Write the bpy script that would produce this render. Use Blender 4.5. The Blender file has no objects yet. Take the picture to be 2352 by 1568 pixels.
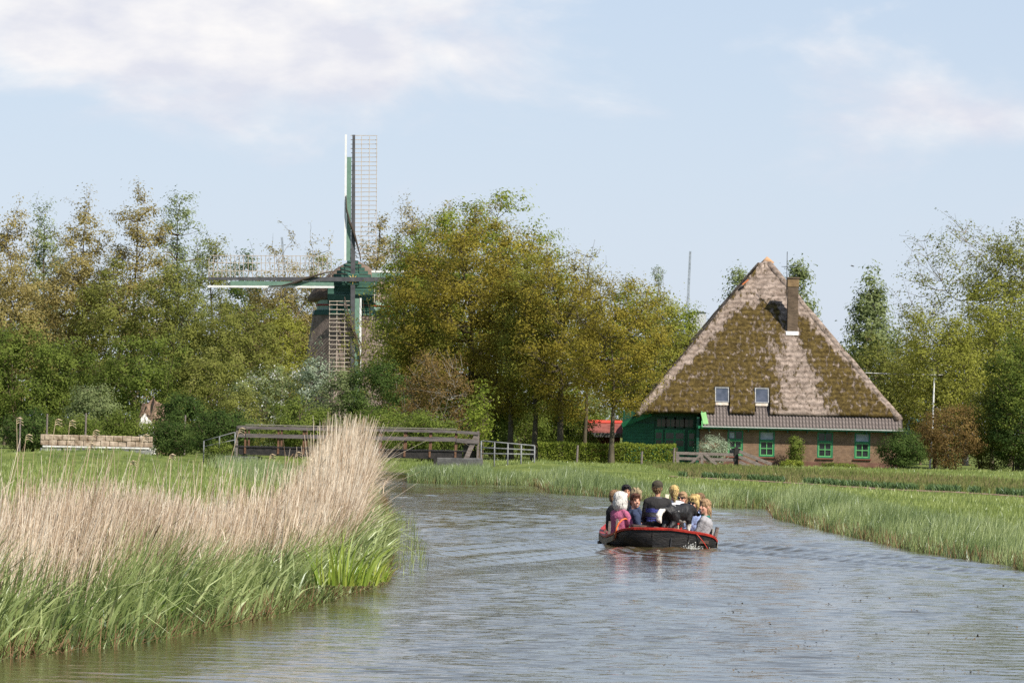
import bpy, bmesh, math, random
import numpy as np
from mathutils import Vector, Matrix, Euler

R = math.radians
PI = math.pi
rng = np.random.default_rng(11)
random.seed(5)
scene = bpy.context.scene
COL = scene.collection

# ------------------------------------------------------------------ camera
F = 9400.0            # focal length in units of a 2352-wide picture
EYE = 2.32
PITCH = math.atan(194.0 / F)
ROLL = R(1.2)
cam_d = bpy.data.cameras.new('camera')
cam = bpy.data.objects.new('camera', cam_d)
COL.objects.link(cam)
cam_d.sensor_width = 36.0
cam_d.lens = 36.0 * F / 2352.0
cam_d.clip_start = 0.5
cam_d.clip_end = 20000
RM = Euler((PI / 2 + PITCH, 0, 0)).to_matrix() @ Matrix.Rotation(ROLL, 3, 'Z')
cam.matrix_world = Matrix.Translation((0, 0, EYE)) @ RM.to_4x4()
scene.camera = cam

# ------------------------------------------------------------------ sun, sky, exposure
SUN_DIR = Vector((0.49, -0.48, 0.73)).normalized()      # towards the sun
sun_el = math.asin(SUN_DIR.z)
sun_rot = math.atan2(SUN_DIR.x, SUN_DIR.y)
sl = bpy.data.lights.new('sun', 'SUN')
sl.energy = 5.0
sl.angle = R(0.53)
sl.color = (1.0, 0.94, 0.85)
so = bpy.data.objects.new('sun', sl)
so.rotation_euler = (-SUN_DIR).to_track_quat('-Z', 'Y').to_euler()
so.location = (60, -60, 90)
COL.objects.link(so)

world = bpy.data.worlds.new('World')
scene.world = world
world.use_nodes = True
wn = world.node_tree.nodes
wl = world.node_tree.links
wn.clear()


def build_world():
    out = wn.new('ShaderNodeOutputWorld')
    bg = wn.new('ShaderNodeBackground')
    bg.inputs['Strength'].default_value = 0.085
    sky = wn.new('ShaderNodeTexSky')
    sky.sky_type = 'NISHITA'
    sky.sun_disc = False
    sky.sun_elevation = sun_el
    sky.sun_rotation = sun_rot
    sky.altitude = 0
    sky.air_density = 1.0
    sky.dust_density = 0.35
    sky.ozone_density = 2.2
    tc = wn.new('ShaderNodeTexCoord')
    sep = wn.new('ShaderNodeSeparateXYZ')
    wl.new(tc.outputs['Generated'], sep.inputs[0])

    def math_(op, a, b=None, c=None, clamp=False):
        n = wn.new('ShaderNodeMath')
        n.operation = op
        n.use_clamp = clamp
        for i, v in enumerate((a, b, c)):
            if v is None:
                continue
            if isinstance(v, (int, float)):
                n.inputs[i].default_value = v
            else:
                wl.new(v, n.inputs[i])
        return n.outputs[0]
    az = math_('ARCTAN2', sep.outputs[0], sep.outputs[1])
    el = math_('ARCSINE', sep.outputs[2])
    comb = wn.new('ShaderNodeCombineXYZ')
    wl.new(math_('MULTIPLY', az, 1.0), comb.inputs[0])
    wl.new(math_('MULTIPLY', el, 2.1), comb.inputs[1])
    n1 = wn.new('ShaderNodeTexNoise')
    n1.inputs['Scale'].default_value = 17.0
    n1.inputs['Detail'].default_value = 9.0
    n1.inputs['Roughness'].default_value = 0.56
    n1.inputs['Distortion'].default_value = 0.35
    wl.new(comb.outputs[0], n1.inputs['Vector'])
    n2 = wn.new('ShaderNodeTexNoise')
    n2.inputs['Scale'].default_value = 34.0
    n2.inputs['Detail'].default_value = 8.0
    n2.inputs['Roughness'].default_value = 0.55
    sh = wn.new('ShaderNodeVectorMath')
    sh.operation = 'ADD'
    sh.inputs[1].default_value = (0.35, 0.81, 3.0)
    wl.new(comb.outputs[0], sh.inputs[0])
    wl.new(sh.outputs[0], n2.inputs['Vector'])

    def blob(a0, e0, ra, re, amp):
        da = math_('DIVIDE', math_('SUBTRACT', az, a0), ra)
        de = math_('DIVIDE', math_('SUBTRACT', el, e0), re)
        d2 = math_('ADD', math_('MULTIPLY', da, da), math_('MULTIPLY', de, de))
        return math_('MULTIPLY', math_('EXPONENT', math_('MULTIPLY', d2, -1.0)), amp)
    bias = math_('ADD', blob(R(-4.6), R(5.6), R(4.1), R(1.15), 0.46), blob(R(6.0), R(4.35), R(1.6), R(0.42), 0.24))
    bias = math_('ADD', bias, blob(R(-2.0), R(5.0), R(1.4), R(0.5), 0.12))
    cov = math_('ADD', n1.outputs['Fac'], bias)
    mr = wn.new('ShaderNodeMapRange')
    mr.interpolation_type = 'SMOOTHSTEP'
    mr.inputs['From Min'].default_value = 0.52
    mr.inputs['From Max'].default_value = 0.84
    wl.new(cov, mr.inputs['Value'])
    # cloud shade: bright puffs, lilac grey bases
    cr = wn.new('ShaderNodeValToRGB')
    cr.color_ramp.elements[0].position = 0.36
    cr.color_ramp.elements[0].color = (6.35, 6.45, 7.15, 1)
    cr.color_ramp.elements[1].position = 0.66
    cr.color_ramp.elements[1].color = (8.5, 8.25, 8.1, 1)
    sh2 = math_('ADD', n2.outputs['Fac'], math_('MULTIPLY', math_('SUBTRACT', el, R(5.0)), 5.0))
    wl.new(sh2, cr.inputs[0])
    mix = wn.new('ShaderNodeMix')
    mix.data_type = 'RGBA'
    wl.new(math_('MULTIPLY', mr.outputs[0], 0.93), mix.inputs[0])
    # thin summer haze whitens the lowest sky all round the horizon
    veil = wn.new('ShaderNodeMix')
    veil.data_type = 'RGBA'
    vf = math_('MULTIPLY', math_('EXPONENT', math_('MULTIPLY', math_('MAXIMUM', el, 0.0), -2.4)), 0.82)
    wl.new(vf, veil.inputs[0])
    wl.new(sky.outputs[0], veil.inputs[6])
    veil.inputs[7].default_value = (5.35, 6.05, 7.5, 1)
    wl.new(veil.outputs[2], mix.inputs[6])
    wl.new(cr.outputs[0], mix.inputs[7])
    wl.new(mix.outputs[2], bg.inputs['Color'])
    wl.new(bg.outputs[0], out.inputs[0])


build_world()
vs = scene.view_settings
vs.view_transform = 'Standard'
vs.look = 'None'
vs.gamma = 1.0
vs.exposure = 0.5
vs.use_curve_mapping = False
scene.cycles.use_denoising = False
scene.cycles.max_bounces = 6
scene.cycles.transparent_max_bounces = 8
scene.cycles.caustics_reflective = False
scene.cycles.caustics_refractive = False


# ------------------------------------------------------------------ picture point -> place
def ray(u, v):
    return RM @ Vector(((u - 1176) / F, -(v - 784) / F, -1.0))


def at(u, v, Y):
    d = ray(u, v)
    t = Y / d.y
    return Vector((d.x * t, Y, EYE + d.z * t))


def gnd(u, v, z=0.0):
    d = ray(u, v)
    t = (z - EYE) / d.z
    return Vector((d.x * t, d.y * t, z))


def z1(x, y):          # boat close-up -> picture units
    return ((2000 + x / 4.523) * 0.67123, (1600 + y / 4.523) * 0.67123)


# ------------------------------------------------------------------ tagging and mesh helpers
def tag(o, label=None, cat=None, group=None, kind=None):
    if label:
        o['label'] = label
    if cat:
        o['category'] = cat
    if group:
        o['group'] = group
    if kind:
        o['kind'] = kind
    return o


def empty(name, loc=(0, 0, 0), rz=0.0):
    o = bpy.data.objects.new(name, None)
    COL.objects.link(o)
    o.location = loc
    o.rotation_euler = (0, 0, rz)
    o.empty_display_size = 0.2
    return o


def link(name, me, mat=None, parent=None):
    o = bpy.data.objects.new(name, me)
    COL.objects.link(o)
    if mat is not None and len(me.materials) == 0:
        me.materials.append(mat)
    if parent is not None:
        o.parent = parent
    return o


def np_mesh(name, V, Fq, smooth=False, attrs=None):
    """V (n,3), Fq (m,k) faces of equal size (or list of such arrays)"""
    me = bpy.data.meshes.new(name)
    V = np.asarray(V, dtype=np.float32)
    groups = Fq if isinstance(Fq, list) else [Fq]
    groups = [np.asarray(g, dtype=np.int32) for g in groups if len(g)]
    nl = sum(g.size for g in groups)
    npoly = sum(len(g) for g in groups)
    me.vertices.add(len(V))
    me.vertices.foreach_set('co', V.ravel())
    me.loops.add(nl)
    me.loops.foreach_set('vertex_index', np.concatenate([g.ravel() for g in groups]))
    me.polygons.add(npoly)
    tot = np.concatenate([np.full(len(g), g.shape[1], dtype=np.int32) for g in groups])
    st = np.concatenate([[0], np.cumsum(tot)[:-1]]).astype(np.int32)
    me.polygons.foreach_set('loop_start', st)
    me.polygons.foreach_set('loop_total', tot)
    if smooth:
        me.polygons.foreach_set('use_smooth', np.ones(npoly, dtype=bool))
    me.update(calc_edges=True)
    if attrs:
        for k, a in attrs.items():
            a = np.asarray(a, dtype=np.float32)
            if a.ndim == 2:
                at_ = me.attributes.new(k, 'FLOAT_COLOR', 'POINT')
                if a.shape[1] == 3:
                    a = np.concatenate([a, np.ones((len(a), 1), np.float32)], 1)
                at_.data.foreach_set('color', a.ravel())
            else:
                at_ = me.attributes.new(k, 'FLOAT', 'POINT')
                at_.data.foreach_set('value', a)
    return me


class MB:
    """collects simple shapes into one mesh"""

    def __init__(self):
        self.v = []
        self.f = []

    def add(self, vs, fs):
        o = len(self.v)
        self.v += [tuple(p) for p in vs]
        self.f += [tuple(i + o for i in f) for f in fs]
        return self

    def box(self, c, s, M=None):
        hx, hy, hz = s[0] / 2, s[1] / 2, s[2] / 2
        vs = [Vector((x * hx, y * hy, z * hz)) for x in (-1, 1) for y in (-1, 1) for z in (-1, 1)]
        if M is not None:
            vs = [M @ v for v in vs]
        vs = [v + Vector(c) for v in vs]
        return self.add(vs, [(0, 1, 3, 2), (4, 6, 7, 5), (0, 4, 5, 1), (2, 3, 7, 6), (0, 2, 6, 4), (1, 5, 7, 3)])

    def beam(self, a, b, w, h, up=(0, 0, 1)):
        a, b = Vector(a), Vector(b)
        d = (b - a)
        L = d.length
        d.normalize()
        up = Vector(up)
        x = d.cross(up)
        if x.length < 1e-4:
            x = d.cross(Vector((0, 1, 0)))
        x.normalize()
        z = x.cross(d)
        M = Matrix((x, d, z)).transposed()
        return self.box((a + b) / 2, (w, L, h), M)

    def tube(self, pts, rad, n=6, cap=True):
        v, f = loft(pts, rad, n, cap)
        return self.add(v, f)

    def mesh(self, name, smooth=False, bevel=0.0):
        me = bpy.data.meshes.new(name)
        me.from_pydata(self.v, [], self.f)
        if bevel > 0:
            bm = bmesh.new()
            bm.from_mesh(me)
            bmesh.ops.bevel(bm, geom=list(bm.edges), offset=bevel, segments=1, affect='EDGES', clamp_overlap=True)
            bm.to_mesh(me)
            bm.free()
        if smooth:
            me.polygons.foreach_set('use_smooth', [True] * len(me.polygons))
        me.update()
        return me

    def build(self, name, mat, parent=None, smooth=False, bevel=0.0):
        return link(name, self.mesh(name, smooth, bevel), mat, parent)


def loft(pts, rad, n=8, cap=True, up=Vector((0, 0, 1))):
    """closed tube through pts; rad: float or (ra, rb) per point (rb along the up-ish axis)"""
    pts = [Vector(p) for p in pts]
    m = len(pts)
    if not isinstance(rad, (list, tuple)):
        rad = [rad] * m
    V, Fs = [], []
    px = None
    for i, p in enumerate(pts):
        d = (pts[min(i + 1, m - 1)] - pts[max(i - 1, 0)])
        if d.length < 1e-9:
            d = Vector((0, 0, 1))
        d.normalize()
        if px is None:
            ref = up if abs(d.dot(up)) < 0.9 else Vector((0, 1, 0))
            x = d.cross(ref).normalized()
        else:
            x = (px - d * px.dot(d)).normalized()
        px = x
        y = x.cross(d).normalized()
        r = rad[i]
        ra, rb = (r, r) if not isinstance(r, (list, tuple)) else r
        for k in range(n):
            a = 2 * PI * k / n
            V.append(p + x * (math.cos(a) * ra) + y * (math.sin(a) * rb))
    for i in range(m - 1):
        for k in range(n):
            a, b = i * n + k, i * n + (k + 1) % n
            Fs.append((a, b, b + n, a + n))
    if cap:
        Fs.append(tuple(range(n - 1, -1, -1)))
        Fs.append(tuple((m - 1) * n + k for k in range(n)))
    return V, Fs


def ellipsoid(c, r, nu=14, nv=9, M=None):
    V, Fs = [], []
    c = Vector(c)
    for j in range(nv + 1):
        th = PI * j / nv
        for i in range(nu):
            a = 2 * PI * i / nu
            p = Vector((r[0] * math.sin(th) * math.cos(a), r[1] * math.sin(th) * math.sin(a), r[2] * math.cos(th)))
            if M is not None:
                p = M @ p
            V.append(c + p)
    for j in range(nv):
        for i in range(nu):
            a, b = j * nu + i, j * nu + (i + 1) % nu
            Fs.append((a, a + nu, b + nu, b))
    return V, Fs


# ------------------------------------------------------------------ materials
MATS = {}


def new_mat(name):
    m = bpy.data.materials.new(name)
    m.use_nodes = True
    nt = m.node_tree
    nt.nodes.clear()
    out = nt.nodes.new('ShaderNodeOutputMaterial')
    return m, nt.nodes, nt.links, out


def surf(name, c1, c2=None, scale=3.0, rough=0.7, bump=0.0, bscale=None, stretch=(1, 1, 1), spec=0.35, metal=0.0,
         detail=6.0, pos=(0.35, 0.65), attr=None):
    """principled surface with two-tone noise colour and fine bump"""
    if name in MATS:
        return MATS[name]
    m, n, l, out = new_mat(name)
    p = n.new('ShaderNodeBsdfPrincipled')
    p.inputs['Roughness'].default_value = rough
    p.inputs['Specular IOR Level'].default_value = spec
    p.inputs['Metallic'].default_value = metal
    tc = n.new('ShaderNodeTexCoord')
    mp = n.new('ShaderNodeMapping')
    mp.inputs['Scale'].default_value = stretch
    l.new(tc.outputs['Object'], mp.inputs[0])
    nz = n.new('ShaderNodeTexNoise')
    nz.inputs['Scale'].default_value = scale
    nz.inputs['Detail'].default_value = detail
    nz.inputs['Roughness'].default_value = 0.6
    l.new(mp.outputs[0], nz.inputs['Vector'])
    cr = n.new('ShaderNodeValToRGB')
    cr.color_ramp.elements[0].position = pos[0]
    cr.color_ramp.elements[1].position = pos[1]
    cr.color_ramp.elements[0].color = (*c1, 1)
    cr.color_ramp.elements[1].color = (*(c2 or c1), 1)
    l.new(nz.outputs['Fac'], cr.inputs[0])
    l.new(cr.outputs[0], p.inputs['Base Color'])
    if bump > 0:
        nb = n.new('ShaderNodeTexNoise')
        nb.inputs['Scale'].default_value = bscale or scale * 4
        nb.inputs['Detail'].default_value = 4
        l.new(mp.outputs[0], nb.inputs['Vector'])
        b = n.new('ShaderNodeBump')
        b.inputs['Strength'].default_value = bump
        b.inputs['Distance'].default_value = 0.05
        l.new(nb.outputs['Fac'], b.inputs['Height'])
        l.new(b.outputs[0], p.inputs['Normal'])
    l.new(p.outputs[0], out.inputs[0])
    MATS[name] = m
    return m


def leafmat(name, cols, trans=0.35, gloss=0.0):
    """thin leaf: diffuse + translucent, colour from the per-leaf 'tint'"""
    if name in MATS:
        return MATS[name]
    m, n, l, out = new_mat(name)
    a = n.new('ShaderNodeAttribute')
    a.attribute_name = 'tint'
    cr = n.new('ShaderNodeValToRGB')
    els = cr.color_ramp.elements
    els[0].position = 0.0
    els[0].color = (*cols[0], 1)
    els[1].position = 1.0
    els[1].color = (*cols[-1], 1)
    for i, c in enumerate(cols[1:-1]):
        e = els.new((i + 1) / (len(cols) - 1))
        e.color = (*c, 1)
    l.new(a.outputs['Fac'], cr.inputs[0])
    d = n.new('ShaderNodeBsdfDiffuse')
    l.new(cr.outputs[0], d.inputs['Color'])
    t = n.new('ShaderNodeBsdfTranslucent')
    l.new(cr.outputs[0], t.inputs['Color'])
    mx = n.new('ShaderNodeMixShader')
    mx.inputs[0].default_value = trans
    l.new(d.outputs[0], mx.inputs[1])
    l.new(t.outputs[0], mx.inputs[2])
    last = mx
    if gloss > 0:
        g = n.new('ShaderNodeBsdfGlossy')
        g.inputs['Roughness'].default_value = 0.42
        g.inputs['Color'].default_value = (0.9, 0.95, 1.0, 1)
        m2 = n.new('ShaderNodeMixShader')
        m2.inputs[0].default_value = gloss
        l.new(mx.outputs[0], m2.inputs[1])
        l.new(g.outputs[0], m2.inputs[2])
        last = m2
    l.new(last.outputs[0], out.inputs[0])
    MATS[name] = m
    return m


# ------------------------------------------------------------------ the river and the land
LEFT = [(-14, -120), (-11.5, 0), (-8.2, 30)]
for (u, v) in ((0, 1512), (300, 1478), (600, 1418), (872, 1340)):
    p = gnd(u, v)
    LEFT.append((p.x, p.y))
for (u, v) in ((882, 1285), (880, 1200), (876, 1150)):
    p = gnd(u, v)
    LEFT.append((p.x, p.y))
LEFT += [(-7.5, 150), (-9.5, 170), (-11.5, 188), (-17, 215), (-34, 250), (-60, 280)]
RIGHT = [(13, -120), (12, 0), (10, 40)]
for (u, v) in ((2352, 1306), (2100, 1263), (1900, 1217), (1785, 1190), (1765, 1166), (1640, 1163), (1400, 1141), (1265, 1131), (1235, 1115)):
    p = gnd(u, v)
    RIGHT.append((p.x, p.y))
pr = gnd(940, 1108)
RIGHT += [(pr.x, pr.y), (-4.2, 182), (-4.4, 190), (-9, 214), (-26, 240), (-55, 266)]
POLY = np.array(LEFT + RIGHT[::-1])


def river_sd(x, y):
    """signed distance to the river outline, negative on the water"""
    P = np.stack([np.asarray(x, float).ravel(), np.asarray(y, float).ravel()], 1)
    A = POLY
    B = np.roll(POLY, -1, axis=0)
    best = np.full(len(P), 1e9)
    inside = np.zeros(len(P), bool)
    for a, b in zip(A, B):
        ab = b - a
        t = np.clip(((P - a) @ ab) / (ab @ ab), 0, 1)
        d = np.hypot(*(P - (a + t[:, None] * ab)).T)
        best = np.minimum(best, d)
        c = ((a[1] > P[:, 1]) != (b[1] > P[:, 1]))
        with np.errstate(divide='ignore', invalid='ignore'):
            xs = (b[0] - a[0]) * (P[:, 1] - a[1]) / (b[1] - a[1]) + a[0]
        inside ^= c & (P[:, 0] < xs)
    return np.where(inside, -best, best).reshape(np.shape(x))


def vnoise(x, y, seed=0):
    """cheap smooth value noise"""
    x = np.asarray(x, float)
    y = np.asarray(y, float)
    xi = np.floor(x).astype(int)
    yi = np.floor(y).astype(int)
    fx, fy = x - xi, y - yi
    fx, fy = fx * fx * (3 - 2 * fx), fy * fy * (3 - 2 * fy)

    def h(i, j):
        n = (i * 374761393 + j * 668265263 + seed * 69069) & 0x7fffffff
        n = ((n ^ (n >> 13)) * 1274126177) & 0x7fffffff
        return (n & 0xffff) / 65535.0
    return (h(xi, yi) * (1 - fx) + h(xi + 1, yi) * fx) * (1 - fy) + (h(xi, yi + 1) * (1 - fx) + h(xi + 1, yi + 1) * fx) * fy


def land(x, y):
    x = np.asarray(x, float)
    y = np.asarray(y, float)
    sd = river_sd(x, y)
    z = np.interp(sd, [-2.0, -0.4, 0.0, 0.5, 2.5, 8], [-0.9, -0.35, -0.04, 0.09, 0.17, 0.2])
    z = z + np.where(sd > 0.6, 0.06 * (vnoise(x * 0.35, y * 0.12) - 0.5) + 0.03 * (vnoise(x * 1.3, y * 0.6, 3) - 0.5), 0)
    # the road dyke the bridge stands on
    road = np.exp(-((y - 190 - 0.12 * (x + 8)) / 4.5) ** 2) * 0.75
    road = road * np.clip((sd - 2.2) / 4.0, 0, 1) * np.where(x < -4, np.clip((x + 34) / 18, 0, 1), np.clip((9 - x) / 10, 0, 1))
    return z + road


def axis(segs):
    out = []
    for a, b, s in segs:
        out += list(np.arange(a, b, s))
    out.append(segs[-1][1])
    return np.array(out)


gx = axis([(-6000, -400, 800), (-400, -80, 40), (-80, -24, 3), (-24, 24, 0.5), (24, 60, 2), (60, 400, 40), (400, 6000, 800)])
gy = axis([(-6000, -200, 1000), (-200, 20, 8), (20, 260, 1.3), (260, 420, 8), (420, 1000, 60), (1000, 9000, 1000)])
GX, GY = np.meshgrid(gx, gy)
GZ = land(GX, GY)
nx, ny = len(gx), len(gy)
idx = np.arange(nx * ny).reshape(ny, nx)
q = np.stack([idx[:-1, :-1], idx[:-1, 1:], idx[1:, 1:], idx[1:, :-1]], -1).reshape(-1, 4)
ground_m = surf('meadow_ground', (0.07, 0.10, 0.022), (0.16, 0.19, 0.05), scale=0.7, rough=0.95, bump=0.6, bscale=9, spec=0.1)
ground = link('ground', np_mesh('ground', np.stack([GX.ravel(), GY.ravel(), GZ.ravel()], 1), q, True), ground_m)
tag(ground, 'flat green polder meadow on both sides of the water', 'meadow', kind='structure')

# ---- boat place
HEAD = R(4.0)
BOAT = Vector((3.16, 80.2, 0.0))
fw = Vector((-math.sin(HEAD), math.cos(HEAD), 0))
rt = Vector((math.cos(HEAD), math.sin(HEAD), 0))


WSLOPE = 0.058


def build_water():
    wx = axis([(-300, -30, 30), (-30, -10, 2), (-10, 13, 0.11), (13, 40, 3), (40, 300, 30)])
    wy = axis([(-300, 20, 10), (20, 36, 0.5), (36, 112, 0.085), (112, 196, 0.22), (196, 320, 10)])
    X, Y = np.meshgrid(wx, wy)
    # boat frame
    bx = (X - BOAT.x) * rt.x + (Y - BOAT.y) * rt.y
    by = (X - BOAT.x) * fw.x + (Y - BOAT.y) * fw.y
    back = -(by - 5.2)                         # distance behind the bow
    Z = np.zeros_like(X)
    fade = np.clip(back / 2.0, 0, 1) * np.exp(-np.clip(back, 0, 99) / 20.0)
    for sgn in (-1, 1):
        off = sgn * bx - (0.75 + 0.36 * back)
        Z += 0.05 * np.cos(off * 2 * PI / 1.05) * np.exp(-(off / 1.0) ** 2) * fade
        off2 = sgn * bx - (0.6 + 0.36 * (back - 5.4))
        Z += 0.055 * np.cos(off2 * 2 * PI / 0.8) * np.exp(-(off2 / 0.8) ** 2) * np.clip((back - 5.4) / 1.2, 0, 1) * np.exp(-np.clip(back - 5.4, 0, 99) / 14.0)
    behind = np.clip(-by / 0.6, 0, 1)
    Z += 0.03 * np.cos(by * 2 * PI / 0.9) * np.exp(-(bx / 1.0) ** 2) * behind * np.exp(np.minimum(by, 0) / 5.0)
    # wind ripples: many small waves running over each other, stronger in the gusts
    wr = np.random.default_rng(77)
    W = np.zeros_like(X)
    ph = [vnoise(X * 0.5 + k, Y * 0.35, 200 + k) for k in range(4)]
    for k in range(30):
        lam = 0.22 * (0.75 / 0.22) ** wr.random()
        th = R(70) + wr.normal(0, R(30))
        kx, ky = math.cos(th) * 2 * PI / lam, math.sin(th) * 2 * PI / lam
        W += (WSLOPE / math.sqrt(30 / 2) * lam / (2 * PI)) * np.sin(kx * X + ky * Y + wr.random() * 6.28 + 2.2 * ph[k % 4])
    gust = 0.45 + 0.75 * np.clip((vnoise(X * 0.16, Y * 0.07, 301) * 0.65 + vnoise(X * 0.5, Y * 0.2, 302) * 0.35 - 0.25) / 0.5, 0, 1)
    lee = np.clip((-river_sd(X, Y)) / np.interp(Y, [36, 60, 80], [3.5, 2.0, 1.0]), 0, 1)       # calmer under the banks
    gust = gust * (0.30 + 0.70 * lee)
    fine = (Y > 30) & (Y < 196) & (X > -10) & (X < 13)
    Z = np.where(fine, Z + W * gust, 0)
    n1, n2 = len(wx), len(wy)
    ii = np.arange(n1 * n2).reshape(n2, n1)
    qq = np.stack([ii[:-1, :-1], ii[:-1, 1:], ii[1:, 1:], ii[1:, :-1]], -1).reshape(-1, 4)
    sdq = river_sd(X, Y)
    cs = (sdq[:-1, :-1] + sdq[1:, 1:]).ravel() / 2
    big = ((X[:-1, 1:] - X[:-1, :-1]) > 0.3).ravel() | ((Y[1:, :-1] - Y[:-1, :-1]) > 0.4).ravel()
    qq = qq[(cs < 0.8) | (big & (cs < 6.0))]
    m, n, l, out = new_mat('river_water')
    p = n.new('ShaderNodeBsdfPrincipled')
    p.inputs['Base Color'].default_value = (0.055, 0.045, 0.018, 1)
    p.inputs['Roughness'].default_value = 0.06
    p.inputs['IOR'].default_value = 1.333
    p.inputs['Specular IOR Level'].default_value = 0.5
    tc = n.new('ShaderNodeTexCoord')

    def noise(scale, sx, sy, detail, loc=0.0):
        mp = n.new('ShaderNodeMapping')
        mp.inputs['Scale'].default_value = (sx, sy, 1)
        mp.inputs['Location'].default_value = (loc, loc * 0.7, 0)
        mp.inputs['Rotation'].default_value = (0, 0, R(12))
        l.new(tc.outputs['Object'], mp.inputs[0])
        z = n.new('ShaderNodeTexNoise')
        z.inputs['Scale'].default_value = scale
        z.inputs['Detail'].default_value = detail
        z.inputs['Roughness'].default_value = 0.55
        z.inputs['Distortion'].default_value = 0.3
        l.new(mp.outputs[0], z.inputs['Vector'])
        return z.outputs['Fac']
    a = noise(2.6, 0.6, 1.0, 3)
    b = noise(9.0, 0.75, 1.0, 3, 4.0)
    gust = noise(0.09, 1.0, 0.55, 3, 9.0)
    gr = n.new('ShaderNodeMapRange')
    gr.inputs['From Min'].default_value = 0.40
    gr.inputs['From Max'].default_value = 0.62
    gr.inputs['To Min'].default_value = 0.35
    gr.inputs['To Max'].default_value = 1.0
    l.new(gust, gr.inputs[0])
    # calmer water in the lee of the reeds
    b1 = n.new('ShaderNodeBump')
    b1.inputs['Distance'].default_value = 0.03
    l.new(a, b1.inputs['Height'])
    l.new(gr.outputs[0], b1.inputs['Strength'])
    b2 = n.new('ShaderNodeBump')
    b2.inputs['Distance'].default_value = 0.012
    l.new(b, b2.inputs['Height'])
    l.new(gr.outputs[0], b2.inputs['Strength'])
    l.new(b1.outputs[0], b2.inputs['Normal'])
    l.new(b2.outputs[0], p.inputs['Normal'])
    l.new(p.outputs[0], out.inputs[0])
    w = link('water', np_mesh('water', np.stack([X.ravel(), Y.ravel(), Z.ravel()], 1), qq, True), m)
    tag(w, 'rippled blue grey river water with the wake of the boat', 'water', kind='structure')


build_water()

# ------------------------------------------------------------------ blades, reeds and grass
def ribbons(base, h, lean, width, yaw, bend=0.0, nseg=2, tip=0.15, droop=0.0):
    """thin upright blades; base (n,3), lean (n,2) sideways reach of the tip as a fraction of h"""
    n = len(base)
    h = np.broadcast_to(h, n)
    width = np.broadcast_to(width, n)
    sx, sy = np.cos(yaw), np.sin(yaw)
    side = np.stack([sx, sy, np.zeros(n)], 1)
    rows = []
    for k in range(nseg + 1):
        t = k / nseg
        tb = t ** 1.5
        c = base.copy()
        c[:, 0] += lean[:, 0] * h * tb
        c[:, 1] += lean[:, 1] * h * tb
        ln = np.hypot(lean[:, 0], lean[:, 1])
        c[:, 2] += h * t * np.sqrt(np.clip(1 - (ln * t) ** 2 * 0.8, 0.15, 1)) - droop * h * t ** 3
        w = width * (1 - (1 - tip) * t ** 1.3) * 0.5
        rows.append(c - side * w[:, None])
        rows.append(c + side * w[:, None])
    V = np.stack(rows, 1)                       # n, 2(nseg+1), 3
    m = 2 * (nseg + 1)
    o = (np.arange(n) * m)[:, None]
    qs = [o + np.array([[2 * k, 2 * k + 1, 2 * k + 3, 2 * k + 2]]) for k in range(nseg)]
    return V.reshape(-1, 3), np.concatenate(qs, 0), m


def blades_mesh(name, parts):
    """parts: list of (V, F, per-blade verts, tint per blade)"""
    Vs, Fs, T = [], [], []
    off = 0
    for V, Fq, m, tint in parts:
        Vs.append(V)
        Fs.append(Fq + off)
        T.append(np.repeat(tint, m))
        off += len(V)
    return np_mesh(name, np.concatenate(Vs), np.concatenate(Fs), False, {'tint': np.concatenate(T)})


def path_sampler(pts):
    P = np.array(pts)
    seg = np.diff(P, axis=0)
    L = np.hypot(seg[:, 0], seg[:, 1])
    cum = np.concatenate([[0], np.cumsum(L)])
    # smooth inward normals, rounded at the corners
    nrm = np.stack([-seg[:, 1], seg[:, 0]], 1) / L[:, None]
    vn = np.concatenate([[nrm[0]], nrm[:-1] + nrm[1:], [nrm[-1]]])
    vn /= np.hypot(vn[:, 0], vn[:, 1])[:, None]

    def f(s):
        x = np.interp(s, cum, P[:, 0])
        y = np.interp(s, cum, P[:, 1])
        nx_ = np.interp(s, cum, vn[:, 0])
        ny_ = np.interp(s, cum, vn[:, 1])
        k = np.hypot(nx_, ny_)
        return x, y, nx_ / k, ny_ / k
    return f, cum[-1]


REEDPATH = LEFT[2:10]
rf, RL = path_sampler(REEDPATH)
straw_m = leafmat('dry_reed_straw', [(0.27, 0.18, 0.105), (0.65, 0.51, 0.36), (0.82, 0.72, 0.57)], 0.2, 0.03)
reedgreen_m = leafmat('young_reed_green', [(0.09, 0.14, 0.035), (0.26, 0.33, 0.10), (0.46, 0.52, 0.22)], 0.35, 0.05)
iris_m = leafmat('iris_green', [(0.10, 0.19, 0.02), (0.20, 0.32, 0.03)], 0.4, 0.05)
lime_m = leafmat('iris_lime', [(0.2, 0.33, 0.03), (0.5, 0.56, 0.09)], 0.45, 0.05)
litter_m = leafmat('reed_litter', [(0.10, 0.06, 0.03), (0.25, 0.16, 0.09)], 0.1)


def reed_density_s(n):
    """positions along the bank, denser near the camera"""
    u = rng.random(n)
    return RL * (0.55 * u + 0.45 * u ** 1.6)


def reed_h(y):
    return np.interp(y, [30, 40, 46, 52, 58, 63, 70, 78, 90, 125], [1.55, 1.55, 1.45, 1.30, 1.26, 1.30, 1.46, 1.72, 1.88, 1.86])


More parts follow.
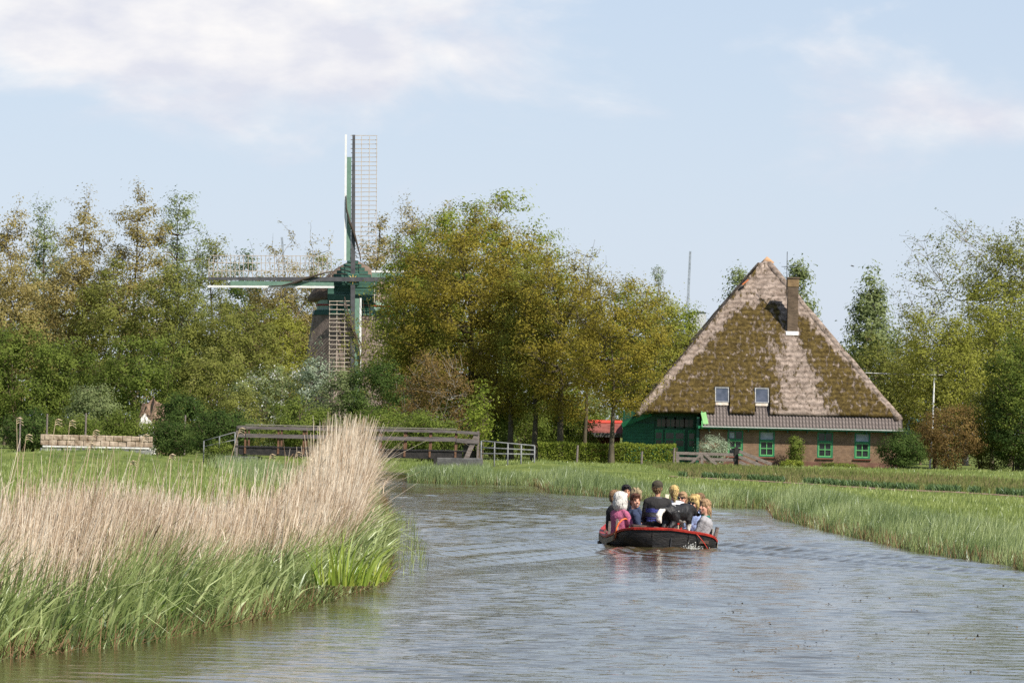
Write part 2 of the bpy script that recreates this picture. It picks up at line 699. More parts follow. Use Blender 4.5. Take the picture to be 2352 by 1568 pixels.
def build_reeds():
    # dry stalks
    n = 50000
    s = reed_density_s(n)
    x, y, nx_, ny_ = rf(s)
    clump = vnoise(s * 1.1, np.zeros(n), 7)
    off = 0.55 + rng.random(n) * np.interp(y, [40, 56, 64, 72, 110], [2.3, 1.8, 1.25, 0.85, 0.9]) * (0.75 + 0.5 * clump)
    X, Y = x + nx_ * off, y + ny_ * off
    keep = (vnoise(X * 1.7, Y * 1.1, 8) + 0.35 * rng.random(n)) > 0.30
    X, Y, s, off = X[keep], Y[keep], s[keep], off[keep]
    n = len(X)
    Z = land(X, Y) - 0.02
    hh = reed_h(Y) * (0.42 + 0.56 * rng.beta(2.6, 1.7, n)) * (0.86 + 0.28 * vnoise(X * 0.8, Y * 0.35, 9))
    stray = rng.random(n) < 0.03
    hh = np.where(stray, reed_h(Y) * (0.98 + 0.36 * rng.random(n)), hh)
    lean = np.stack([rng.normal(0.10, 0.10, n) * np.interp(Y, [60, 72], [1, 0.6]) + 0.16 * (vnoise(X * 0.6, Y * 0.3, 12) - 0.5), rng.normal(0.0, 0.10, n)], 1)
    wild = rng.random(n) < 0.05
    lean[:, 0] = np.where(wild, rng.normal(0.3, 0.25, n), lean[:, 0])
    # the outer stalks at the water's edge fan out over it
    lean[:, 0] += np.clip((1.3 - off) / 1.3, 0, 1) * 0.22 * rng.random(n)
    wd = np.interp(Y, [40, 60, 110], [0.0085, 0.011, 0.017]) * rng.uniform(0.7, 1.3, n)
    parts = []
    V, Fq, m = ribbons(np.stack([X, Y, Z], 1), hh, lean, wd, rng.normal(0, 0.5, n), nseg=2, tip=0.35)
    tint = np.clip(0.5 + 0.34 * rng.normal(size=n) + 0.6 * (vnoise(X * 1.6, Y * 0.7, 13) - 0.5), 0, 1)
    parts.append((V, Fq, m, tint))
    # dry leaves hanging off the stalks
    k = rng.random(n) < 0.32
    bx, by, bz = X[k], Y[k], Z[k]
    t = rng.uniform(0.25, 0.8, k.sum())
    b = np.stack([bx + lean[k, 0] * hh[k] * t ** 1.5, by + lean[k, 1] * hh[k] * t ** 1.5, bz + hh[k] * t * 0.97], 1)
    V, Fq, m = ribbons(b, rng.uniform(0.18, 0.42, k.sum()), np.stack([rng.normal(0.35, 0.4, k.sum()), rng.normal(0, 0.3, k.sum())], 1),
                       wd[k] * 1.5, rng.normal(0, 0.8, k.sum()), nseg=2, tip=0.1, droop=0.25)
    parts.append((V, Fq, m, tint[k]))
    o = link('dry_reeds', blades_mesh('dry_reeds', parts), straw_m)
    tag(o, 'dense bed of dry straw coloured reeds along the left bank', 'reeds', kind='stuff')
    # green shoots: wet edge in front, thinning back into the bed
    n = 40000
    s = reed_density_s(n)
    x, y, nx_, ny_ = rf(s)
    off = -0.12 + 1.65 * rng.beta(1.2, 1.7, n)
    X, Y = x + nx_ * off, y + ny_ * off
    keep = (vnoise(X * 1.3, Y * 0.9, 21) + 0.45 * rng.random(n)) > 0.33
    X, Y, off = X[keep], Y[keep], off[keep]
    n = len(X)
    Z = land(X, Y) - 0.03
    edge = np.clip((off + 0.2) / 0.8, 0.3, 1)
    hh = np.interp(Y, [30, 50, 62, 90], [1.18, 0.98, 0.9, 0.75]) * edge * rng.uniform(0.5, 1.15, n) * (0.75 + 0.5 * vnoise(X * 0.9, Y * 0.4, 22))
    lean = np.stack([rng.normal(0.22, 0.22, n), rng.normal(-0.02, 0.18, n)], 1)
    wd = rng.uniform(0.011, 0.032, n)
    V, Fq, m = ribbons(np.stack([X, Y, Z], 1), hh, lean, wd, rng.normal(0, 0.7, n), nseg=2, tip=0.06, droop=0.08)
    tint = np.clip(0.45 + 0.26 * rng.normal(size=n) + 0.8 * (vnoise(X * 1.4, Y * 0.8, 23) - 0.5), 0, 1)
    parts = [(V, Fq, m, tint)]
    n = 3200
    s = RL * 0.62 * rng.random(n)
    x, y, nx_, ny_ = rf(s)
    off = 0.0 + 1.2 * rng.random(n)
    X, Y = x + nx_ * off, y + ny_ * off
    V, Fq, m = ribbons(np.stack([X, Y, land(X, Y) - 0.02], 1), rng.uniform(0.45, 1.1, n), np.stack([rng.normal(0.32, 0.3, n), rng.normal(-0.05, 0.25, n)], 1),
                       rng.uniform(0.03, 0.055, n), rng.normal(0, 0.6, n), nseg=4, tip=0.04, droop=0.22)
    parts.append((V, Fq, m, np.clip(rng.normal(0.7, 0.25, n), 0, 1)))
    o = link('green_reed_shoots', blades_mesh('green_reed_shoots', parts), reedgreen_m)
    tag(o, 'young green reed shoots at the waterline in front of the straw', 'reeds', kind='stuff')
    # sparse shoots standing in the water off the point
    n = 260
    s = rng.uniform(RL * 0.36, RL * 0.75, n)
    x, y, nx_, ny_ = rf(s)
    off = -rng.random(n) ** 1.5 * 0.75
    X, Y = x + nx_ * off, y + ny_ * off
    V, Fq, m = ribbons(np.stack([X, Y, np.full(n, -0.1)], 1), rng.uniform(0.2, 0.5, n), np.stack([rng.normal(0.1, 0.15, n), rng.normal(0, 0.1, n)], 1),
                       rng.uniform(0.009, 0.016, n), rng.normal(0, 0.5, n), nseg=2, tip=0.15)
    o = link('water_shoots', blades_mesh('water_shoots', [(V, Fq, m, rng.random(n))]), reedgreen_m)
    tag(o, 'thin scattered green shoots standing in the open water off the reed point', 'shoots', kind='stuff')
    # brown litter along the foot
    n = 9000
    s = reed_density_s(n)
    x, y, nx_, ny_ = rf(s)
    off = rng.uniform(-0.12, 0.5, n)
    X, Y = x + nx_ * off, y + ny_ * off
    lean = np.stack([rng.normal(0, 0.8, n), rng.normal(0, 0.5, n)], 1)
    V, Fq, m = ribbons(np.stack([X, Y, np.maximum(land(X, Y), 0.0)], 1), rng.uniform(0.1, 0.34, n), lean, 0.011, rng.normal(0, 0.7, n), nseg=1, tip=0.5)
    o = link('reed_litter', blades_mesh('reed_litter', [(V, Fq, m, rng.random(n))]), litter_m)
    tag(o, 'broken brown reed stubs along the foot of the reed bed', 'reed litter', kind='stuff')


build_reeds()


def leaf_clump(name, label, cat, u, v, n, h, w, spread, mat, width=0.03, lean=0.35, lx=0.0, z=0.0):
    p = gnd(u, v, z)
    a = rng.random(n) * 2 * PI
    r = spread * np.sqrt(rng.random(n))
    b = np.stack([np.cos(a) * r, np.sin(a) * r * 0.8, np.zeros(n)], 1)
    ln = np.stack([np.cos(a) * lean * r / spread + rng.normal(lx, 0.16, n), np.sin(a) * lean * r / spread + rng.normal(0, 0.12, n)], 1)
    V, Fq, m = ribbons(b, h * rng.uniform(0.3, 1.15, n), ln, width * rng.uniform(0.7, 1.2, n), rng.normal(0, 0.6, n), nseg=4, tip=0.05, droop=0.16)
    o = link(name, blades_mesh(name, [(V, Fq, m, rng.random(n))]), mat)
    o.location = (p.x, p.y, z - 0.03)
    tag(o, label, cat)
    return o


leaf_clump('iris_plant', 'clump of dark green sword leaves at the water edge, lower left', 'plant', 325, 1455, 60, 0.72, 0, 0.22, iris_m, 0.035, 0.5, 0.15)
leaf_clump('iris_plant', 'bright lime green leafy plant at the point of the reed bed', 'plant', 790, 1338, 90, 0.80, 0, 0.45, lime_m, 0.03, 0.45, 0.15, 0.25)
leaf_clump('iris_plant', 'yellow green leafy plant beside the tip of the reed point, nearest open water', 'plant', 862, 1330, 60, 0.42, 0, 0.2, lime_m, 0.03, 0.6, 0.1, 0.15)
leaf_clump('iris_plant', 'small tuft of broad green leaves at the far left foot of the reeds', 'plant', 110, 1490, 36, 0.55, 0, 0.16, iris_m, 0.03, 0.5, 0.1)


def build_tall_stalks():
    tops = [(38, 962, 60, 1250), (60, 1000, 25, 1270), (128, 965, 75, 1260), (160, 968, 140, 1240), (215, 990, 150, 1250), (330, 1000, 262, 1230),
            (390, 1045, 330, 1220), (550, 985, 455, 1220), (620, 1045, 585, 1200), (205, 1020, 120, 1245), (300, 1060, 270, 1210), (680, 1040, 640, 1200)]
    for (u, v, ub, vb) in tops:
        Y = 44.0 + 0.012 * ub + random.uniform(-0.3, 0.6)
        a, b = at(ub, vb + 140, Y), at(u, v, Y)
        a.z = max(a.z, 0.1)
        mid = a.lerp(b, 0.55) + Vector((-0.03, 0.0, 0.02))
        mb = MB()
        mb.tube([Vector((0, 0, 0)), mid - a, b - a], [0.005, 0.004, 0.003], 4)
        d = (b - a)
        for k in range(3):
            p0 = d * (1 - 0.012 * k)
            mb.tube([p0, p0 + Vector((0.03, 0.01 * (k - 1), 0.012)), p0 + Vector((0.075, 0.02 * (k - 1), -0.012 * k))], [0.004, 0.008, 0.002], 4)
        o = mb.build('reed_stalk', STALK_M)
        o.location = a
        tag(o, 'tall dry reed stalk rising high above the left reed bed', 'reed stalk', 'tall stalks above the reed bed')


STALK_M = surf('stalk_straw', (0.45, 0.34, 0.2), (0.6, 0.48, 0.32), 20, 0.8)
build_tall_stalks()

grass_m = leafmat('bank_grass', [(0.12, 0.17, 0.05), (0.27, 0.335, 0.115), (0.45, 0.50, 0.22)], 0.35, 0.06)
meadow_m = leafmat('meadow_grass', [(0.15, 0.20, 0.04), (0.28, 0.34, 0.085), (0.42, 0.46, 0.16)], 0.35, 0.04)
crop_m = leafmat('bulb_leaves', [(0.04, 0.085, 0.025), (0.09, 0.15, 0.05), (0.18, 0.27, 0.10)], 0.3, 0.02)


def field(name, label, n, xr, yr, h, w, mat, mask, hn=0.5, lean=0.25, seed=1, kind='stuff', cat='grass', nseg=1, tuft=3):
    X = rng.uniform(*xr, n)
    # denser towards the camera
    u = rng.random(n)
    Y = 1.0 / (u / yr[0] + (1 - u) / yr[1])
    X = X * (Y / yr[1]) ** 0.0
    k = mask(X, Y)
    X, Y = X[k], Y[k]
    X = np.repeat(X, tuft) + rng.normal(0, 0.06, len(X) * tuft)
    Y = np.repeat(Y, tuft) + rng.normal(0, 0.06, len(Y) * tuft)
    m0 = len(X)
    Z = land(X, Y) - 0.01
    pat = vnoise(X * 0.45, Y * 0.18, seed)
    pat2 = vnoise(X * 1.6, Y * 0.9, seed + 3)
    hh = h * rng.uniform(0.55, 1.2, m0) * (1 - hn / 2 + hn * pat2)
    ln = np.stack([rng.normal(0.18, lean, m0), rng.normal(0, lean, m0)], 1)
    V, Fq, m = ribbons(np.stack([X, Y, Z], 1), hh, ln, w * np.interp(Y, [60, 230], [0.75, 1.6]) * rng.uniform(0.7, 1.3, m0), rng.normal(0, 0.7, m0), nseg=nseg, tip=0.1)
    tint = np.clip(0.45 + 0.16 * rng.normal(size=m0) + 0.55 * (pat - 0.5) + 0.25 * (pat2 - 0.5), 0, 1)
    o = link(name, blades_mesh(name, [(V, Fq, m, tint)]), mat)
    tag(o, label, cat, kind=kind)
    return o


def crop_line(x):
    """y of the nearest bulb row for a given x (runs slantwise across the right field)"""
    a, b = gnd(1615, 1098, 0.2), gnd(2352, 1141, 0.2)
    return a.y + (b.y - a.y) * (x - a.x) / (b.x - a.x)


def right_mask(X, Y):
    sd = river_sd(X, Y)
    return (sd > 1.0) & (X > -6) & (np.abs(X / Y) < 0.14)


def left_mask(X, Y):
    sd = river_sd(X, Y)
    return (sd > 1.2) & (X < -3) & (np.abs(X / Y) < 0.14) & (Y > 55) & ~((Y > 206) & (Y < 219) & (X < -18))


field('left_meadow_grass', 'short green meadow grass behind the left reed bed', 50000, (-34, -3), (62, 232), 0.2, 0.022, meadow_m, left_mask, seed=31)
field('right_meadow_grass', 'short green grass of the field in front of the farmhouse', 52000, (-6, 36), (68, 256), 0.15, 0.022, meadow_m,
      lambda X, Y: right_mask(X, Y) & (np.abs(Y - crop_line(X) + 0.5) > 1.0), seed=41)


def build_bank_grass():
    pts = RIGHT[2:13]
    f, L = path_sampler(pts)
    n = 66000
    u = rng.random(n)
    s = L * (0.6 * u + 0.4 * u ** 1.5)
    x, y, nx_, ny_ = f(s)
    off = -0.06 + 3.6 * rng.random(n) ** 1.5
    X, Y = x - nx_ * off, y - ny_ * off
    Z = land(X, Y) - 0.03
    env = np.interp(off, [-0.1, 0.25, 1.2, 2.4, 3.6], [0.45, 0.8, 1.0, 0.7, 0.35])
    big = vnoise(s * 0.35, np.zeros(n), 51)
    hh = 0.62 * env * rng.uniform(0.55, 1.15, n) * (0.6 + 0.75 * big)
    hh *= np.interp(Y, [60, 100, 125, 160, 175], [1.12, 1.0, 0.95, 1.25, 1.3])
    ln = np.stack([rng.normal(0.16, 0.2, n), rng.normal(-0.05, 0.2, n)], 1)
    wd = np.interp(Y, [60, 100, 170], [0.016, 0.019, 0.026]) * rng.uniform(0.6, 1.3, n)
    V, Fq, m = ribbons(np.stack([X, Y, Z], 1), hh, ln, wd, rng.normal(0, 0.7, n), nseg=2, tip=0.08, droop=0.05)
    pat = vnoise(X * 0.8, Y * 0.35, 52)
    tint = np.clip(0.45 + 0.2 * rng.normal(size=n) + 0.8 * (pat - 0.5), 0, 1)
    o = link('bank_grass', blades_mesh('bank_grass', [(V, Fq, m, tint)]), grass_m)
    tag(o, 'tall green grass hanging over the right river bank', 'grass', kind='stuff')
    n = 2600
    s = L * rng.random(n)
    x, y, nx_, ny_ = f(s)
    off = rng.uniform(-0.1, 0.2, n)
    X, Y = x - nx_ * off, y - ny_ * off
    V, Fq, m = ribbons(np.stack([X, Y, np.full(n, -0.05)], 1), rng.uniform(0.12, 0.4, n), np.stack([rng.normal(0, 0.3, n), rng.normal(0, 0.2, n)], 1), 0.016, rng.normal(0, 0.6, n), nseg=1, tip=0.3)
    o = link('bank_stubs', blades_mesh('bank_stubs', [(V, Fq, m, rng.random(n))]), litter_m)
    tag(o, 'brown dead stems at the foot of the right bank grass', 'dead stems', kind='stuff')
    # grass along the left bank beyond the reeds and under the bridge
    f, L = path_sampler(LEFT[9:13])
    n = 5000
    s = L * rng.random(n)
    x, y, nx_, ny_ = f(s)
    off = -0.1 + 2.6 * rng.random(n) ** 1.3
    X, Y = x + nx_ * off, y + ny_ * off
    V, Fq, m = ribbons(np.stack([X, Y, land(X, Y) - 0.03], 1), rng.uniform(0.3, 0.8, n), np.stack([rng.normal(0.1, 0.2, n), rng.normal(0, 0.2, n)], 1), 0.025, rng.normal(0, 0.7, n), nseg=2, tip=0.1)
    o = link('far_bank_grass', blades_mesh('far_bank_grass', [(V, Fq, m, rng.random(n))]), grass_m)
    tag(o, 'rough grass on the left bank running up to the bridge', 'grass', kind='stuff')
    # right bank between the field and the bridge abutment
    f, L = path_sampler(RIGHT[11:15])
    n = 8000
    s = L * rng.random(n)
    x, y, nx_, ny_ = f(s)
    off = -0.1 + 3.5 * rng.random(n) ** 1.3
    X, Y = x - nx_ * off, y - ny_ * off
    V, Fq, m = ribbons(np.stack([X, Y, land(X, Y) - 0.03], 1), rng.uniform(0.2, 0.55, n), np.stack([rng.normal(0.1, 0.2, n), rng.normal(0, 0.2, n)], 1), 0.026, rng.normal(0, 0.7, n), nseg=2, tip=0.1)
    o = link('bridge_bank_grass', blades_mesh('bridge_bank_grass', [(V, Fq, m, np.clip(rng.normal(0.35, 0.2, n), 0, 1))]), grass_m)
    tag(o, 'tall grass on the bank below the bridge abutment', 'grass', kind='stuff')


build_bank_grass()


def build_bulb_field():
    soil = surf('bulb_soil', (0.17, 0.11, 0.075), (0.30, 0.21, 0.16), 2.5, 0.95, 0.8, 14, spec=0.05)
    xs = np.arange(7.2, 36, 0.6)
    yc = crop_line(xs)
    wob = 0.5 * (vnoise(xs * 0.4, xs * 0, 61) - 0.5)
    V, Fq = [], []
    for i, x in enumerate(xs):
        for k, o in enumerate((-1.6, -1.0, -0.3, 0.3)):
            yy = yc[i] + o + (wob[i] * 1.5 if k in (0, 3) else 0)
            V.append((x, yy, float(land(np.array([x]), np.array([yy]))[0]) + (0.045 if k in (1, 2) else 0.012)))
    for i in range(len(xs) - 1):
        for k in range(3):
            a = i * 4 + k
            Fq.append((a, a + 4, a + 5, a + 1))
    o = link('soil_strip', np_mesh('soil_strip', V, np.array(Fq), True), soil)
    tag(o, 'strip of bare pinkish soil along the edge of the bulb field', 'soil', kind='structure')
    n = 15000
    X = rng.uniform(7.6, 36, n)
    Y = crop_line(X) + rng.normal(0.15, 0.28, n)
    k = (vnoise(X * 1.2, Y * 0.5, 62) > 0.25) & (np.abs(X / Y) < 0.14)
    X, Y = X[k], Y[k]
    n = len(X)
    V, Fq, m = ribbons(np.stack([X, Y, land(X, Y) + 0.02], 1), rng.uniform(0.18, 0.36, n), np.stack([rng.normal(0.05, 0.35, n), rng.normal(0, 0.3, n)], 1), rng.uniform(0.03, 0.055, n), rng.normal(0, 0.8, n), nseg=2, tip=0.2, droop=0.12)
    o = link('bulb_crop', blades_mesh('bulb_crop', [(V, Fq, m, rng.random(n))]), crop_m)
    tag(o, 'row of leafy green bulb plants along the bare soil strip', 'crop', kind='stuff')
    # far rows of the bulb field, faded blooms
    far_m = leafmat('bulb_rows', [(0.10, 0.14, 0.035), (0.17, 0.19, 0.06), (0.26, 0.2, 0.11)], 0.3)
    n = 32000
    X = rng.uniform(8, 36, n)
    Y = crop_line(X) + 1.0 + 70 * rng.random(n) ** 1.4
    k = (np.abs(X / Y) < 0.14) & (Y < 246)
    X, Y = X[k], Y[k]
    n = len(X)
    V, Fq, m = ribbons(np.stack([X, Y, land(X, Y)], 1), rng.uniform(0.12, 0.3, n), np.stack([rng.normal(0.1, 0.25, n), rng.normal(0, 0.25, n)], 1), 0.04, rng.normal(0, 0.8, n), nseg=1, tip=0.2)
    tint = np.clip(0.35 + 0.2 * rng.normal(size=n) + 0.8 * (vnoise(X * 0.12, Y * 0.05, 63) - 0.4), 0, 1)
    o = link('bulb_rows', blades_mesh('bulb_rows', [(V, Fq, m, tint)]), far_m)
    tag(o, 'low rows of the bulb field reaching back towards the farmhouse hedge', 'crop', kind='stuff')


build_bulb_field()

# ------------------------------------------------------------------ trees
def tubes_np(paths, radii, nside):
    """paths (n,k,3), radii (n,k) -> verts, quads (open tubes)"""
    n, k, _ = paths.shape
    d = np.zeros_like(paths)
    d[:, 1:-1] = paths[:, 2:] - paths[:, :-2]
    d[:, 0] = paths[:, 1] - paths[:, 0]
    d[:, -1] = paths[:, -1] - paths[:, -2]
    d /= np.linalg.norm(d, axis=2, keepdims=True) + 1e-9
    ref = np.where(np.abs(d[:, :1, 2:3]) > 0.85, np.array([[[1.0, 0, 0]]]), np.array([[[0, 0, 1.0]]]))
    x = np.cross(d, np.broadcast_to(ref, d.shape))
    x /= np.linalg.norm(x, axis=2, keepdims=True) + 1e-9
    y = np.cross(x, d)
    a = np.arange(nside) * 2 * PI / nside
    V = paths[:, :, None, :] + radii[:, :, None, None] * (np.cos(a)[None, None, :, None] * x[:, :, None, :] + np.sin(a)[None, None, :, None] * y[:, :, None, :])
    o = (np.arange(n) * k * nside)[:, None]
    qs = []
    for i in range(k - 1):
        for j in range(nside):
            j2 = (j + 1) % nside
            qs.append(o + np.array([[i * nside + j, i * nside + j2, (i + 1) * nside + j2, (i + 1) * nside + j]]))
    return V.reshape(-1, 3), np.concatenate(qs, 0)


def curves(a, b, k, sag, jit):
    """curved paths from a to b: leave sideways, turn up"""
    n = len(a)
    t = np.linspace(0, 1, k)[None, :, None]
    L = np.linalg.norm(b - a, axis=1)[:, None, None]
    P = a[:, None, :] * (1 - t) + b[:, None, :] * t
    bow = np.sin(t * PI) * L
    side = rng.normal(0, jit, (n, 1, 3))
    side[:, :, 2] += -sag
    P = P + bow * side
    P[:, 1:-1] += rng.normal(0, jit * 0.35, (n, k - 2, 3)) * L
    return P


def attach(targets, pts, up=0.6):
    """nearest lower attachment point for each target"""
    d = targets[:, None, :] - pts[None, :, :]
    dist = np.linalg.norm(d, axis=2)
    pen = np.clip(0.25 * dist - d[:, :, 2], 0, None) * up * 3
    return np.argmin(dist + pen, axis=1)


BARK = {'oak': surf('oak_bark', (0.055, 0.045, 0.028), (0.12, 0.10, 0.065), 6, 0.95, 0.5, 30, (1, 1, 0.3)),
        'pale': surf('pale_bark', (0.16, 0.14, 0.11), (0.27, 0.24, 0.2), 5, 0.95, 0.4, 30, (1, 1, 0.3)),
        'brown': surf('brown_bark', (0.09, 0.065, 0.04), (0.17, 0.125, 0.08), 5, 0.95, 0.4, 30, (1, 1, 0.3))}
LEAF = {
    'tan': leafmat('leaf_tan', [(0.214, 0.172, 0.060), (0.356, 0.297, 0.109), (0.487, 0.409, 0.176)], 0.52),
    'olive': leafmat('leaf_olive', [(0.119, 0.137, 0.034), (0.231, 0.244, 0.060), (0.345, 0.350, 0.109)], 0.52),
    'greygreen': leafmat('leaf_greygreen', [(0.130, 0.166, 0.065), (0.249, 0.297, 0.127), (0.379, 0.427, 0.207)], 0.52),
    'green': leafmat('leaf_green', [(0.071, 0.107, 0.028), (0.166, 0.214, 0.044), (0.279, 0.326, 0.078)], 0.52),
    'bright': leafmat('leaf_bright', [(0.130, 0.178, 0.030), (0.255, 0.308, 0.050), (0.379, 0.422, 0.090)], 0.52),
    'oak': leafmat('leaf_oak', [(0.158, 0.129, 0.032), (0.311, 0.257, 0.046), (0.451, 0.395, 0.069)], 0.52),
    'gold': leafmat('leaf_gold', [(0.157, 0.166, 0.037), (0.291, 0.299, 0.059), (0.408, 0.412, 0.090)], 0.52),
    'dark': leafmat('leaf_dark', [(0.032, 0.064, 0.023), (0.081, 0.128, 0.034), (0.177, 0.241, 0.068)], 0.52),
    'brownbush': leafmat('leaf_brown', [(0.128, 0.081, 0.034), (0.241, 0.160, 0.061), (0.353, 0.257, 0.094)], 0.52),
    'silver': leafmat('leaf_silver', [(0.160, 0.209, 0.127), (0.320, 0.385, 0.260), (0.577, 0.636, 0.493)], 0.52),
    'blossom': leafmat('blossom_white', [(0.5, 0.5, 0.44), (0.75, 0.75, 0.7)], 0.3),
}


def leaves_np(P, size, tint, up=0.25, aspect=0.62, outward=None, wild=1.0):
    """small leaf-spray faces; they turn towards 'outward' with some scatter"""
    n = len(P)
    nrm = rng.normal(size=(n, 3)) * wild
    nrm[:, 2] += up
    if outward is not None:
        nrm += outward
    nrm /= np.linalg.norm(nrm, axis=1, keepdims=True) + 1e-9
    ax = rng.normal(size=(n, 3))
    ax -= nrm * (ax * nrm).sum(1, keepdims=True)
    ax /= np.linalg.norm(ax, axis=1, keepdims=True) + 1e-9
    bx = np.cross(nrm, ax)
    s = size * rng.uniform(0.6, 1.35, n)[:, None]
    V = np.stack([P - ax * s * 0.5, P + ax * s * 0.3 + bx * s * 0.5 * aspect, P + ax * s * 0.5 - bx * s * 0.45 * aspect], 1).reshape(-1, 3)
    Fq = np.arange(n * 3).reshape(n, 3)
    return V, Fq, np.repeat(tint, 3)


LEAF_K = 2.45


def tree(name, label, cat, u, vtop, hw, dist, leaf='green', bark='brown', n_leaf=6000, size=0.2, twigs=260, limbs=12, cb=0.22,
         shape='round', spread=0.34, trunks=1, group=None, base_v=None, blossom=0.0, trunk_r=None, zbase=None, lean=0.0, sparse_top=False):
    s = F / dist
    top = at(u, vtop, dist)
    base = Vector((top.x - lean, dist, 0.0))
    base.z = float(land(np.array([base.x]), np.array([dist]))[0]) - 0.05 if zbase is None else zbase
    H = top.z - base.z
    Rr = hw / s * 1.08
    n_leaf = int(n_leaf * LEAF_K)
    size = size * 0.95
    cz0 = H * cb
    root = empty(name, base)
    tag(root, label, cat, group)
    cen = np.array([lean, 0, (cz0 + H) / 2])
    rad = np.array([Rr, Rr * 0.85, (H - cz0) / 2])

    def sample(n, lo, hi):
        d = rng.normal(size=(n, 3))
        d /= np.linalg.norm(d, axis=1, keepdims=True)
        r = (lo ** 3 + (hi ** 3 - lo ** 3) * rng.random(n)) ** (1 / 3)
        p = d * r[:, None]
        if shape == 'upright':         # narrow at the foot, ragged plumes at the top
            k = 0.8 + 0.2 * np.clip((p[:, 2] + 1) / 1.1, 0, 1)
            p[:, 0] *= k
            p[:, 1] *= k
        elif shape == 'fan':           # vase: wide top
            k = 0.35 + 0.65 * np.clip((p[:, 2] + 1) / 1.3, 0, 1)
            p[:, 0] *= k
            p[:, 1] *= k
        elif shape == 'cone':
            k = 1.15 - 0.75 * np.clip((p[:, 2] + 1) / 2, 0, 1)
            p[:, 0] *= k
            p[:, 1] *= k
        # uneven outline
        ang = np.arctan2(p[:, 1], p[:, 0])
        lump = 0.88 + 0.34 * vnoise(ang * 1.6 + seed_off, p[:, 2] * 2.2 + seed_off, 3)
        return cen + p * rad * lump[:, None]
    seed_off = rng.uniform(0, 50)
    paths, rads = [], []
    tr = (trunk_r or (0.011 * H + 0.04)) * 0.8
    tp = []
    for k in range(trunks):
        K = 7
        z = np.linspace(0, 1, K)
        topz = H * (0.66 if shape in ('round', 'fan') else 0.88)
        ox = 0 if trunks == 1 else rng.normal(0, Rr * 0.12)
        tx = ox + z * (rng.normal(0, Rr * 0.25) if trunks > 1 else lean) + rng.normal(0, 0.012 * H, K) * z
        ty = rng.normal(0, 0.01 * H, K) * z + (rng.normal(0, Rr * 0.3) * z if trunks > 1 else 0)
        P = np.stack([tx, ty, z * topz], 1)
        paths.append(P[None])
        rr = tr * (1 - 0.85 * z) * (0.7 if trunks > 1 else 1)
        rr[0] *= 1.35
        rads.append(rr[None])
        tp.append(P[1:])
    V, Q = [], []
    off = 0
    v_, q_ = tubes_np(np.concatenate(paths), np.concatenate(rads), 7)
    V.append(v_)
    Q.append(q_)
    off += len(v_)
    tp = np.concatenate(tp)
    # subdivide trunk attach points
    tpi = np.concatenate([tp[:-1] * (1 - w) + tp[1:] * w for w in (0, 0.33, 0.66)] + [tp[-1:]]) if trunks == 1 else tp
    sel = tpi[tpi[:, 2] > cz0 * 0.75]
    if len(sel) == 0:
        sel = tpi[-2:]
    # limbs
    E1 = sample(limbs, 0.5, 0.8)
    A1 = sel[attach(E1, sel, 1.2)]
    P1 = curves(A1, E1, 6, 0.10, 0.05)
    t = np.linspace(0, 1, 6)
    r1 = tr * 0.42 * (1 - 0.75 * t)[None, :] * rng.uniform(0.7, 1.1, (limbs, 1))
    v_, q_ = tubes_np(P1, r1, 5)
    V.append(v_)
    Q.append(q_ + off)
    off += len(v_)
    pts = np.concatenate([P1[:, 1:].reshape(-1, 3), sel[-2:]])
    n2 = max(limbs * 5, 30)
    E2 = sample(n2, 0.45, 0.93)
    A2 = pts[attach(E2, pts)]
    P2 = curves(A2, E2, 5, 0.06, 0.06)
    t = np.linspace(0, 1, 5)
    r2 = tr * 0.16 * (1 - 0.7 * t)[None, :] * rng.uniform(0.7, 1.1, (n2, 1))
    v_, q_ = tubes_np(P2, r2, 4)
    V.append(v_)
    Q.append(q_ + off)
    off += len(v_)
    pts = np.concatenate([P2[:, 1:].reshape(-1, 3), P1[:, 3:].reshape(-1, 3)])
    E3 = sample(twigs, 0.3, 1.0)
    A3 = pts[attach(E3, pts)]
    P3 = curves(A3, E3, 3, 0.03, 0.08)
    t = np.linspace(0, 1, 3)
    r3 = np.maximum(tr * 0.07, 0.018) * (1 - 0.6 * t)[None, :] * np.ones((twigs, 1))
    v_, q_ = tubes_np(P3, r3, 3)
    V.append(v_)
    Q.append(q_ + off)
    link('trunk', np_mesh('trunk', np.concatenate(V), np.concatenate(Q), True), BARK[bark], root)
    if n_leaf > 0:
        # leaves in sprays round the outer part of each twig
        w = rng.gamma(2.0, 1.0, twigs)
        if sparse_top:
            w *= np.where(E3[:, 2] > H * 0.72, 0.25, 1.0)
        ti = rng.choice(twigs, n_leaf, p=w / w.sum())
        tt = rng.uniform(0.25, 1.08, n_leaf)
        f = np.clip(tt * 2, 0, 1.999)
        i0 = f.astype(int)
        fr = (tt * 2 - i0)[:, None]
        Pp = P3[ti, i0] * (1 - fr) + P3[ti, i0 + 1] * fr
        Pp = Pp + rng.normal(0, 1, (n_leaf, 3)) * spread * np.array([1, 1, 0.62])
        Pp[:, 2] = np.maximum(Pp[:, 2], 0.1)
        tb = np.clip(rng.normal(0.52, 0.17, twigs), 0, 1)
        tint = np.clip(tb[ti] + rng.normal(0, 0.09, n_leaf), 0, 1)
        od = (Pp - cen) / rad
        od /= np.linalg.norm(od, axis=1, keepdims=True) + 1e-9
        od2 = Pp - P3[ti].mean(axis=1)
        od2 /= np.linalg.norm(od2, axis=1, keepdims=True) + 1e-9
        v_, q_, tn = leaves_np(Pp, size, tint, 0.3, 0.62, od * 0.7 + od2 * 0.8, 0.45)
        link('crown', np_mesh('crown', v_, q_, False, {'tint': tn}), LEAF[leaf], root)
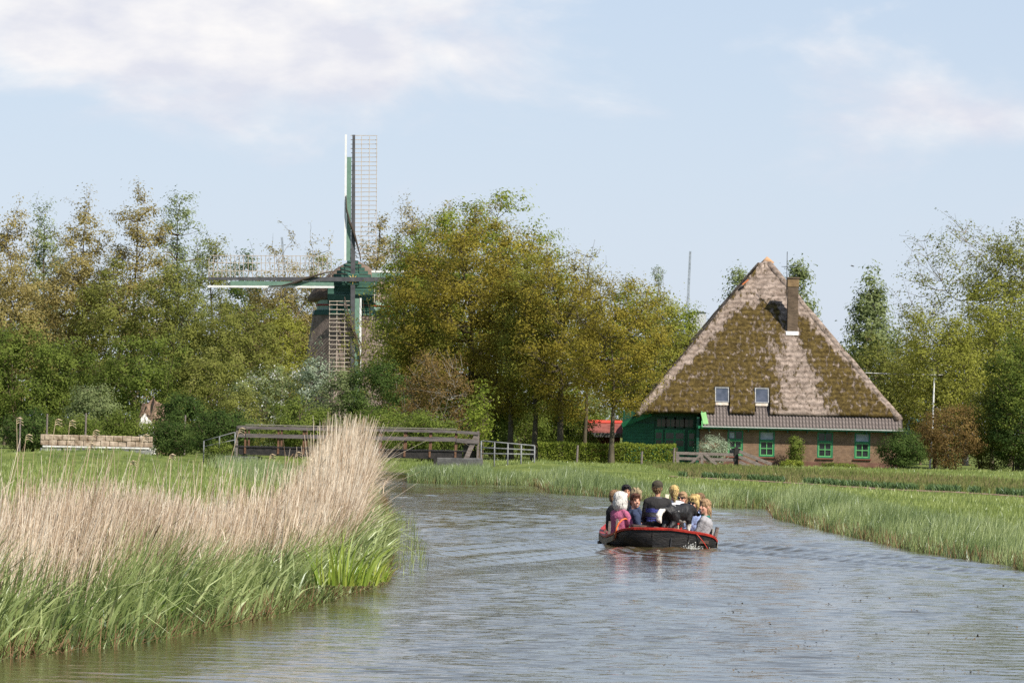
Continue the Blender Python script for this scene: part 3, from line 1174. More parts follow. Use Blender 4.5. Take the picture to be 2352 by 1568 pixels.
    if blossom > 0:
        nb = int(blossom)
        ti = rng.choice(twigs, nb, p=(lambda a: a / a.sum())(rng.gamma(0.5, 1.0, twigs) * (E3[:, 1] < 0.3 * Rr)))
        Pp = E3[ti] + rng.normal(0, 1, (nb, 3)) * spread * 0.7
        v_, q_, tn = leaves_np(Pp, size * 0.8, rng.random(nb), aspect=0.9)
        link('blossom', np_mesh('blossom', v_, q_, False, {'tint': tn}), LEAF['blossom'], root)
    return root


def tuft_bush(name, label, cat, u, vtop, hw, dist, leaf, n_leaf=3500, size=0.17, **k):
    return tree(name, label, cat, u, vtop, hw, dist, leaf, k.pop('bark', 'brown'), n_leaf, size, k.pop('twigs', 130), k.pop('limbs', 9), k.pop('cb', 0.02),
                k.pop('shape', 'round'), k.pop('spread', 0.26), k.pop('trunks', 3), **k)


def build_trees():
    # --- tall willows and alders behind, far left
    T = tree
    T('willow_tree', 'tall thin willow at the left edge with tan spring leaves', 'tree', 30, 480, 66, 300, 'tan', 'brown', 5200, 0.2, 260, 12, 0.12, 'upright', 0.33)
    T('willow_tree', 'slender grey green willow, second treetop from the left edge', 'tree', 100, 452, 52, 312, 'greygreen', 'brown', 4200, 0.2, 260, 12, 0.15, 'upright', 0.3)
    T('willow_tree', 'tan leaved willow between the grey green one and the tallest pair', 'tree', 192, 452, 72, 304, 'tan', 'brown', 5600, 0.2, 300, 13, 0.14, 'upright', 0.33)
    T('willow_tree', 'tallest willow on the left, pale olive plume above the wood', 'tree', 318, 436, 76, 300, 'tan', 'brown', 6000, 0.2, 320, 14, 0.15, 'upright', 0.34)
    T('willow_tree', 'loose olive willow right of the tallest left one', 'tree', 410, 440, 66, 306, 'greygreen', 'brown', 4600, 0.2, 300, 13, 0.15, 'upright', 0.32)
    T('willow_tree', 'lower olive willow at the right shoulder of the left wood', 'tree', 492, 532, 62, 330, 'olive', 'brown', 4600, 0.2, 260, 12, 0.12, 'upright', 0.33)
    T('alder_tree', 'dark stemmed olive tree under the tallest willows', 'tree', 255, 585, 90, 292, 'olive', 'oak', 6500, 0.2, 320, 14, 0.1, 'fan', 0.34, trunks=3)
    T('alder_tree', 'olive tree with several dark stems below the left sail tip', 'tree', 400, 600, 85, 290, 'olive', 'oak', 6500, 0.2, 320, 14, 0.1, 'fan', 0.34, trunks=3)
    T('alder_tree', 'tan and olive tree at the far left behind the bright bush', 'tree', 20, 590, 95, 292, 'tan', 'oak', 6200, 0.2, 300, 14, 0.1, 'round', 0.34, trunks=2)
    T('alder_tree', 'tan tree with dark stems left of the olive pair', 'tree', 150, 570, 80, 294, 'tan', 'oak', 5600, 0.2, 300, 14, 0.1, 'round', 0.34, trunks=2)
    T('alder_tree', 'dark green treetop just above the tip of the left sail', 'tree', 562, 566, 52, 345, 'dark', 'oak', 3600, 0.22, 180, 10, 0.2, 'round', 0.33)
    T('dead_tree', 'bare forked tree above the left sail, left one', 'tree', 655, 515, 55, 335, 'tan', 'pale', 350, 0.2, 70, 7, 0.35, 'fan', 0.2)
    T('dead_tree', 'bare forked tree above the left sail, close to the mill', 'tree', 735, 520, 48, 335, 'tan', 'pale', 200, 0.2, 60, 7, 0.35, 'fan', 0.2)
    T('alder_tree', 'tan leaved tree behind the middle of the left sail', 'tree', 640, 580, 95, 338, 'tan', 'brown', 9500, 0.22, 280, 12, 0.1, 'round', 0.36, trunks=2)
    T('alder_tree', 'olive brown tree behind the hub end of the left sail', 'tree', 745, 600, 80, 342, 'olive', 'brown', 8000, 0.22, 240, 12, 0.1, 'round', 0.36, trunks=2)
    T('alder_tree', 'broad olive tree below the left sail', 'tree', 545, 690, 105, 290, 'olive', 'brown', 8500, 0.19, 360, 14, 0.08, 'round', 0.34, trunks=3)
    T('alder_tree', 'golden olive tree below the left sail, next to the mill body', 'tree', 652, 690, 62, 302, 'gold', 'brown', 5000, 0.19, 240, 12, 0.08, 'round', 0.32, trunks=2)
    T('bare_sapling', 'bare twiggy tree crossing in front of the mill on its right', 'tree', 832, 672, 52, 282, 'gold', 'brown', 700, 0.15, 210, 11, 0.2, 'fan', 0.25)
    # --- right of the mill
    T('willow_tree', 'thin tan treetop behind the lattice of the upright sail', 'tree', 868, 480, 48, 350, 'tan', 'brown', 3200, 0.22, 220, 10, 0.2, 'upright', 0.33)
    T('willow_tree', 'tan brown treetop between the sail and the big green crown', 'tree', 950, 455, 66, 345, 'tan', 'brown', 4800, 0.22, 280, 12, 0.2, 'upright', 0.36)
    T('willow_tree', 'bare topped tree just left of the big green crown', 'tree', 1025, 455, 60, 340, 'tan', 'brown', 2600, 0.2, 240, 12, 0.25, 'round', 0.33)
    T('maple_tree', 'large bright green round crown, tallest in the middle', 'tree', 1108, 446, 188, 290, 'bright', 'brown', 15000, 0.22, 560, 16, 0.2, 'round', 0.42)
    T('maple_tree', 'bright green tree between the mill and the big oak', 'tree', 945, 545, 95, 292, 'bright', 'brown', 8500, 0.21, 340, 13, 0.1, 'round', 0.38)
    T('oak_tree', 'broad golden brown oak beside the bridge, largest of the row', 'tree', 1090, 488, 208, 262, 'oak', 'oak', 25000, 0.17, 720, 20, 0.13, 'round', 0.36, trunk_r=0.42)
    T('oak_tree', 'golden oak at the left of the row, crown in front of the mill', 'tree', 960, 640, 95, 262, 'gold', 'oak', 8000, 0.17, 340, 14, 0.12, 'round', 0.34)
    T('oak_tree', 'oak with a straight trunk, second from the bridge', 'tree', 1180, 600, 95, 258, 'oak', 'oak', 7000, 0.16, 340, 14, 0.2, 'round', 0.33, trunk_r=0.27)
    T('oak_tree', 'oak with a thin trunk, third from the bridge', 'tree', 1236, 590, 92, 256, 'gold', 'oak', 7000, 0.16, 340, 14, 0.2, 'round', 0.33, trunk_r=0.26)
    T('oak_tree', 'oak with a crooked forked trunk, middle of the row', 'tree', 1296, 575, 98, 254, 'oak', 'oak', 7500, 0.16, 360, 14, 0.18, 'round', 0.33, trunk_r=0.3)
    T('oak_tree', 'thinly leaved oak top standing out right of the big crown', 'tree', 1352, 556, 62, 262, 'gold', 'oak', 2800, 0.15, 260, 12, 0.35, 'fan', 0.28, sparse_top=True)
    T('oak_tree', 'spreading oak reaching over the green barn end', 'tree', 1412, 628, 118, 248, 'oak', 'oak', 8000, 0.15, 400, 15, 0.25, 'round', 0.33, trunk_r=0.22)
    T('oak_tree', 'yellow green oak left of the thatched roof', 'tree', 1505, 655, 90, 262, 'gold', 'oak', 6500, 0.17, 320, 13, 0.2, 'round', 0.34)
    T('lime_tree', 'light green treetop against the left roof slope', 'tree', 1560, 690, 68, 285, 'bright', 'brown', 4800, 0.2, 240, 12, 0.15, 'round', 0.35)
    T('lime_tree', 'light green tree behind the thin oak top', 'tree', 1455, 640, 80, 292, 'bright', 'brown', 5000, 0.2, 260, 12, 0.15, 'round', 0.36)
    T('pine_tree', 'small bare topped tree on a thin stem above the oaks', 'tree', 1513, 607, 16, 320, 'silver', 'pale', 160, 0.14, 80, 9, 0.88, 'fan', 0.1, trunk_r=0.1)
    # --- behind the house
    T('poplar_tree', 'grey green poplar showing left of the roof peak', 'tree', 1700, 606, 62, 300, 'greygreen', 'brown', 4200, 0.24, 220, 12, 0.3, 'cone', 0.36)
    T('poplar_tree', 'grey green poplar showing right of the roof peak', 'tree', 1832, 600, 60, 302, 'greygreen', 'brown', 4200, 0.24, 220, 12, 0.3, 'cone', 0.36)
    T('poplar_tree', 'grey green poplar right of the thatched roof', 'tree', 2002, 620, 80, 300, 'greygreen', 'brown', 5200, 0.25, 260, 12, 0.2, 'cone', 0.38)
    T('ash_tree', 'large half bare tree with fine twigs, top right', 'tree', 2228, 490, 172, 290, 'olive', 'pale', 3600, 0.2, 760, 20, 0.22, 'round', 0.35)
    T('ash_tree', 'leafier olive crown at the right edge behind the bare tree', 'tree', 2330, 500, 105, 288, 'olive', 'brown', 7000, 0.2, 380, 14, 0.15, 'round', 0.38)
    T('willow_tree', 'golden leaved tree beside the right end of the house', 'tree', 2155, 690, 105, 258, 'gold', 'oak', 7500, 0.17, 380, 14, 0.14, 'round', 0.36)
    T('willow_tree', 'golden green tree at the right edge, in front of the bare crown', 'tree', 2285, 640, 110, 262, 'gold', 'oak', 9000, 0.18, 400, 14, 0.1, 'round', 0.38)
    T('willow_tree', 'low olive tree against the right roof slope', 'tree', 2015, 770, 70, 285, 'olive', 'brown', 4800, 0.19, 240, 12, 0.05, 'round', 0.34, trunks=2)
    T('alder_tree', 'green tree filling the gap behind the white pole', 'tree', 2090, 800, 90, 285, 'olive', 'brown', 5500, 0.19, 260, 12, 0.05, 'round', 0.34, trunks=2)
    T('alder_tree', 'green tree low at the right edge of the picture', 'tree', 2345, 760, 85, 252, 'green', 'oak', 6000, 0.17, 280, 12, 0.05, 'round', 0.34, trunks=2)
    # --- bushes, left
    B = tuft_bush
    B('shrub', 'big bright green bush at the left edge', 'bush', 45, 735, 125, 262, 'green', 8500, 0.19, twigs=260, spread=0.34)
    B('shrub', 'bright green bush right of the big one at the left edge', 'bush', 160, 770, 80, 264, 'green', 5200, 0.18)
    B('shrub', 'tall fresh green bush under the olive trees', 'bush', 330, 765, 110, 262, 'green', 8000, 0.18, twigs=240, spread=0.3)
    B('shrub', 'grey green bush at the foot of the bright left bushes', 'bush', 215, 880, 60, 254, 'greygreen', 3600, 0.15)
    B('shrub', 'olive bush between the fresh green bush and the hawthorn', 'bush', 480, 800, 95, 262, 'olive', 6500, 0.17, twigs=200)
    B('shrub', 'golden twiggy bush in front of the hawthorn', 'bush', 560, 890, 62, 246, 'olive', 3600, 0.14)
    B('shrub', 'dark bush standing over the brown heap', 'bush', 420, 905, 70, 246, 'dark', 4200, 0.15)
    B('hawthorn_bush', 'white flowering hawthorn left of the mill foot', 'bush', 625, 835, 95, 254, 'greygreen', 5200, 0.15, blossom=1500, twigs=200)
    B('silver_shrub', 'silvery leaved bush in front of the dark mill body', 'bush', 726, 795, 36, 252, 'silver', 1700, 0.17, twigs=110)
    B('shrub', 'grey green bush at the foot of the mill', 'bush', 788, 840, 66, 250, 'greygreen', 3600, 0.15)
    B('shrub', 'dark green bush right of the mill foot', 'bush', 858, 822, 78, 250, 'dark', 5200, 0.16)
    B('shrub', 'brown twiggy bush behind the middle of the bridge', 'bush', 1000, 800, 90, 240, 'brownbush', 4200, 0.12, twigs=340, bark='pale')
    B('shrub', 'dark low bush behind the left end of the bridge', 'bush', 690, 915, 90, 236, 'green', 5200, 0.15)
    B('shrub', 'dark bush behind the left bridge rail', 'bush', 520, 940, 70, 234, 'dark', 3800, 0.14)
    B('shrub', 'green bush seen through the bridge rails', 'bush', 860, 930, 85, 232, 'green', 4600, 0.14)
    B('shrub', 'leafy bush seen through the rails right of the reed plume', 'bush', 980, 940, 75, 228, 'green', 4200, 0.14)
    B('shrub', 'light green sapling at the right end of the bridge', 'bush', 1105, 885, 32, 212, 'bright', 700, 0.15, twigs=60, cb=0.25)
    B('shrub', 'green undergrowth between the oak trunks near the bridge', 'bush', 1180, 915, 85, 262, 'green', 4200, 0.15)
    B('shrub', 'green undergrowth between the middle oak trunks', 'bush', 1290, 910, 85, 266, 'green', 4200, 0.15)
    B('hawthorn_bush', 'pale blossoming bush behind the spreading oak', 'bush', 1362, 905, 42, 275, 'greygreen', 2400, 0.15, blossom=800)
    B('shrub', 'yellow green bush left of the red shed', 'bush', 1330, 930, 48, 272, 'bright', 2600, 0.15)
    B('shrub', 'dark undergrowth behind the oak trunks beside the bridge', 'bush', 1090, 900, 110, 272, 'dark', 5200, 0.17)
    B('shrub', 'low shrub border on the bank below the left wood', 'bush', 205, 950, 95, 243, 'green', 5200, 0.14)
    B('shrub', 'low green shrub above the right end of the stone wall', 'bush', 300, 945, 60, 243, 'green', 3600, 0.14)
    B('shrub', 'low dark shrub beside the right end of the stone wall', 'bush', 395, 965, 48, 236, 'dark', 2800, 0.13)
    B('shrub', 'low shrub at the left edge below the bright bush', 'bush', 70, 940, 80, 246, 'dark', 3800, 0.15)
    B('shrub', 'tall yellow green undergrowth left of the oak trunks', 'bush', 1135, 868, 70, 278, 'bright', 3600, 0.16)
    B('shrub', 'tall green undergrowth behind the crooked oak trunk', 'bush', 1245, 872, 75, 280, 'green', 3600, 0.16)
    B('shrub', 'tall green undergrowth just left of the red shed', 'bush', 1330, 880, 60, 284, 'bright', 3000, 0.16)
    # --- bushes, right
    B('shrub', 'pale leaved shrub in front of the first farmhouse window', 'bush', 1640, 998, 34, 250.2, 'silver', 1700, 0.11, twigs=90, spread=0.16)
    B('climbing_shrub', 'climbing plant on the brick wall between the windows', 'bush', 1830, 1000, 18, 252.9, 'green', 1300, 0.11, twigs=80, spread=0.13)
    B('shrub', 'dark round bush at the right end of the farmhouse wall', 'bush', 2072, 990, 52, 249, 'dark', 4200, 0.12, twigs=180, spread=0.2)
    B('shrub', 'brown green thicket right of the dark bush', 'bush', 2180, 930, 70, 252, 'brownbush', 4200, 0.13, twigs=240)
    B('shrub', 'green thicket near the right edge of the field', 'bush', 2262, 900, 75, 254, 'olive', 4600, 0.14, twigs=200)
    B('shrub', 'dark thicket at the right edge of the field', 'bush', 2345, 880, 75, 252, 'dark', 4600, 0.14, twigs=200)
    B('shrub', 'low weedy plants at the foot of the brick wall', 'bush', 1925, 1063, 40, 252.6, 'green', 1100, 0.10, spread=0.1, twigs=80)
    B('shrub', 'low weedy tuft under the climbing plant', 'bush', 1820, 1058, 24, 252.2, 'bright', 800, 0.10, spread=0.1, twigs=60)
    B('shrub', 'grassy weed clump left of the bridge end post', 'bush', 505, 1010, 30, 192, 'green', 1200, 0.09, spread=0.12, twigs=70)


build_trees()


def build_background_wood():
    n = 38000
    X = rng.uniform(-62, 66, n)
    Y = rng.uniform(385, 425, n)
    top = 12.5 * np.interp(X, [-62, -20, -8, 12, 24, 34, 66], [1.05, 0.95, 0.8, 0.7, 0.55, 0.75, 1.05]) * (0.72 + 0.5 * vnoise(X * 0.22, Y * 0.05, 101) * 1.1)
    Z = top * (1 - rng.random(n) ** 1.5 * 0.95)
    k = (vnoise(X * 0.5, Z * 0.5, 102) + 0.5 * rng.random(n)) > 0.35
    P = np.stack([X, Y, Z], 1)[k]
    tint = np.clip(0.5 + 0.9 * (vnoise(P[:, 0] * 0.4, P[:, 2] * 0.4, 103) - 0.5) + rng.normal(0, 0.12, len(P)), 0, 1)
    v_, q_, tn = leaves_np(P, 0.62, tint)
    o = link('background_wood', np_mesh('background_wood', v_, q_, False, {'tint': tn}), LEAF['olive'])
    tag(o, 'far olive green wood closing the view behind the trees', 'wood', kind='stuff')


build_background_wood()

# ------------------------------------------------------------------ paints and building stuff
green_m = surf('green_paint', (0.012, 0.13, 0.06), (0.022, 0.19, 0.085), 3, 0.5, 0.15, 20)
green_l = surf('light_green_paint', (0.10, 0.36, 0.12), (0.16, 0.46, 0.17), 4, 0.5, 0.1, 20)
green_d = surf('dark_green_paint', (0.006, 0.05, 0.03), (0.012, 0.08, 0.045), 3, 0.5, 0.15, 20)
mill_green = surf('mill_green_paint', (0.028, 0.085, 0.062), (0.05, 0.125, 0.092), 2, 0.6, 0.1, 10)
mill_pale = surf('mill_pale_green', (0.22, 0.33, 0.27), (0.3, 0.42, 0.35), 2, 0.6)
white_m = surf('white_paint', (0.68, 0.68, 0.65), (0.82, 0.82, 0.8), 5, 0.5)
red_m = surf('red_paint', (0.42, 0.022, 0.012), (0.58, 0.04, 0.02), 6, 0.45, 0.1, 30)
grey_wood = surf('grey_wood', (0.13, 0.105, 0.09), (0.27, 0.225, 0.2), 4, 0.9, 0.5, 30, (1, 1, 6))
rail_wood = surf('rail_wood', (0.085, 0.072, 0.068), (0.19, 0.165, 0.155), 3, 0.9, 0.4, 25, (0.5, 1, 6))
rust_m = surf('rust', (0.11, 0.055, 0.03), (0.2, 0.11, 0.065), 6, 0.9, 0.4)
dark_wood = surf('tarred_wood', (0.012, 0.011, 0.01), (0.035, 0.03, 0.026), 5, 0.7, 0.4, 25)
concrete = surf('concrete', (0.16, 0.16, 0.155), (0.29, 0.285, 0.27), 2.2, 0.95, 0.4, 20)
glass_m = surf('window_glass', (0.012, 0.015, 0.018), (0.03, 0.035, 0.04), 2, 0.06, 0.0, spec=0.6)
curtain_m = surf('net_curtain', (0.30, 0.34, 0.40), (0.46, 0.50, 0.56), 3, 0.9)
iron_m = surf('dark_iron', (0.03, 0.03, 0.033), (0.06, 0.06, 0.065), 4, 0.6)
galv_m = surf('galvanised_tube', (0.12, 0.125, 0.125), (0.24, 0.245, 0.24), 6, 0.7)


def thatch_mat():
    m, n, l, out = new_mat('thatch')
    p = n.new('ShaderNodeBsdfPrincipled')
    p.inputs['Roughness'].default_value = 0.95
    p.inputs['Specular IOR Level'].default_value = 0.1
    tc = n.new('ShaderNodeTexCoord')
    mp = n.new('ShaderNodeMapping')
    mp.inputs['Scale'].default_value = (1, 1, 1)
    l.new(tc.outputs['Object'], mp.inputs[0])

    def noise(scale, detail=6, rough=0.6, st=None):
        src = mp.outputs[0]
        if st:
            q = n.new('ShaderNodeMapping')
            q.inputs['Scale'].default_value = st
            l.new(tc.outputs['Object'], q.inputs[0])
            src = q.outputs[0]
        z = n.new('ShaderNodeTexNoise')
        z.inputs['Scale'].default_value = scale
        z.inputs['Detail'].default_value = detail
        z.inputs['Roughness'].default_value = rough
        l.new(src, z.inputs['Vector'])
        return z.outputs['Fac']

    def ramp(f, a, b, pa, pb):
        c = n.new('ShaderNodeValToRGB')
        c.color_ramp.elements[0].position = pa
        c.color_ramp.elements[1].position = pb
        c.color_ramp.elements[0].color = (*a, 1)
        c.color_ramp.elements[1].color = (*b, 1)
        l.new(f, c.inputs[0])
        return c.outputs[0]
    reed = ramp(noise(3.2, 8, 0.65, (1.0, 1.0, 0.5)), (0.19, 0.145, 0.115), (0.38, 0.305, 0.255), 0.36, 0.66)
    moss = ramp(noise(4.5, 6), (0.05, 0.034, 0.012), (0.135, 0.096, 0.031), 0.36, 0.66)
    at_ = n.new('ShaderNodeAttribute')
    at_.attribute_name = 'moss'
    ns = noise(2.4, 7, 0.62, (1.5, 1, 0.55))
    ad = n.new('ShaderNodeMath')
    ad.operation = 'ADD'
    l.new(at_.outputs['Fac'], ad.inputs[0])
    sb = n.new('ShaderNodeMath')
    sb.operation = 'MULTIPLY_ADD'
    sb.inputs[1].default_value = 4.0
    sb.inputs[2].default_value = -2.05
    l.new(ns, sb.inputs[0])
    l.new(sb.outputs[0], ad.inputs[1])
    mr = n.new('ShaderNodeMapRange')
    mr.inputs['From Min'].default_value = 0.22
    mr.inputs['From Max'].default_value = 0.72
    l.new(ad.outputs[0], mr.inputs[0])
    mx = n.new('ShaderNodeMix')
    mx.data_type = 'RGBA'
    l.new(mr.outputs[0], mx.inputs[0])
    l.new(reed, mx.inputs[6])
    l.new(moss, mx.inputs[7])
    wv = n.new('ShaderNodeTexWave')
    wv.bands_direction = 'Z'
    wv.inputs['Scale'].default_value = 0.95
    wv.inputs['Distortion'].default_value = 5.0
    wv.inputs['Detail'].default_value = 3.0
    wv.inputs['Detail Scale'].default_value = 2.0
    l.new(tc.outputs['Object'], wv.inputs['Vector'])
    cw = n.new('ShaderNodeMapRange')
    cw.inputs['To Min'].default_value = 0.72
    cw.inputs['To Max'].default_value = 1.1
    l.new(wv.outputs['Fac'], cw.inputs[0])
    mw = n.new('ShaderNodeMix')
    mw.data_type = 'RGBA'
    mw.blend_type = 'MULTIPLY'
    mw.inputs[0].default_value = 1.0
    l.new(mx.outputs[2], mw.inputs[6])
    l.new(cw.outputs[0], mw.inputs[7])
    l.new(mw.outputs[2], p.inputs['Base Color'])
    # relief: reed courses, proud moss cushions
    hb = n.new('ShaderNodeMath')
    hb.operation = 'MULTIPLY_ADD'
    hb.inputs[1].default_value = 0.8
    l.new(mr.outputs[0], hb.inputs[0])
    l.new(noise(9, 5, 0.7), hb.inputs[2])
    b = n.new('ShaderNodeBump')
    b.inputs['Strength'].default_value = 0.9
    b.inputs['Distance'].default_value = 0.09
    l.new(hb.outputs[0], b.inputs['Height'])
    l.new(b.outputs[0], p.inputs['Normal'])
    l.new(p.outputs[0], out.inputs[0])
    return m


def brick_mat(name, c1, c2, mortar, scale=1.0):
    m, n, l, out = new_mat(name)
    p = n.new('ShaderNodeBsdfPrincipled')
    p.inputs['Roughness'].default_value = 0.9
    p.inputs['Specular IOR Level'].default_value = 0.2
    tc = n.new('ShaderNodeTexCoord')
    mp = n.new('ShaderNodeMapping')
    mp.inputs['Rotation'].default_value = (R(90), 0, 0)
    l.new(tc.outputs['Object'], mp.inputs[0])
    b = n.new('ShaderNodeTexBrick')
    b.inputs['Scale'].default_value = 1.0
    b.inputs['Brick Width'].default_value = 0.22 * scale
    b.inputs['Row Height'].default_value = 0.068 * scale
    b.inputs['Mortar Size'].default_value = 0.007
    b.inputs['Color1'].default_value = (*c1, 1)
    b.inputs['Color2'].default_value = (*c2, 1)
    b.inputs['Mortar'].default_value = (*mortar, 1)
    l.new(mp.outputs[0], b.inputs['Vector'])
    nz = n.new('ShaderNodeTexNoise')
    nz.inputs['Scale'].default_value = 2.2
    nz.inputs['Detail'].default_value = 6
    l.new(tc.outputs['Object'], nz.inputs['Vector'])
    mx = n.new('ShaderNodeMix')
    mx.data_type = 'RGBA'
    mx.blend_type = 'MULTIPLY'
    mx.inputs[0].default_value = 0.75
    cr = n.new('ShaderNodeValToRGB')
    cr.color_ramp.elements[0].position = 0.3
    cr.color_ramp.elements[0].color = (0.55, 0.5, 0.48, 1)
    cr.color_ramp.elements[1].position = 0.7
    cr.color_ramp.elements[1].color = (1.1, 1.05, 1, 1)
    l.new(nz.outputs['Fac'], cr.inputs[0])
    l.new(b.outputs[0], mx.inputs[6])
    l.new(cr.outputs[0], mx.inputs[7])
    l.new(mx.outputs[2], p.inputs['Base Color'])
    bp = n.new('ShaderNodeBump')
    bp.inputs['Strength'].default_value = 0.4
    bp.inputs['Distance'].default_value = 0.01
    l.new(b.outputs['Fac'], bp.inputs['Height'])
    bp.invert = True
    l.new(bp.outputs[0], p.inputs['Normal'])
    l.new(p.outputs[0], out.inputs[0])
    return m


brick_m = brick_mat('house_brick', (0.20, 0.128, 0.08), (0.275, 0.18, 0.115), (0.23, 0.185, 0.14))
chim_m = brick_mat('chimney_brick', (0.105, 0.078, 0.055), (0.17, 0.125, 0.09), (0.15, 0.12, 0.09))
chim_top = brick_mat('chimney_top_brick', (0.22, 0.145, 0.07), (0.29, 0.195, 0.10), (0.3, 0.24, 0.17))
plinth_m = brick_mat('plinth_brick', (0.17, 0.085, 0.062), (0.23, 0.12, 0.09), (0.15, 0.12, 0.1))
thatch_m = thatch_mat()
tile_m = surf('grey_roof_tile', (0.10, 0.082, 0.072), (0.21, 0.175, 0.16), 1.7, 0.75, 0.3, 25)
tile_red = surf('red_roof_tile', (0.17, 0.05, 0.038), (0.26, 0.085, 0.065), 2.5, 0.85, 0.3, 20)


# ------------------------------------------------------------------ farmhouse
def build_house():
    YF = 253.9                                     # brick front wall
    base = at(1765, 1076, YF)
    cx = at(1765, 950, YF).x
    GZ0 = 0.12
    house = empty('farmhouse', (cx, YF, GZ0))
    tag(house, 'pyramid roofed thatched farmhouse with green windows beyond the field', 'farmhouse')

    def L(u, v, Y=YF):
        p = at(u, v, Y)
        return Vector((p.x - cx, Y - YF, p.z - GZ0))
    HW = 8.15                                     # half width at the thatch eave
    EZ = 3.42 - GZ0                               # thatch eave height
    AZ = at(1762, 598, YF + HW).z - GZ0           # apex
    EY = 0.02                                     # eave line, a little behind the front wall plane
    ax = L(1762, 598, YF + HW).x
    cyc = EY + HW
    w1, w2 = L(1660, 910).x, L(1752, 910).x       # skylights
    pitch_len = math.hypot(AZ - EZ, HW)
    sl = (AZ - EZ) / HW

    def moss_fn(x, t):
        """0..1 where moss grows: x across, t up the slope (0 eave, 1 apex)"""
        a = 1 - t
        m = np.full_like(x, 0.92)
        m -= np.clip((t - 0.66) / 0.14, 0, 1) * 1.2                       # clean peak
        # bare strip under the chimney widening to the eave
        c = 1.35 + (0.62 - t) * 1.5
        w = 0.45 + np.clip(0.5 - t, 0, 1) * 2.7
        m -= np.clip(1.3 - np.abs(x - c) / (w * 1.1), 0, 1) * 1.05 * (t < 0.75)
        # clean left hip band, thinner right one
        m -= np.clip(1 - (x + HW * a) / (0.75 + 0.6 * t), 0, 1) * 1.6
        m -= np.clip(1 - (HW * a - x) / (0.4 + 1.1 * t), 0, 1) * 1.5
        # scattered bare spots in the middle
        m -= 0.35 * np.exp(-((x - 0.3) / 1.1) ** 2 - ((t - 0.42) / 0.14) ** 2)
        return np.clip(m, 0, 1)

    # thatch, face by face
    for fi in range(4):
        bm = bmesh.new()
        nxg, ntg = (150, 110) if fi == 0 else (40, 30)
        xs = np.linspace(-HW - 0.1, HW + 0.1, nxg)
        if fi == 0:
            extra = []
            for w in (w1, w2):
                extra += [w - 0.47, w + 0.47]
            extra += [-HW + 4.2]
            xs = np.sort(np.concatenate([xs, extra]))
        ts = np.linspace(0, 0.985, ntg)
        if fi == 0:
            ts = np.sort(np.concatenate([ts, [0.16]]))
        grid = [[bm.verts.new((x, t, 0)) for x in xs] for t in ts]
        for j in range(len(ts) - 1):
            for i in range(len(xs) - 1):
                xm, tm = (xs[i] + xs[i + 1]) / 2, (ts[j] + ts[j + 1]) / 2
                if fi == 0 and tm < 0.155 and (abs(xm - w1) < 0.47 or abs(xm - w2) < 0.47):
                    continue
                bm.faces.new((grid[j][i], grid[j][i + 1], grid[j + 1][i + 1], grid[j + 1][i]))
        for sgn in (-1, 1):
            no = Vector((sgn * 1.0, HW, 0)).normalized()
            bmesh.ops.bisect_plane(bm, geom=bm.verts[:] + bm.edges[:] + bm.faces[:], plane_co=(sgn * HW, 0, 0), plane_no=no, clear_outer=True, dist=1e-5)
        for v in [v for v in bm.verts if not v.link_faces]:
            bm.verts.remove(v)
        me = bpy.data.meshes.new('thatch')
        bm.to_mesh(me)
        bm.free()
        co = np.zeros(len(me.vertices) * 3)
        me.vertices.foreach_get('co', co)
        co = co.reshape(-1, 3)
        x, t = co[:, 0].copy(), co[:, 1].copy()
        mo = moss_fn(x, t) if fi == 0 else np.full_like(x, 0.35)
        y = t * HW
        z = EZ + t * (AZ - EZ)
        # sagging eave, uneven surface, moss cushions
        nrm = np.array([0, -sl, 1.0]) / math.hypot(1, sl)
        bumps = 0.10 * (vnoise(x * 1.2, t * 9, 71) - 0.5) + 0.08 * mo * vnoise(x * 4.5, t * 44, 72) + 0.03 * vnoise(x * 9, t * 80, 73)
        bumps += 0.05 * (np.floor(t * 26 + 0.8 * vnoise(x * 0.7, t * 3, 74)) % 2) * 0.5
        lip = -0.10 * np.exp(-t * 60)
        P = np.stack([x, EY + y + nrm[1] * (bumps + lip), z + nrm[2] * (bumps + lip)], 1)
        # shift apex towards its place
        P[:, 0] += ax * t
        ang = fi * PI / 2
        c, s = math.cos(ang), math.sin(ang)
        px, py = P[:, 0], P[:, 1] - cyc
        if fi:
            P = np.stack([c * (px) - s * py, s * px + c * py + cyc, P[:, 2]], 1)
        me.vertices.foreach_set('co', P.astype(np.float32).ravel())
        a = me.attributes.new('moss', 'FLOAT', 'POINT')
        a.data.foreach_set('value', mo.astype(np.float32))
        me.polygons.foreach_set('use_smooth', [True] * len(me.polygons))
        me.update()
        o = link('thatched_roof', me, thatch_m, house)
        so_ = o.modifiers.new('thick', 'SOLIDIFY')
        so_.thickness = 0.34
        so_.offset = -1
    # hips
    A = Vector((ax, cyc, AZ - 0.02))
    for sx in (-1, 1):
        for sy in (-1, 1):
            e = Vector((sx * (HW - 0.02), cyc + sy * (HW - 0.02), EZ - 0.1))
            pts = [e.lerp(A, k / 14) + Vector((random.uniform(-.03, .03), random.uniform(-.03, .03), random.uniform(-.05, .02) - 0.12)) for k in range(15)]
            mb = MB().tube(pts, [0.24 + random.uniform(-.03, .03) for _ in pts], 9)
            me = mb.mesh('hip_ridge', True)
            link('hip_ridge', me, thatch_m, house)
    pk = MB()
    pk.tube([A + Vector((-0.25, 0, -0.28)), A + Vector((0, 0, 0.02)), A + Vector((0.32, 0, -0.26))], [0.22, 0.26, 0.22], 8)
    pk.build('ridge_cap', surf('ridge_tile', (0.42, 0.24, 0.12), (0.55, 0.34, 0.2), 3, 0.8), house, True)
    wt = MB()
    p = L(1712, 648, YF + 6.2)
    wt.box(p, (0.5, 0.3, 0.08), Matrix.Rotation(R(-40), 3, 'Y'))
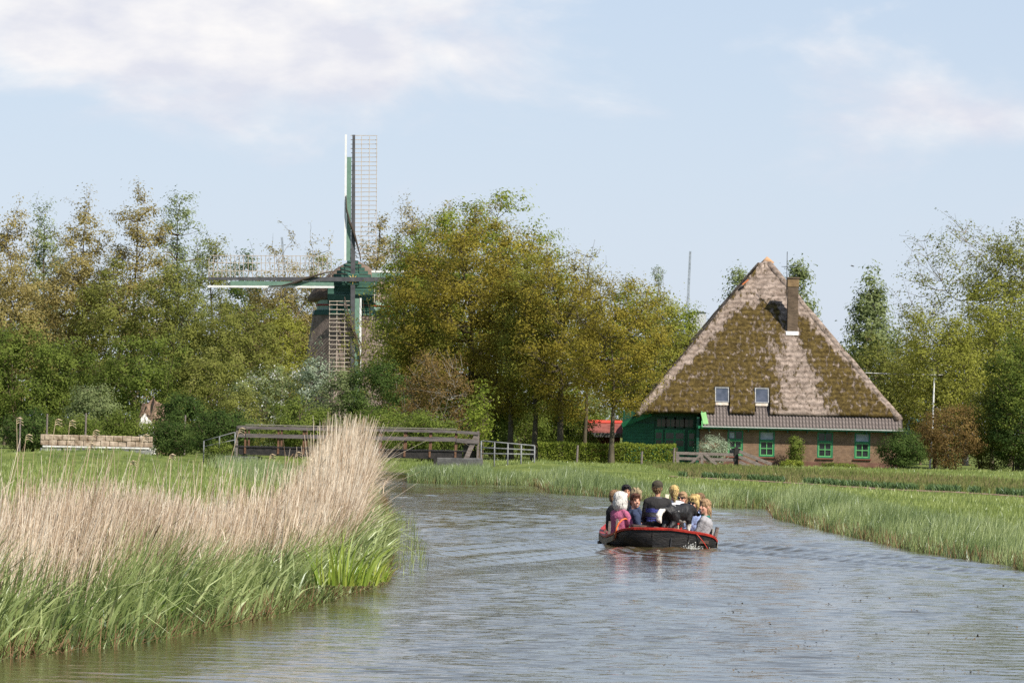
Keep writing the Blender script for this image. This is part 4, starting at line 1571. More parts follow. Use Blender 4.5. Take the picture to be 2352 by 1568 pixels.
    wt.build('ridge_tile', surf('orange_tile', (0.5, 0.12, 0.04), (0.6, 0.18, 0.06), 3, 0.7), house)
    # brick front wall
    x0, x1 = L(1607, 1000).x, 8.2
    wz1 = 2.55
    win = []
    for u in (1689, 1761.5, 1895.5, 1981):
        win.append(L(u, 1000).x)
    WZ0, WZ1, WW = 0.62, 2.24, 0.98
    wall = MB()
    xs = [x0]
    for w in win:
        xs += [w - WW / 2, w + WW / 2]
    xs.append(x1)
    T = 0.3
    for i in range(len(xs) - 1):
        a, b = xs[i], xs[i + 1]
        if i % 2 == 0:
            wall.box(((a + b) / 2, T / 2, wz1 / 2), (b - a, T, wz1))
        else:
            wall.box(((a + b) / 2, T / 2, WZ0 / 2), (b - a, T, WZ0))
            wall.box(((a + b) / 2, T / 2, (WZ1 + wz1) / 2), (b - a, T, wz1 - WZ1))
    wall.build('wall', brick_m, house)
    # side and back walls
    sw = MB()
    sw.box((x1 - 0.15, 8.2, 1.5), (0.3, 15.7, 3.0))
    sw.box((-8.0, 9.6, 1.6), (0.3, 13.2, 3.2))
    sw.box((0.1, 16.1, 1.6), (16.0, 0.3, 3.2))
    sw.build('side_wall', brick_m, house)
    MB().box(((x0 + x1) / 2, -0.02, 0.17), (x1 - x0, 0.06, 0.42)).build('plinth', plinth_m, house)
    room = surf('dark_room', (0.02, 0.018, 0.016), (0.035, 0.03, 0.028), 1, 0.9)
    # green fascia and soffit with brackets
    ez_e = L(1615, 979, YF - 0.5).z
    MB().box(((x0 + x1) / 2, -0.28, ez_e - 0.10), (x1 - x0 + 0.2, 0.5, 0.05)).build('soffit', green_m, house)
    MB().box(((x0 + x1) / 2 , -0.53, ez_e - 0.04), (x1 - x0 + 0.25, 0.04, 0.17)).build('fascia', green_m, house)
    br = MB().box((0, 0, 0), (0.07, 0.42, 0.16)).mesh('bracket')
    br.materials.append(green_d)
    k = x0 + 0.55
    while k < x1:
        o = link('bracket', br, None, house)
        o.location = (k, -0.25, ez_e - 0.205)
        k += 1.22
    # windows
    for wi, w in enumerate(win):
        fr = MB()
        t = 0.085
        yv = 0.06
        fr.box((w - WW / 2 + t / 2, yv, (WZ0 + WZ1) / 2), (t, 0.12, WZ1 - WZ0))
        fr.box((w + WW / 2 - t / 2, yv, (WZ0 + WZ1) / 2), (t, 0.12, WZ1 - WZ0))
        fr.box((w, yv, WZ1 - t / 2), (WW - 2 * t, 0.12, t))
        fr.box((w, yv, WZ0 + t / 2), (WW - 2 * t, 0.12, t))
        zt = WZ0 + (WZ1 - WZ0) * 0.63
        fr.box((w, yv - 0.005, zt), (WW - 2 * t, 0.12, 0.11))
        f = fr.build('window', green_m, house)
        lo0, lo1 = WZ0 + t, zt - 0.055
        s = MB()
        xl, xr = w - WW / 2 + t, w + WW / 2 - t
        for (a, b) in ((xl, xl + 0.05), (xr - 0.05, xr)):
            s.box(((a + b) / 2, yv - 0.02, (lo0 + lo1) / 2), (b - a, 0.05, lo1 - lo0))
        s.box((w, yv - 0.02, lo0 + 0.03), (xr - xl - 0.1, 0.05, 0.06))
        s.box((w, yv - 0.02, lo1 - 0.025), (xr - xl - 0.1, 0.05, 0.05))
        s.box((w, yv - 0.02, (lo0 + lo1) / 2), (0.045, 0.045, lo1 - lo0 - 0.11))
        s.box((w, yv - 0.021, (lo0 + lo1) / 2), (xr - xl - 0.1, 0.045, 0.045))
        s.build('sash', green_l, f)
        if wi in (0, 2):
            MB().box((w, yv - 0.01, (zt + 0.055 + WZ1 - t) / 2), (0.05, 0.06, WZ1 - t - zt - 0.055)).build('transom_bar', green_m, f)
        # panes
        for (a, b) in ((xl + 0.05, w - 0.0225), (w + 0.0225, xr - 0.05)):
            for (c_, d_) in ((lo0 + 0.06, (lo0 + lo1) / 2 - 0.0225), ((lo0 + lo1) / 2 + 0.0225, lo1 - 0.05)):
                MB().box(((a + b) / 2, yv + 0.01, (c_ + d_) / 2), (b - a, 0.012, d_ - c_)).build('pane', glass_m, f)
        MB().box((w, yv + 0.03, (zt + 0.055 + WZ1 - t) / 2), (xr - xl, 0.012, WZ1 - t - zt - 0.055)).build('pane', curtain_m if wi in (1, 3) else glass_m, f)
        if wi == 0:
            MB().box((xl + 0.2, yv + 0.045 - 0.03, (zt + WZ1 - 0.05) / 2), (0.3, 0.01, 0.34)).build('curtain', curtain_m, f)
        MB().box((w, -0.03, WZ0 - 0.035), (WW + 0.14, 0.14, 0.06)).build('sill', tile_red, f)
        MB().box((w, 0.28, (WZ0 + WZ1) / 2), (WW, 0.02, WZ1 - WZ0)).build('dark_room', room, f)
    # tile strip: individual pantiles
    tw = 0.205
    rows = 4
    tz0, tz1 = ez_e + 0.02, EZ + 0.12
    ty0, ty1 = -0.56, 0.42
    slope = Vector((0, ty1 - ty0, tz1 - tz0))
    rowl = slope / rows
    ncol = 8
    V, Fq = [], []
    for j, fr_ in enumerate((0.0, 1.12)):
        for i in range(ncol + 1):
            a = i / ncol
            V.append((tw * 1.04 * a, rowl.y * fr_ * 1.0, rowl.z * fr_ + 0.042 * math.sin(a * 2 * PI * 0.95 + 0.3) + (0.045 if j == 0 else 0.0)))
    for i in range(ncol):
        Fq.append((i, i + 1, ncol + 2 + i, ncol + 1 + i))
    # front lip
    o0 = len(V)
    for i in range(ncol + 1):
        x_, y_, z_ = V[i]
        V.append((x_, y_ + 0.004, z_ - 0.05))
    for i in range(ncol):
        Fq.append((o0 + i, o0 + i + 1, i + 1, i))
    tm = bpy.data.meshes.new('roof_tile')
    tm.from_pydata(V, [], Fq)
    tm.materials.append(tile_m)
    tx0 = L(1616, 970, YF - 0.4).x
    cols = int((x1 + 0.15 - tx0) / tw)
    for c_ in range(cols):
        x = tx0 + c_ * tw
        up = 4
        for w in (w1, w2):
            if abs(x + tw / 2 - w) < 0.47:
                up = 6
        for r_ in range(up):
            o = link('roof_tile', tm, None, house)
            if r_ < 4:
                o.location = (x, ty0 + rowl.y * r_, tz0 + rowl.z * r_)
            else:
                o.location = (x, ty0 + rowl.y * 4 + (rowl.z / sl) * (r_ - 4), tz0 + rowl.z * r_ - 0.02)
            o.rotation_euler = (random.gauss(0, 0.015), random.gauss(0, 0.02), random.gauss(0, 0.015))
    under = MB()
    under.add([(tx0 - 0.02, ty0 + 0.03, tz0 - 0.05), (x1 + 0.12, ty0 + 0.03, tz0 - 0.05), (x1 + 0.12, ty1, tz1 - 0.07), (tx0 - 0.02, ty1, tz1 - 0.07)], [(0, 1, 2, 3)])
    under.build('roof_deck', dark_wood, house)
    gt = MB().tube([(tx0 - 0.05, ty0 - 0.05, tz0 - 0.03), (x1 + 0.15, ty0 - 0.05, tz0 - 0.04)], 0.035, 6)
    gt.build('gutter', surf('pale_zinc', (0.4, 0.4, 0.38), (0.55, 0.55, 0.52), 5, 0.5), house)
    # light green barge board at the left end of the tiles
    bb = MB()
    bb.beam((tx0 - 0.10, ty0 - 0.1, tz0 - 0.12), (tx0 - 0.10, ty1 - 0.3, tz1 - 0.12), 0.05, 0.22)
    bb.build('barge_board', green_l, house)
    bb2 = MB().box((tx0 + 0.06, ty0 + 0.1, (tz0 + tz1) / 2 + 0.0), (0.32, 0.03, 0.75), Matrix.Rotation(R(-14), 3, 'Y'))
    bb2.build('end_board', surf('pale_green_board', (0.3, 0.62, 0.24), (0.38, 0.7, 0.3), 3, 0.5), house)
    # skylights
    for w in (w1, w2):
        zb, zt = EZ + 0.155 * (AZ - EZ) - 0.62, EZ + 0.155 * (AZ - EZ) + 0.12
        cy = EY + 0.5 * HW * 0.155 * 2 - 0.1
        M = Matrix.Rotation(-(PI / 2 - math.atan(sl)) * 0.72, 3, 'X')
        c0 = Vector((w, EY + 0.155 * HW - 0.32, EZ + 0.155 * (AZ - EZ) - 0.42))
        s = MB()
        for dx in (-0.4, 0.4):
            s.box(c0 + M @ Vector((dx, 0, 0)), (0.05, 0.10, 1.06), M)
        for dz in (-0.5, 0.5):
            s.box(c0 + M @ Vector((0, 0, dz)), (0.75, 0.10, 0.05), M)
        f = s.build('skylight', surf('skylight_frame', (0.22, 0.23, 0.24), (0.42, 0.42, 0.41), 6, 0.5), house)
        g_ = MB().box(c0 + M @ Vector((0, 0.0, 0)), (0.73, 0.02, 0.93), M)
        g_.build('pane', surf('skylight_glass', (0.05, 0.06, 0.08), (0.09, 0.1, 0.13), 2, 0.08, spec=0.7), f)
        fl = MB().box(c0 + M @ Vector((0, 0.02, -0.62)), (0.8, 0.05, 0.2), M)
        fl.build('lead_flashing', surf('lead_apron', (0.36, 0.29, 0.22), (0.6, 0.54, 0.46), 4, 0.7), f)
        sd = MB()
        for dx in (-0.455, 0.455):
            sd.box(c0 + M @ Vector((dx, 0.12, -0.15)), (0.03, 0.34, 1.4), M)
        sd.box(c0 + M @ Vector((0, 0.12, 0.56)), (0.9, 0.34, 0.05), M)
        sd.build('skylight_curb', dark_wood, f)
    # chimney
    cu = 1820
    base_p = L(cu, 768, YF)
    # depth where the slope is at that height, solved along the sight line
    for _ in range(6):
        tt = (base_p.z - EZ) / (AZ - EZ)
        base_p = L(cu, 768, YF + EY + tt * HW)
    chy = base_p.y + 0.35
    topz = L(cu, 640, YF + chy).z
    ch = MB().box((base_p.x, chy, (topz + base_p.z) / 2 - 0.4), (0.66, 0.66, topz - base_p.z + 0.6))
    cho = ch.build('chimney', chim_m, house, bevel=0.012)
    MB().box((base_p.x, chy, topz - 0.28), (0.72, 0.72, 0.5)).build('chimney_head', chim_top, cho, bevel=0.01)
    MB().box((base_p.x, chy, topz + 0.03), (0.8, 0.8, 0.1)).build('chimney_cap', chim_m, cho, bevel=0.01)
    MB().box((base_p.x - 0.02, base_p.y - 0.06, base_p.z + 0.05), (0.78, 0.12, 0.26), Matrix.Rotation(R(-30), 3, 'X')).build('flashing', white_m, cho)
    an = MB()
    an.tube([(base_p.x - 0.4, chy, topz - 1.2), (base_p.x - 0.4, chy, topz + 1.7)], 0.022, 5)
    an.tube([(base_p.x - 0.75, chy, topz + 0.75), (base_p.x - 0.3, chy, topz + 0.75)], 0.015, 4)
    for k in range(4):
        an.tube([(base_p.x - 0.7 + 0.1 * k, chy - 0.15, topz + 0.75), (base_p.x - 0.7 + 0.1 * k, chy + 0.15, topz + 0.75)], 0.01, 4)
    an.build('antenna', iron_m, cho)
    # --- green wooden bay under the left of the thatch
    lx0, lx1 = L(1430, 1000, YF + 1.4).x, x0 - 0.02
    by = 1.5
    MB().box(((lx0 + lx1) / 2, by + 0.1, 1.65), (lx1 - lx0, 0.12, 3.3)).build('bay_wall', green_d, house)
    px1 = L(1502, 1000, YF + 1.4).x
    nb = 12
    for k in range(nb):
        z = 0.25 + k * 0.2
        ww = px1 - lx0
        MB().box(((lx0 + px1) / 2, by - 0.02 - 0.008 * (k % 2), z), (ww, 0.035, 0.19), Matrix.Rotation(R(-5), 3, 'X')).build('plank', surf('plank_green_shaded', (0.006, 0.075, 0.038), (0.012, 0.115, 0.058), 3, 0.6, 0.2, 20), house)  # shade of oak and thatch put into the colour: darker copy of the green
    MB().beam((lx0 - 0.05, by - 0.12, 2.4), (lx0 + 1.7, by - 0.9, 3.15), 0.06, 0.28).build('bay_barge_board', green_m, house)
    cp = MB()
    cp.box((lx1 - 0.1, 0.6, 1.5), (0.16, 1.6, 3.0))
    cp.build('bay_corner', green_d, house)
    # upper small arched windows and green doors
    wxs = np.linspace(px1 + 0.45, lx1 - 0.6, 4)
    for i, wx_ in enumerate(wxs):
        f = MB().box((wx_, by, 2.62), (0.72, 0.06, 0.62)).build('bay_window', green_d, house)
        MB().box((wx_, by - 0.035, 2.60), (0.52, 0.02, 0.46)).build('pane', surf('brown_glass', (0.07, 0.055, 0.045), (0.12, 0.095, 0.08), 2, 0.3), f)
        MB().box((wx_, by - 0.05, 2.6), (0.04, 0.02, 0.46)).build('glazing_bar', green_d, f)
    for i, (wx_, ww) in enumerate(((px1 + 0.3, 0.5), (px1 + 1.3, 1.25), (px1 + 2.6, 0.95))):
        f = MB().box((wx_, by - 0.005, 1.15), (ww, 0.07, 2.1)).build('door', green_m, house)
        k = 2 if ww > 0.8 else 1
        for a in range(k):
            for b in range(2):
                MB().box((wx_ - ww / 2 + ww * (a + 0.5) / k, by - 0.045, 1.35 + 0.45 * b), (ww / k - 0.14, 0.02, 0.36)).build('pane', glass_m, f)
    return house, cx, YF, GZ0


HOUSE, HX, HYF, HZ0 = build_house()


# ------------------------------------------------------------------ windmill
def build_mill():
    D = 313.0
    ax = at(811, 642, D)
    g = 0.2
    mill = empty('windmill', (ax.x - 0.1, D + 3.6, g))
    tag(mill, 'thatched octagonal windmill with green cap and four lattice sails', 'windmill')
    mx, my = mill.location.x, mill.location.y
    HUB = Vector((ax.x - mx, D - my, ax.z - g))
    mthatch = surf('mill_thatch', (0.15, 0.115, 0.095), (0.26, 0.20, 0.17), 2.0, 0.95, 0.6, 12, (1, 1, 0.5))
    capthatch = surf('mill_cap_thatch', (0.10, 0.07, 0.05), (0.19, 0.14, 0.10), 2.5, 0.95, 0.6, 14)
    # tower
    zt = at(800, 715, D + 3).z - g
    zs = np.linspace(0, zt, 9)
    rb, rt_ = 5.1, 3.25
    V, Fq = [], []
    for z in zs:
        t = z / zt
        r = rb + (rt_ - rb) * (t ** 0.85)
        for k in range(8):
            a = PI / 8 + k * PI / 4 + R(6)
            V.append((math.cos(a) * r, math.sin(a) * r, z))
    for i in range(len(zs) - 1):
        for k in range(8):
            Fq.append((i * 8 + k, i * 8 + (k + 1) % 8, (i + 1) * 8 + (k + 1) % 8, (i + 1) * 8 + k))
    mb = MB()
    mb.add(V, Fq)
    mb.build('tower', mthatch, mill)

    def band(name, z0, z1, r0, r1, mat):
        V, Fq = [], []
        for z, r in ((z0, r0), (z1, r1)):
            for k in range(8):
                a = PI / 8 + k * PI / 4 + R(6)
                V.append((math.cos(a) * r, math.sin(a) * r, z))
        for k in range(8):
            Fq.append((k, (k + 1) % 8, 8 + (k + 1) % 8, 8 + k))
        Fq += [tuple(range(7, -1, -1)), tuple(range(8, 16))]
        MB().add(V, Fq).build(name, mat, mill)
    band('dark_green_band', zt - 0.35, zt + 0.05, 3.38, 3.25, green_d)
    band('pale_green_band', zt + 0.05, zt + 0.38, 3.0, 2.98, mill_pale)
    band('red_band', zt + 0.38, zt + 0.5, 3.05, 3.05, surf('dark_red_paint', (0.2, 0.02, 0.015), (0.28, 0.03, 0.02), 4, 0.6))
    band('upper_pale_band', zt + 0.5, zt + 0.80, 3.0, 3.0, mill_pale)
    # thatched cap: boat shape along the shaft axis
    z0 = zt + 0.72
    za = at(790, 600, D + 3).z - g + 0.1
    V, Fq = [], []
    n = 20
    prof = [(1.0, 0.0), (1.0, 0.1), (0.82, 0.36), (0.6, 0.62), (0.34, 0.84), (0.14, 0.95), (0.02, 1.0)]
    for (f_, h) in prof:
        for k in range(n):
            a = 2 * PI * k / n
            V.append((math.cos(a) * 3.55 * f_, math.sin(a) * 3.5 * f_ * (1 if math.sin(a) > 0 else 0.72) + 0.2, z0 + (za - z0) * h + 0.06 * math.sin(5 * a)))
    for i in range(len(prof) - 1):
        for k in range(n):
            Fq.append((i * n + k, i * n + (k + 1) % n, (i + 1) * n + (k + 1) % n, (i + 1) * n + k))
    Fq.append(tuple(range(n - 1, -1, -1)))
    MB().add(V, Fq).build('cap', capthatch, mill, True)
    # green front of the cap: trapezoid of boards
    yf = -2.75
    zc0 = z0 - 0.35
    nb = 12
    pts = [(1.72, zc0 + 0.5), (1.72, zc0 + 1.15), (1.9, zc0 + 1.6), (0.0, za + 0.15)]

    def halfw(z):
        if z < zc0 + 1.75:
            return 1.85
        return max(0.06, 2.0 * (za + 0.2 - z) / (za + 0.2 - (zc0 + 1.75)))
    z = zc0 + 0.1
    bh = 0.26
    k = 0
    while z + bh < za + 0.15:
        w = 2 * halfw(z + bh / 2)
        o = MB().box((0, yf - 0.02 * (k % 2), z + bh / 2), (w, 0.07, bh - 0.02), Matrix.Rotation(R(-6), 3, 'X')).build('cap_board', mill_green if k > 5 else (mill_pale if 1 < k < 3 else mill_green), mill)
        z += bh
        k += 1
    MB().box((0, yf + 0.12, (zc0 + za) / 2 - 0.5), (2.9, 0.1, za - zc0 - 1.7)).build('cap_front_wall', green_d, mill)
    be = MB()
    be.box((0, yf - 0.2, zc0 + 0.62), (3.7, 0.34, 0.42))
    be.build('cap_beam', mill_green, mill)
    be2 = MB()
    be2.box((0, yf - 0.02, zc0 - 0.12), (2.9, 0.2, 0.3))
    be2.build('under_beam', green_d, mill)
    sh = MB()
    sh.tube([Vector((0, 2, HUB.z - 0.5)), HUB + Vector((0, 0.3, -0.02))], 0.32, 10)
    sh.build('wind_shaft', iron_m, mill)
    hb = MB().box(HUB + Vector((0, -0.1, 0)), (0.95, 0.8, 0.95)).build('hub', mill_green, mill, bevel=0.08)
    st = MB()
    for k in range(8):
        a = k * PI / 4
        d = Vector((math.cos(a), 0, math.sin(a)))
        e = Vector((-math.sin(a), 0, math.cos(a)))
        c = HUB + Vector((0, -0.54, 0))
        st.add([c + e * 0.07, c - e * 0.07, c + d * 0.42, c + Vector((0, -0.05, 0)), c + Vector((0, 0.03, 0))],
               [(0, 3, 2), (3, 1, 2), (0, 2, 4), (1, 4, 2)])
    st.build('gold_star', surf('gold_paint', (0.75, 0.5, 0.1), (0.85, 0.65, 0.2), 4, 0.35), hb)
    lath_m = surf('sail_lath', (0.36, 0.30, 0.24), (0.54, 0.47, 0.39), 3, 0.85)
    stock_m = surf('sail_stock', (0.055, 0.055, 0.06), (0.10, 0.10, 0.105), 2, 0.6)
    cloth_m = surf('furled_cloth', (0.045, 0.035, 0.028), (0.085, 0.065, 0.05), 3, 0.95, 0.5)
    LEN = 11.05
    nbar = 29
    first = None
    tilt = R(0.35)
    # shared meshes, built along +Z with the lattice on +X
    stock = MB()
    stock.add([(-0.17, -0.13, 0), (0.17, -0.13, 0), (0.17, 0.13, 0), (-0.17, 0.13, 0), (-0.10, -0.09, LEN), (0.10, -0.09, LEN), (0.10, 0.09, LEN), (-0.10, 0.09, LEN)],
              [(0, 1, 5, 4), (1, 2, 6, 5), (2, 3, 7, 6), (3, 0, 4, 7), (3, 2, 1, 0), (4, 5, 6, 7)])
    stock_me = stock.mesh('sail')
    stock_me.materials.append(stock_m)
    bar_me = MB().box((0.78, 0, 0), (2.05, 0.04, 0.05)).mesh('sail_bar')
    bar_me.materials.append(lath_m)
    lath_me = MB().box((0, -0.02, (LEN + 1.4) / 2 + 0.05), (0.045, 0.03, LEN - 1.75)).mesh('sail_lath')
    lath_me.materials.append(lath_m)
    board_me = MB().box((-0.34, -0.05, 5.4), (0.34, 0.03, 7.9)).mesh('sail_board')
    board_me.materials.append(surf('sail_board_green', (0.12, 0.21, 0.16), (0.17, 0.28, 0.21), 2, 0.6))
    edge_me = MB().box((-0.6, -0.06, (LEN + 1.45) / 2), (0.15, 0.05, LEN - 1.4)).mesh('sail_edge')
    edge_me.materials.append(white_m)
    rope = MB()
    rp = [(0.62, -0.22, 1.35), (0.5, -0.24, 2.0), (0.25, -0.26, 2.9), (0.05, -0.26, 3.6), (-0.25, -0.26, 4.3), (-0.52, -0.2, 5.4), (-0.55, -0.14, 6.4)]
    rope.tube(rp, [0.03, 0.05, 0.08, 0.11, 0.10, 0.06, 0.03], 7)
    rope_me = rope.mesh('sail_cloth', True)
    rope_me.materials.append(cloth_m)
    for k in range(4):
        s = link('sail', stock_me, None, mill)
        s.location = HUB + Vector((0, -0.35 - 0.14 * (k % 2), 0))
        s.rotation_euler = (0, -R(0.9) + k * PI / 2, 0)
        for b in range(nbar):
            o = link('sail_bar', bar_me, None, s)
            o.location = (random.gauss(0, 0.012), 0, 1.65 + (LEN - 1.7) * b / (nbar - 1))
            o.rotation_euler = (0, random.gauss(0, 0.012), R(-10 + 8 * b / nbar))
        for xo in (0.6, 1.2, 1.76):
            o = link('sail_lath', lath_me, None, s)
            o.location = (xo, -xo * 0.08, 0)
        link('sail_board', board_me, None, s)
        link('sail_edge', edge_me, None, s)
        link('sail_cloth', rope_me, None, s)
    # tail poles of the winding gear, ropes
    tp = MB()
    tp.tube([(1.9, 0.5, z0 + 1.3), (5.6, 0.8, z0 + 1.25)], 0.09, 6)
    tp.build('tail_beam', white_m, mill)


build_mill()


# ------------------------------------------------------------------ bridge and rails
def build_bridge():
    Y = 188.0
    a, b = at(545, 1038, Y), at(1100, 1050, Y)
    dz = 1.05
    br = empty('footbridge', (a.x, Y, 0))
    tag(br, 'wooden plank bridge with two weathered rails over the river', 'bridge')
    L = b.x - a.x
    W = 2.6

    def rel(x, y, z):
        return Vector((x, y, z))
    top_z = (at(820, 985, Y).z)
    mid_z = (at(820, 1005, Y).z)
    dk = at(820, 1031, Y).z
    xs = [at(u, 1000, Y).x - a.x for u in (545, 564, 640, 698, 756, 814, 872, 930, 988, 1047, 1098)]
    xr = xs[-2]
    MB().box(((xs[1] + xr) / 2, 0, dk - 0.2), (xr - xs[1] + 0.6, 0.22, 0.34)).build('main_beam', dark_wood, br)
    MB().box(((xs[1] + xr) / 2, W, dk - 0.2), (xr - xs[1] + 0.6, 0.22, 0.34)).build('main_beam', dark_wood, br)
    npl = 44
    pm = MB().box((0, 0, 0), ((xr - xs[1] + 1.2) / npl - 0.02, W + 0.3, 0.06)).mesh('deck_plank')
    pm.materials.append(dark_wood)
    for k in range(npl):
        o = link('deck_plank', pm, None, br)
        o.location = (xs[1] - 0.5 + (xr - xs[1] + 1.2) * (k + 0.5) / npl, W / 2, dk + 0.0 + random.gauss(0, 0.006))
    for side in (0.0, W):
        for i, x in enumerate(xs):
            if side > 0 and i == 0:
                continue
            zb = dk - 0.3 if 0 < i < len(xs) - 1 else 0.3
            MB().beam((x, side - 0.1, zb), (x, side - 0.1, top_z + 0.02), 0.09, 0.09).build('post', rust_m if 0 < i < 10 else grey_wood, br)
        segs = [(0, 1), (1, 5), (5, 9), (9, 10)]
        for (i, j) in segs:
            for z, h in ((top_z - 0.02, 0.13), (mid_z, 0.17)):
                drop = -0.07 if i == 9 else 0
                MB().beam((xs[i] + 0.01, side - 0.19, z + random.gauss(0, 0.01) + drop * 0.4), (xs[j] + 0.03, side - 0.19, z + random.gauss(0, 0.015) + drop), 0.06, h).build('rail_board', rail_wood, br)
        MB().beam((xs[9] + 0.35, side - 0.14, 0.45), (xs[10] - 0.05, side - 0.14, top_z - 0.1), 0.07, 0.2).build('brace', grey_wood, br)
        rim = MB().beam((xs[1], side - 0.19, top_z + 0.10), (xs[9], side - 0.19, top_z + 0.10), 0.09, 0.03)
        rim.build('rail_cap', surf('pale_cap', (0.2, 0.18, 0.15), (0.3, 0.27, 0.23), 3, 0.9), br)
    # abutments
    axl = at(1003, 1060, Y).x - a.x
    MB().box((axl + 1.05, W / 2, 0.25), (2.1, W + 0.7, 1.1)).build('abutment', surf('old_abutment', (0.06, 0.06, 0.058), (0.14, 0.138, 0.13), 2.2, 0.95, 0.4, 20), br, bevel=0.03)
    MB().box((axl - 0.06, -0.25, 0.2), (0.16, 0.16, 1.1)).build('pile', dark_wood, br)
    MB().box((xs[1] - 0.2, W / 2, 0.2), (1.6, W + 0.6, 0.95)).build('abutment', surf('old_abutment', (0.06, 0.06, 0.058), (0.14, 0.138, 0.13), 2.2, 0.95, 0.4, 20), br, bevel=0.03)
    # white tube rail right of the bridge
    g = empty('tube_railing', (at(1105, 1040, 190).x, 190, 0.1))
    tag(g, 'grey galvanised tube railing at the right end of the bridge', 'railing')
    p0, p1 = at(1105, 1012, 190), at(1228, 1023, 190)
    gx_, gz_ = g.location.x, g.location.z
    for f_ in (0.0, 0.5, 0.95):
        z0_, z1_ = p0.z - 0.62 * f_, p1.z - 0.42 * f_
        MB().tube([(0, 0, z0_ - gz_), (p1.x - gx_, 0, z1_ - gz_)], 0.035, 6).build('tube_rail', galv_m, g, True)
    for k in range(5):
        x = (p1.x - gx_) * k / 4
        MB().tube([(x, 0, -0.1), (x, 0, (p0.z + (p1.z - p0.z) * k / 4) - gz_)], 0.035, 6).build('tube_post', galv_m, g, True)
    g = empty('tube_railing', (at(468, 1030, 192).x, 192, 0.1))
    tag(g, 'thin wire railing sloping down left of the bridge', 'railing')
    p0, p1 = at(468, 1012, 192), at(540, 992, 192)
    gx_ = g.location.x
    for f_ in (0.0, 0.9):
        MB().tube([(0, 0, p0.z - 0.1 - 0.3 * f_), (p1.x - gx_, 0, p1.z - 0.1 - 0.4 * f_)], 0.02, 5).build('wire_rail', galv_m, g, True)
    for k in range(3):
        x = (p1.x - gx_) * k / 2
        MB().tube([(x, 0, 0.0), (x, 0, p0.z - 0.1 + (p1.z - p0.z) * k / 2)], 0.03, 6).build('wire_post', galv_m, g, True)


build_bridge()


# ------------------------------------------------------------------ gate, fence, hedge, wall and the small things round the house
def gz(x, y):
    return float(land(np.array([x]), np.array([y]))[0])


def build_gate():
    Y = 246.0
    P = lambda u, v: at(u, v, Y)
    o0 = P(1556, 1074)
    g = empty('field_gate', (o0.x, Y, gz(o0.x, Y)))
    tag(g, 'weathered wooden field gate with a diagonal brace before the house', 'gate')
    b = g.location

    def brd(name, u0, v0, u1, v1, w, yo=0.0, mat=grey_wood):
        p, q_ = P(u0, v0) - b, P(u1, v1) - b
        p.y = q_.y = yo
        return MB().beam(p, q_, 0.06, w).build(name, mat, g, bevel=0.006)
    for v0, v1 in ((1040, 1044), (1052, 1056), (1070, 1074)):
        brd('rail', 1553, v0, 1690, v1, 0.17)
    brd('stile', 1556, 1038, 1556, 1078, 0.2, -0.065)
    brd('stile', 1612, 1040, 1612, 1078, 0.17, -0.065)
    brd('brace', 1612, 1042, 1575, 1074, 0.14, -0.068)
    brd('brace', 1616, 1040, 1656, 1076, 0.17, -0.068)
    MB().box((P(1691, 1050) - b) + Vector((0, 0.02, -0.05)), (0.24, 0.24, 1.35)).build('gate_post', dark_wood, g, bevel=0.01)
    f = empty('field_gate', (P(1697, 1070).x, Y - 0.3, gz(P(1697, 1070).x, Y)))
    tag(f, 'collapsed gate with slanting rails against the dark gate post', 'gate')
    b2 = f.location
    for (u0, v0, u1, v1) in ((1697, 1036, 1772, 1066), (1697, 1048, 1770, 1078), (1697, 1060, 1735, 1078)):
        p, q_ = P(u0, v0) - b2, P(u1, v1) - b2
        p.y = q_.y = 0
        MB().beam(p, q_, 0.06, 0.19).build('rail', grey_wood, f, bevel=0.006)
    p, q_ = P(1738, 1050) - b2, P(1738, 1080) - b2
    p.y = q_.y = 0.07
    MB().beam(p, q_, 0.08, 0.14).build('stile', grey_wood, f)
    # fence posts in front of the hedge
    for k, (u, v, lab) in enumerate(((1326, 1022, 'grey fence post before the left end of the hedge'), (1474, 1036, 'grey fence post before the middle of the hedge'), (1548, 1028, 'pale fence post where the hedge meets the gate'))):
        p = at(u, v, 245.5)
        z = gz(p.x, 245.5)
        m = MB().tube([(0, 0, -0.1), (0.01, 0, (p.z - z) * 0.6), (0.03, 0, p.z - z)], [0.07, 0.065, 0.06], 7)
        o = m.build('fence_post', grey_wood)
        o.location = (p.x, 245.5, z)
        tag(o, lab, 'post', 'posts along the hedge')


build_gate()


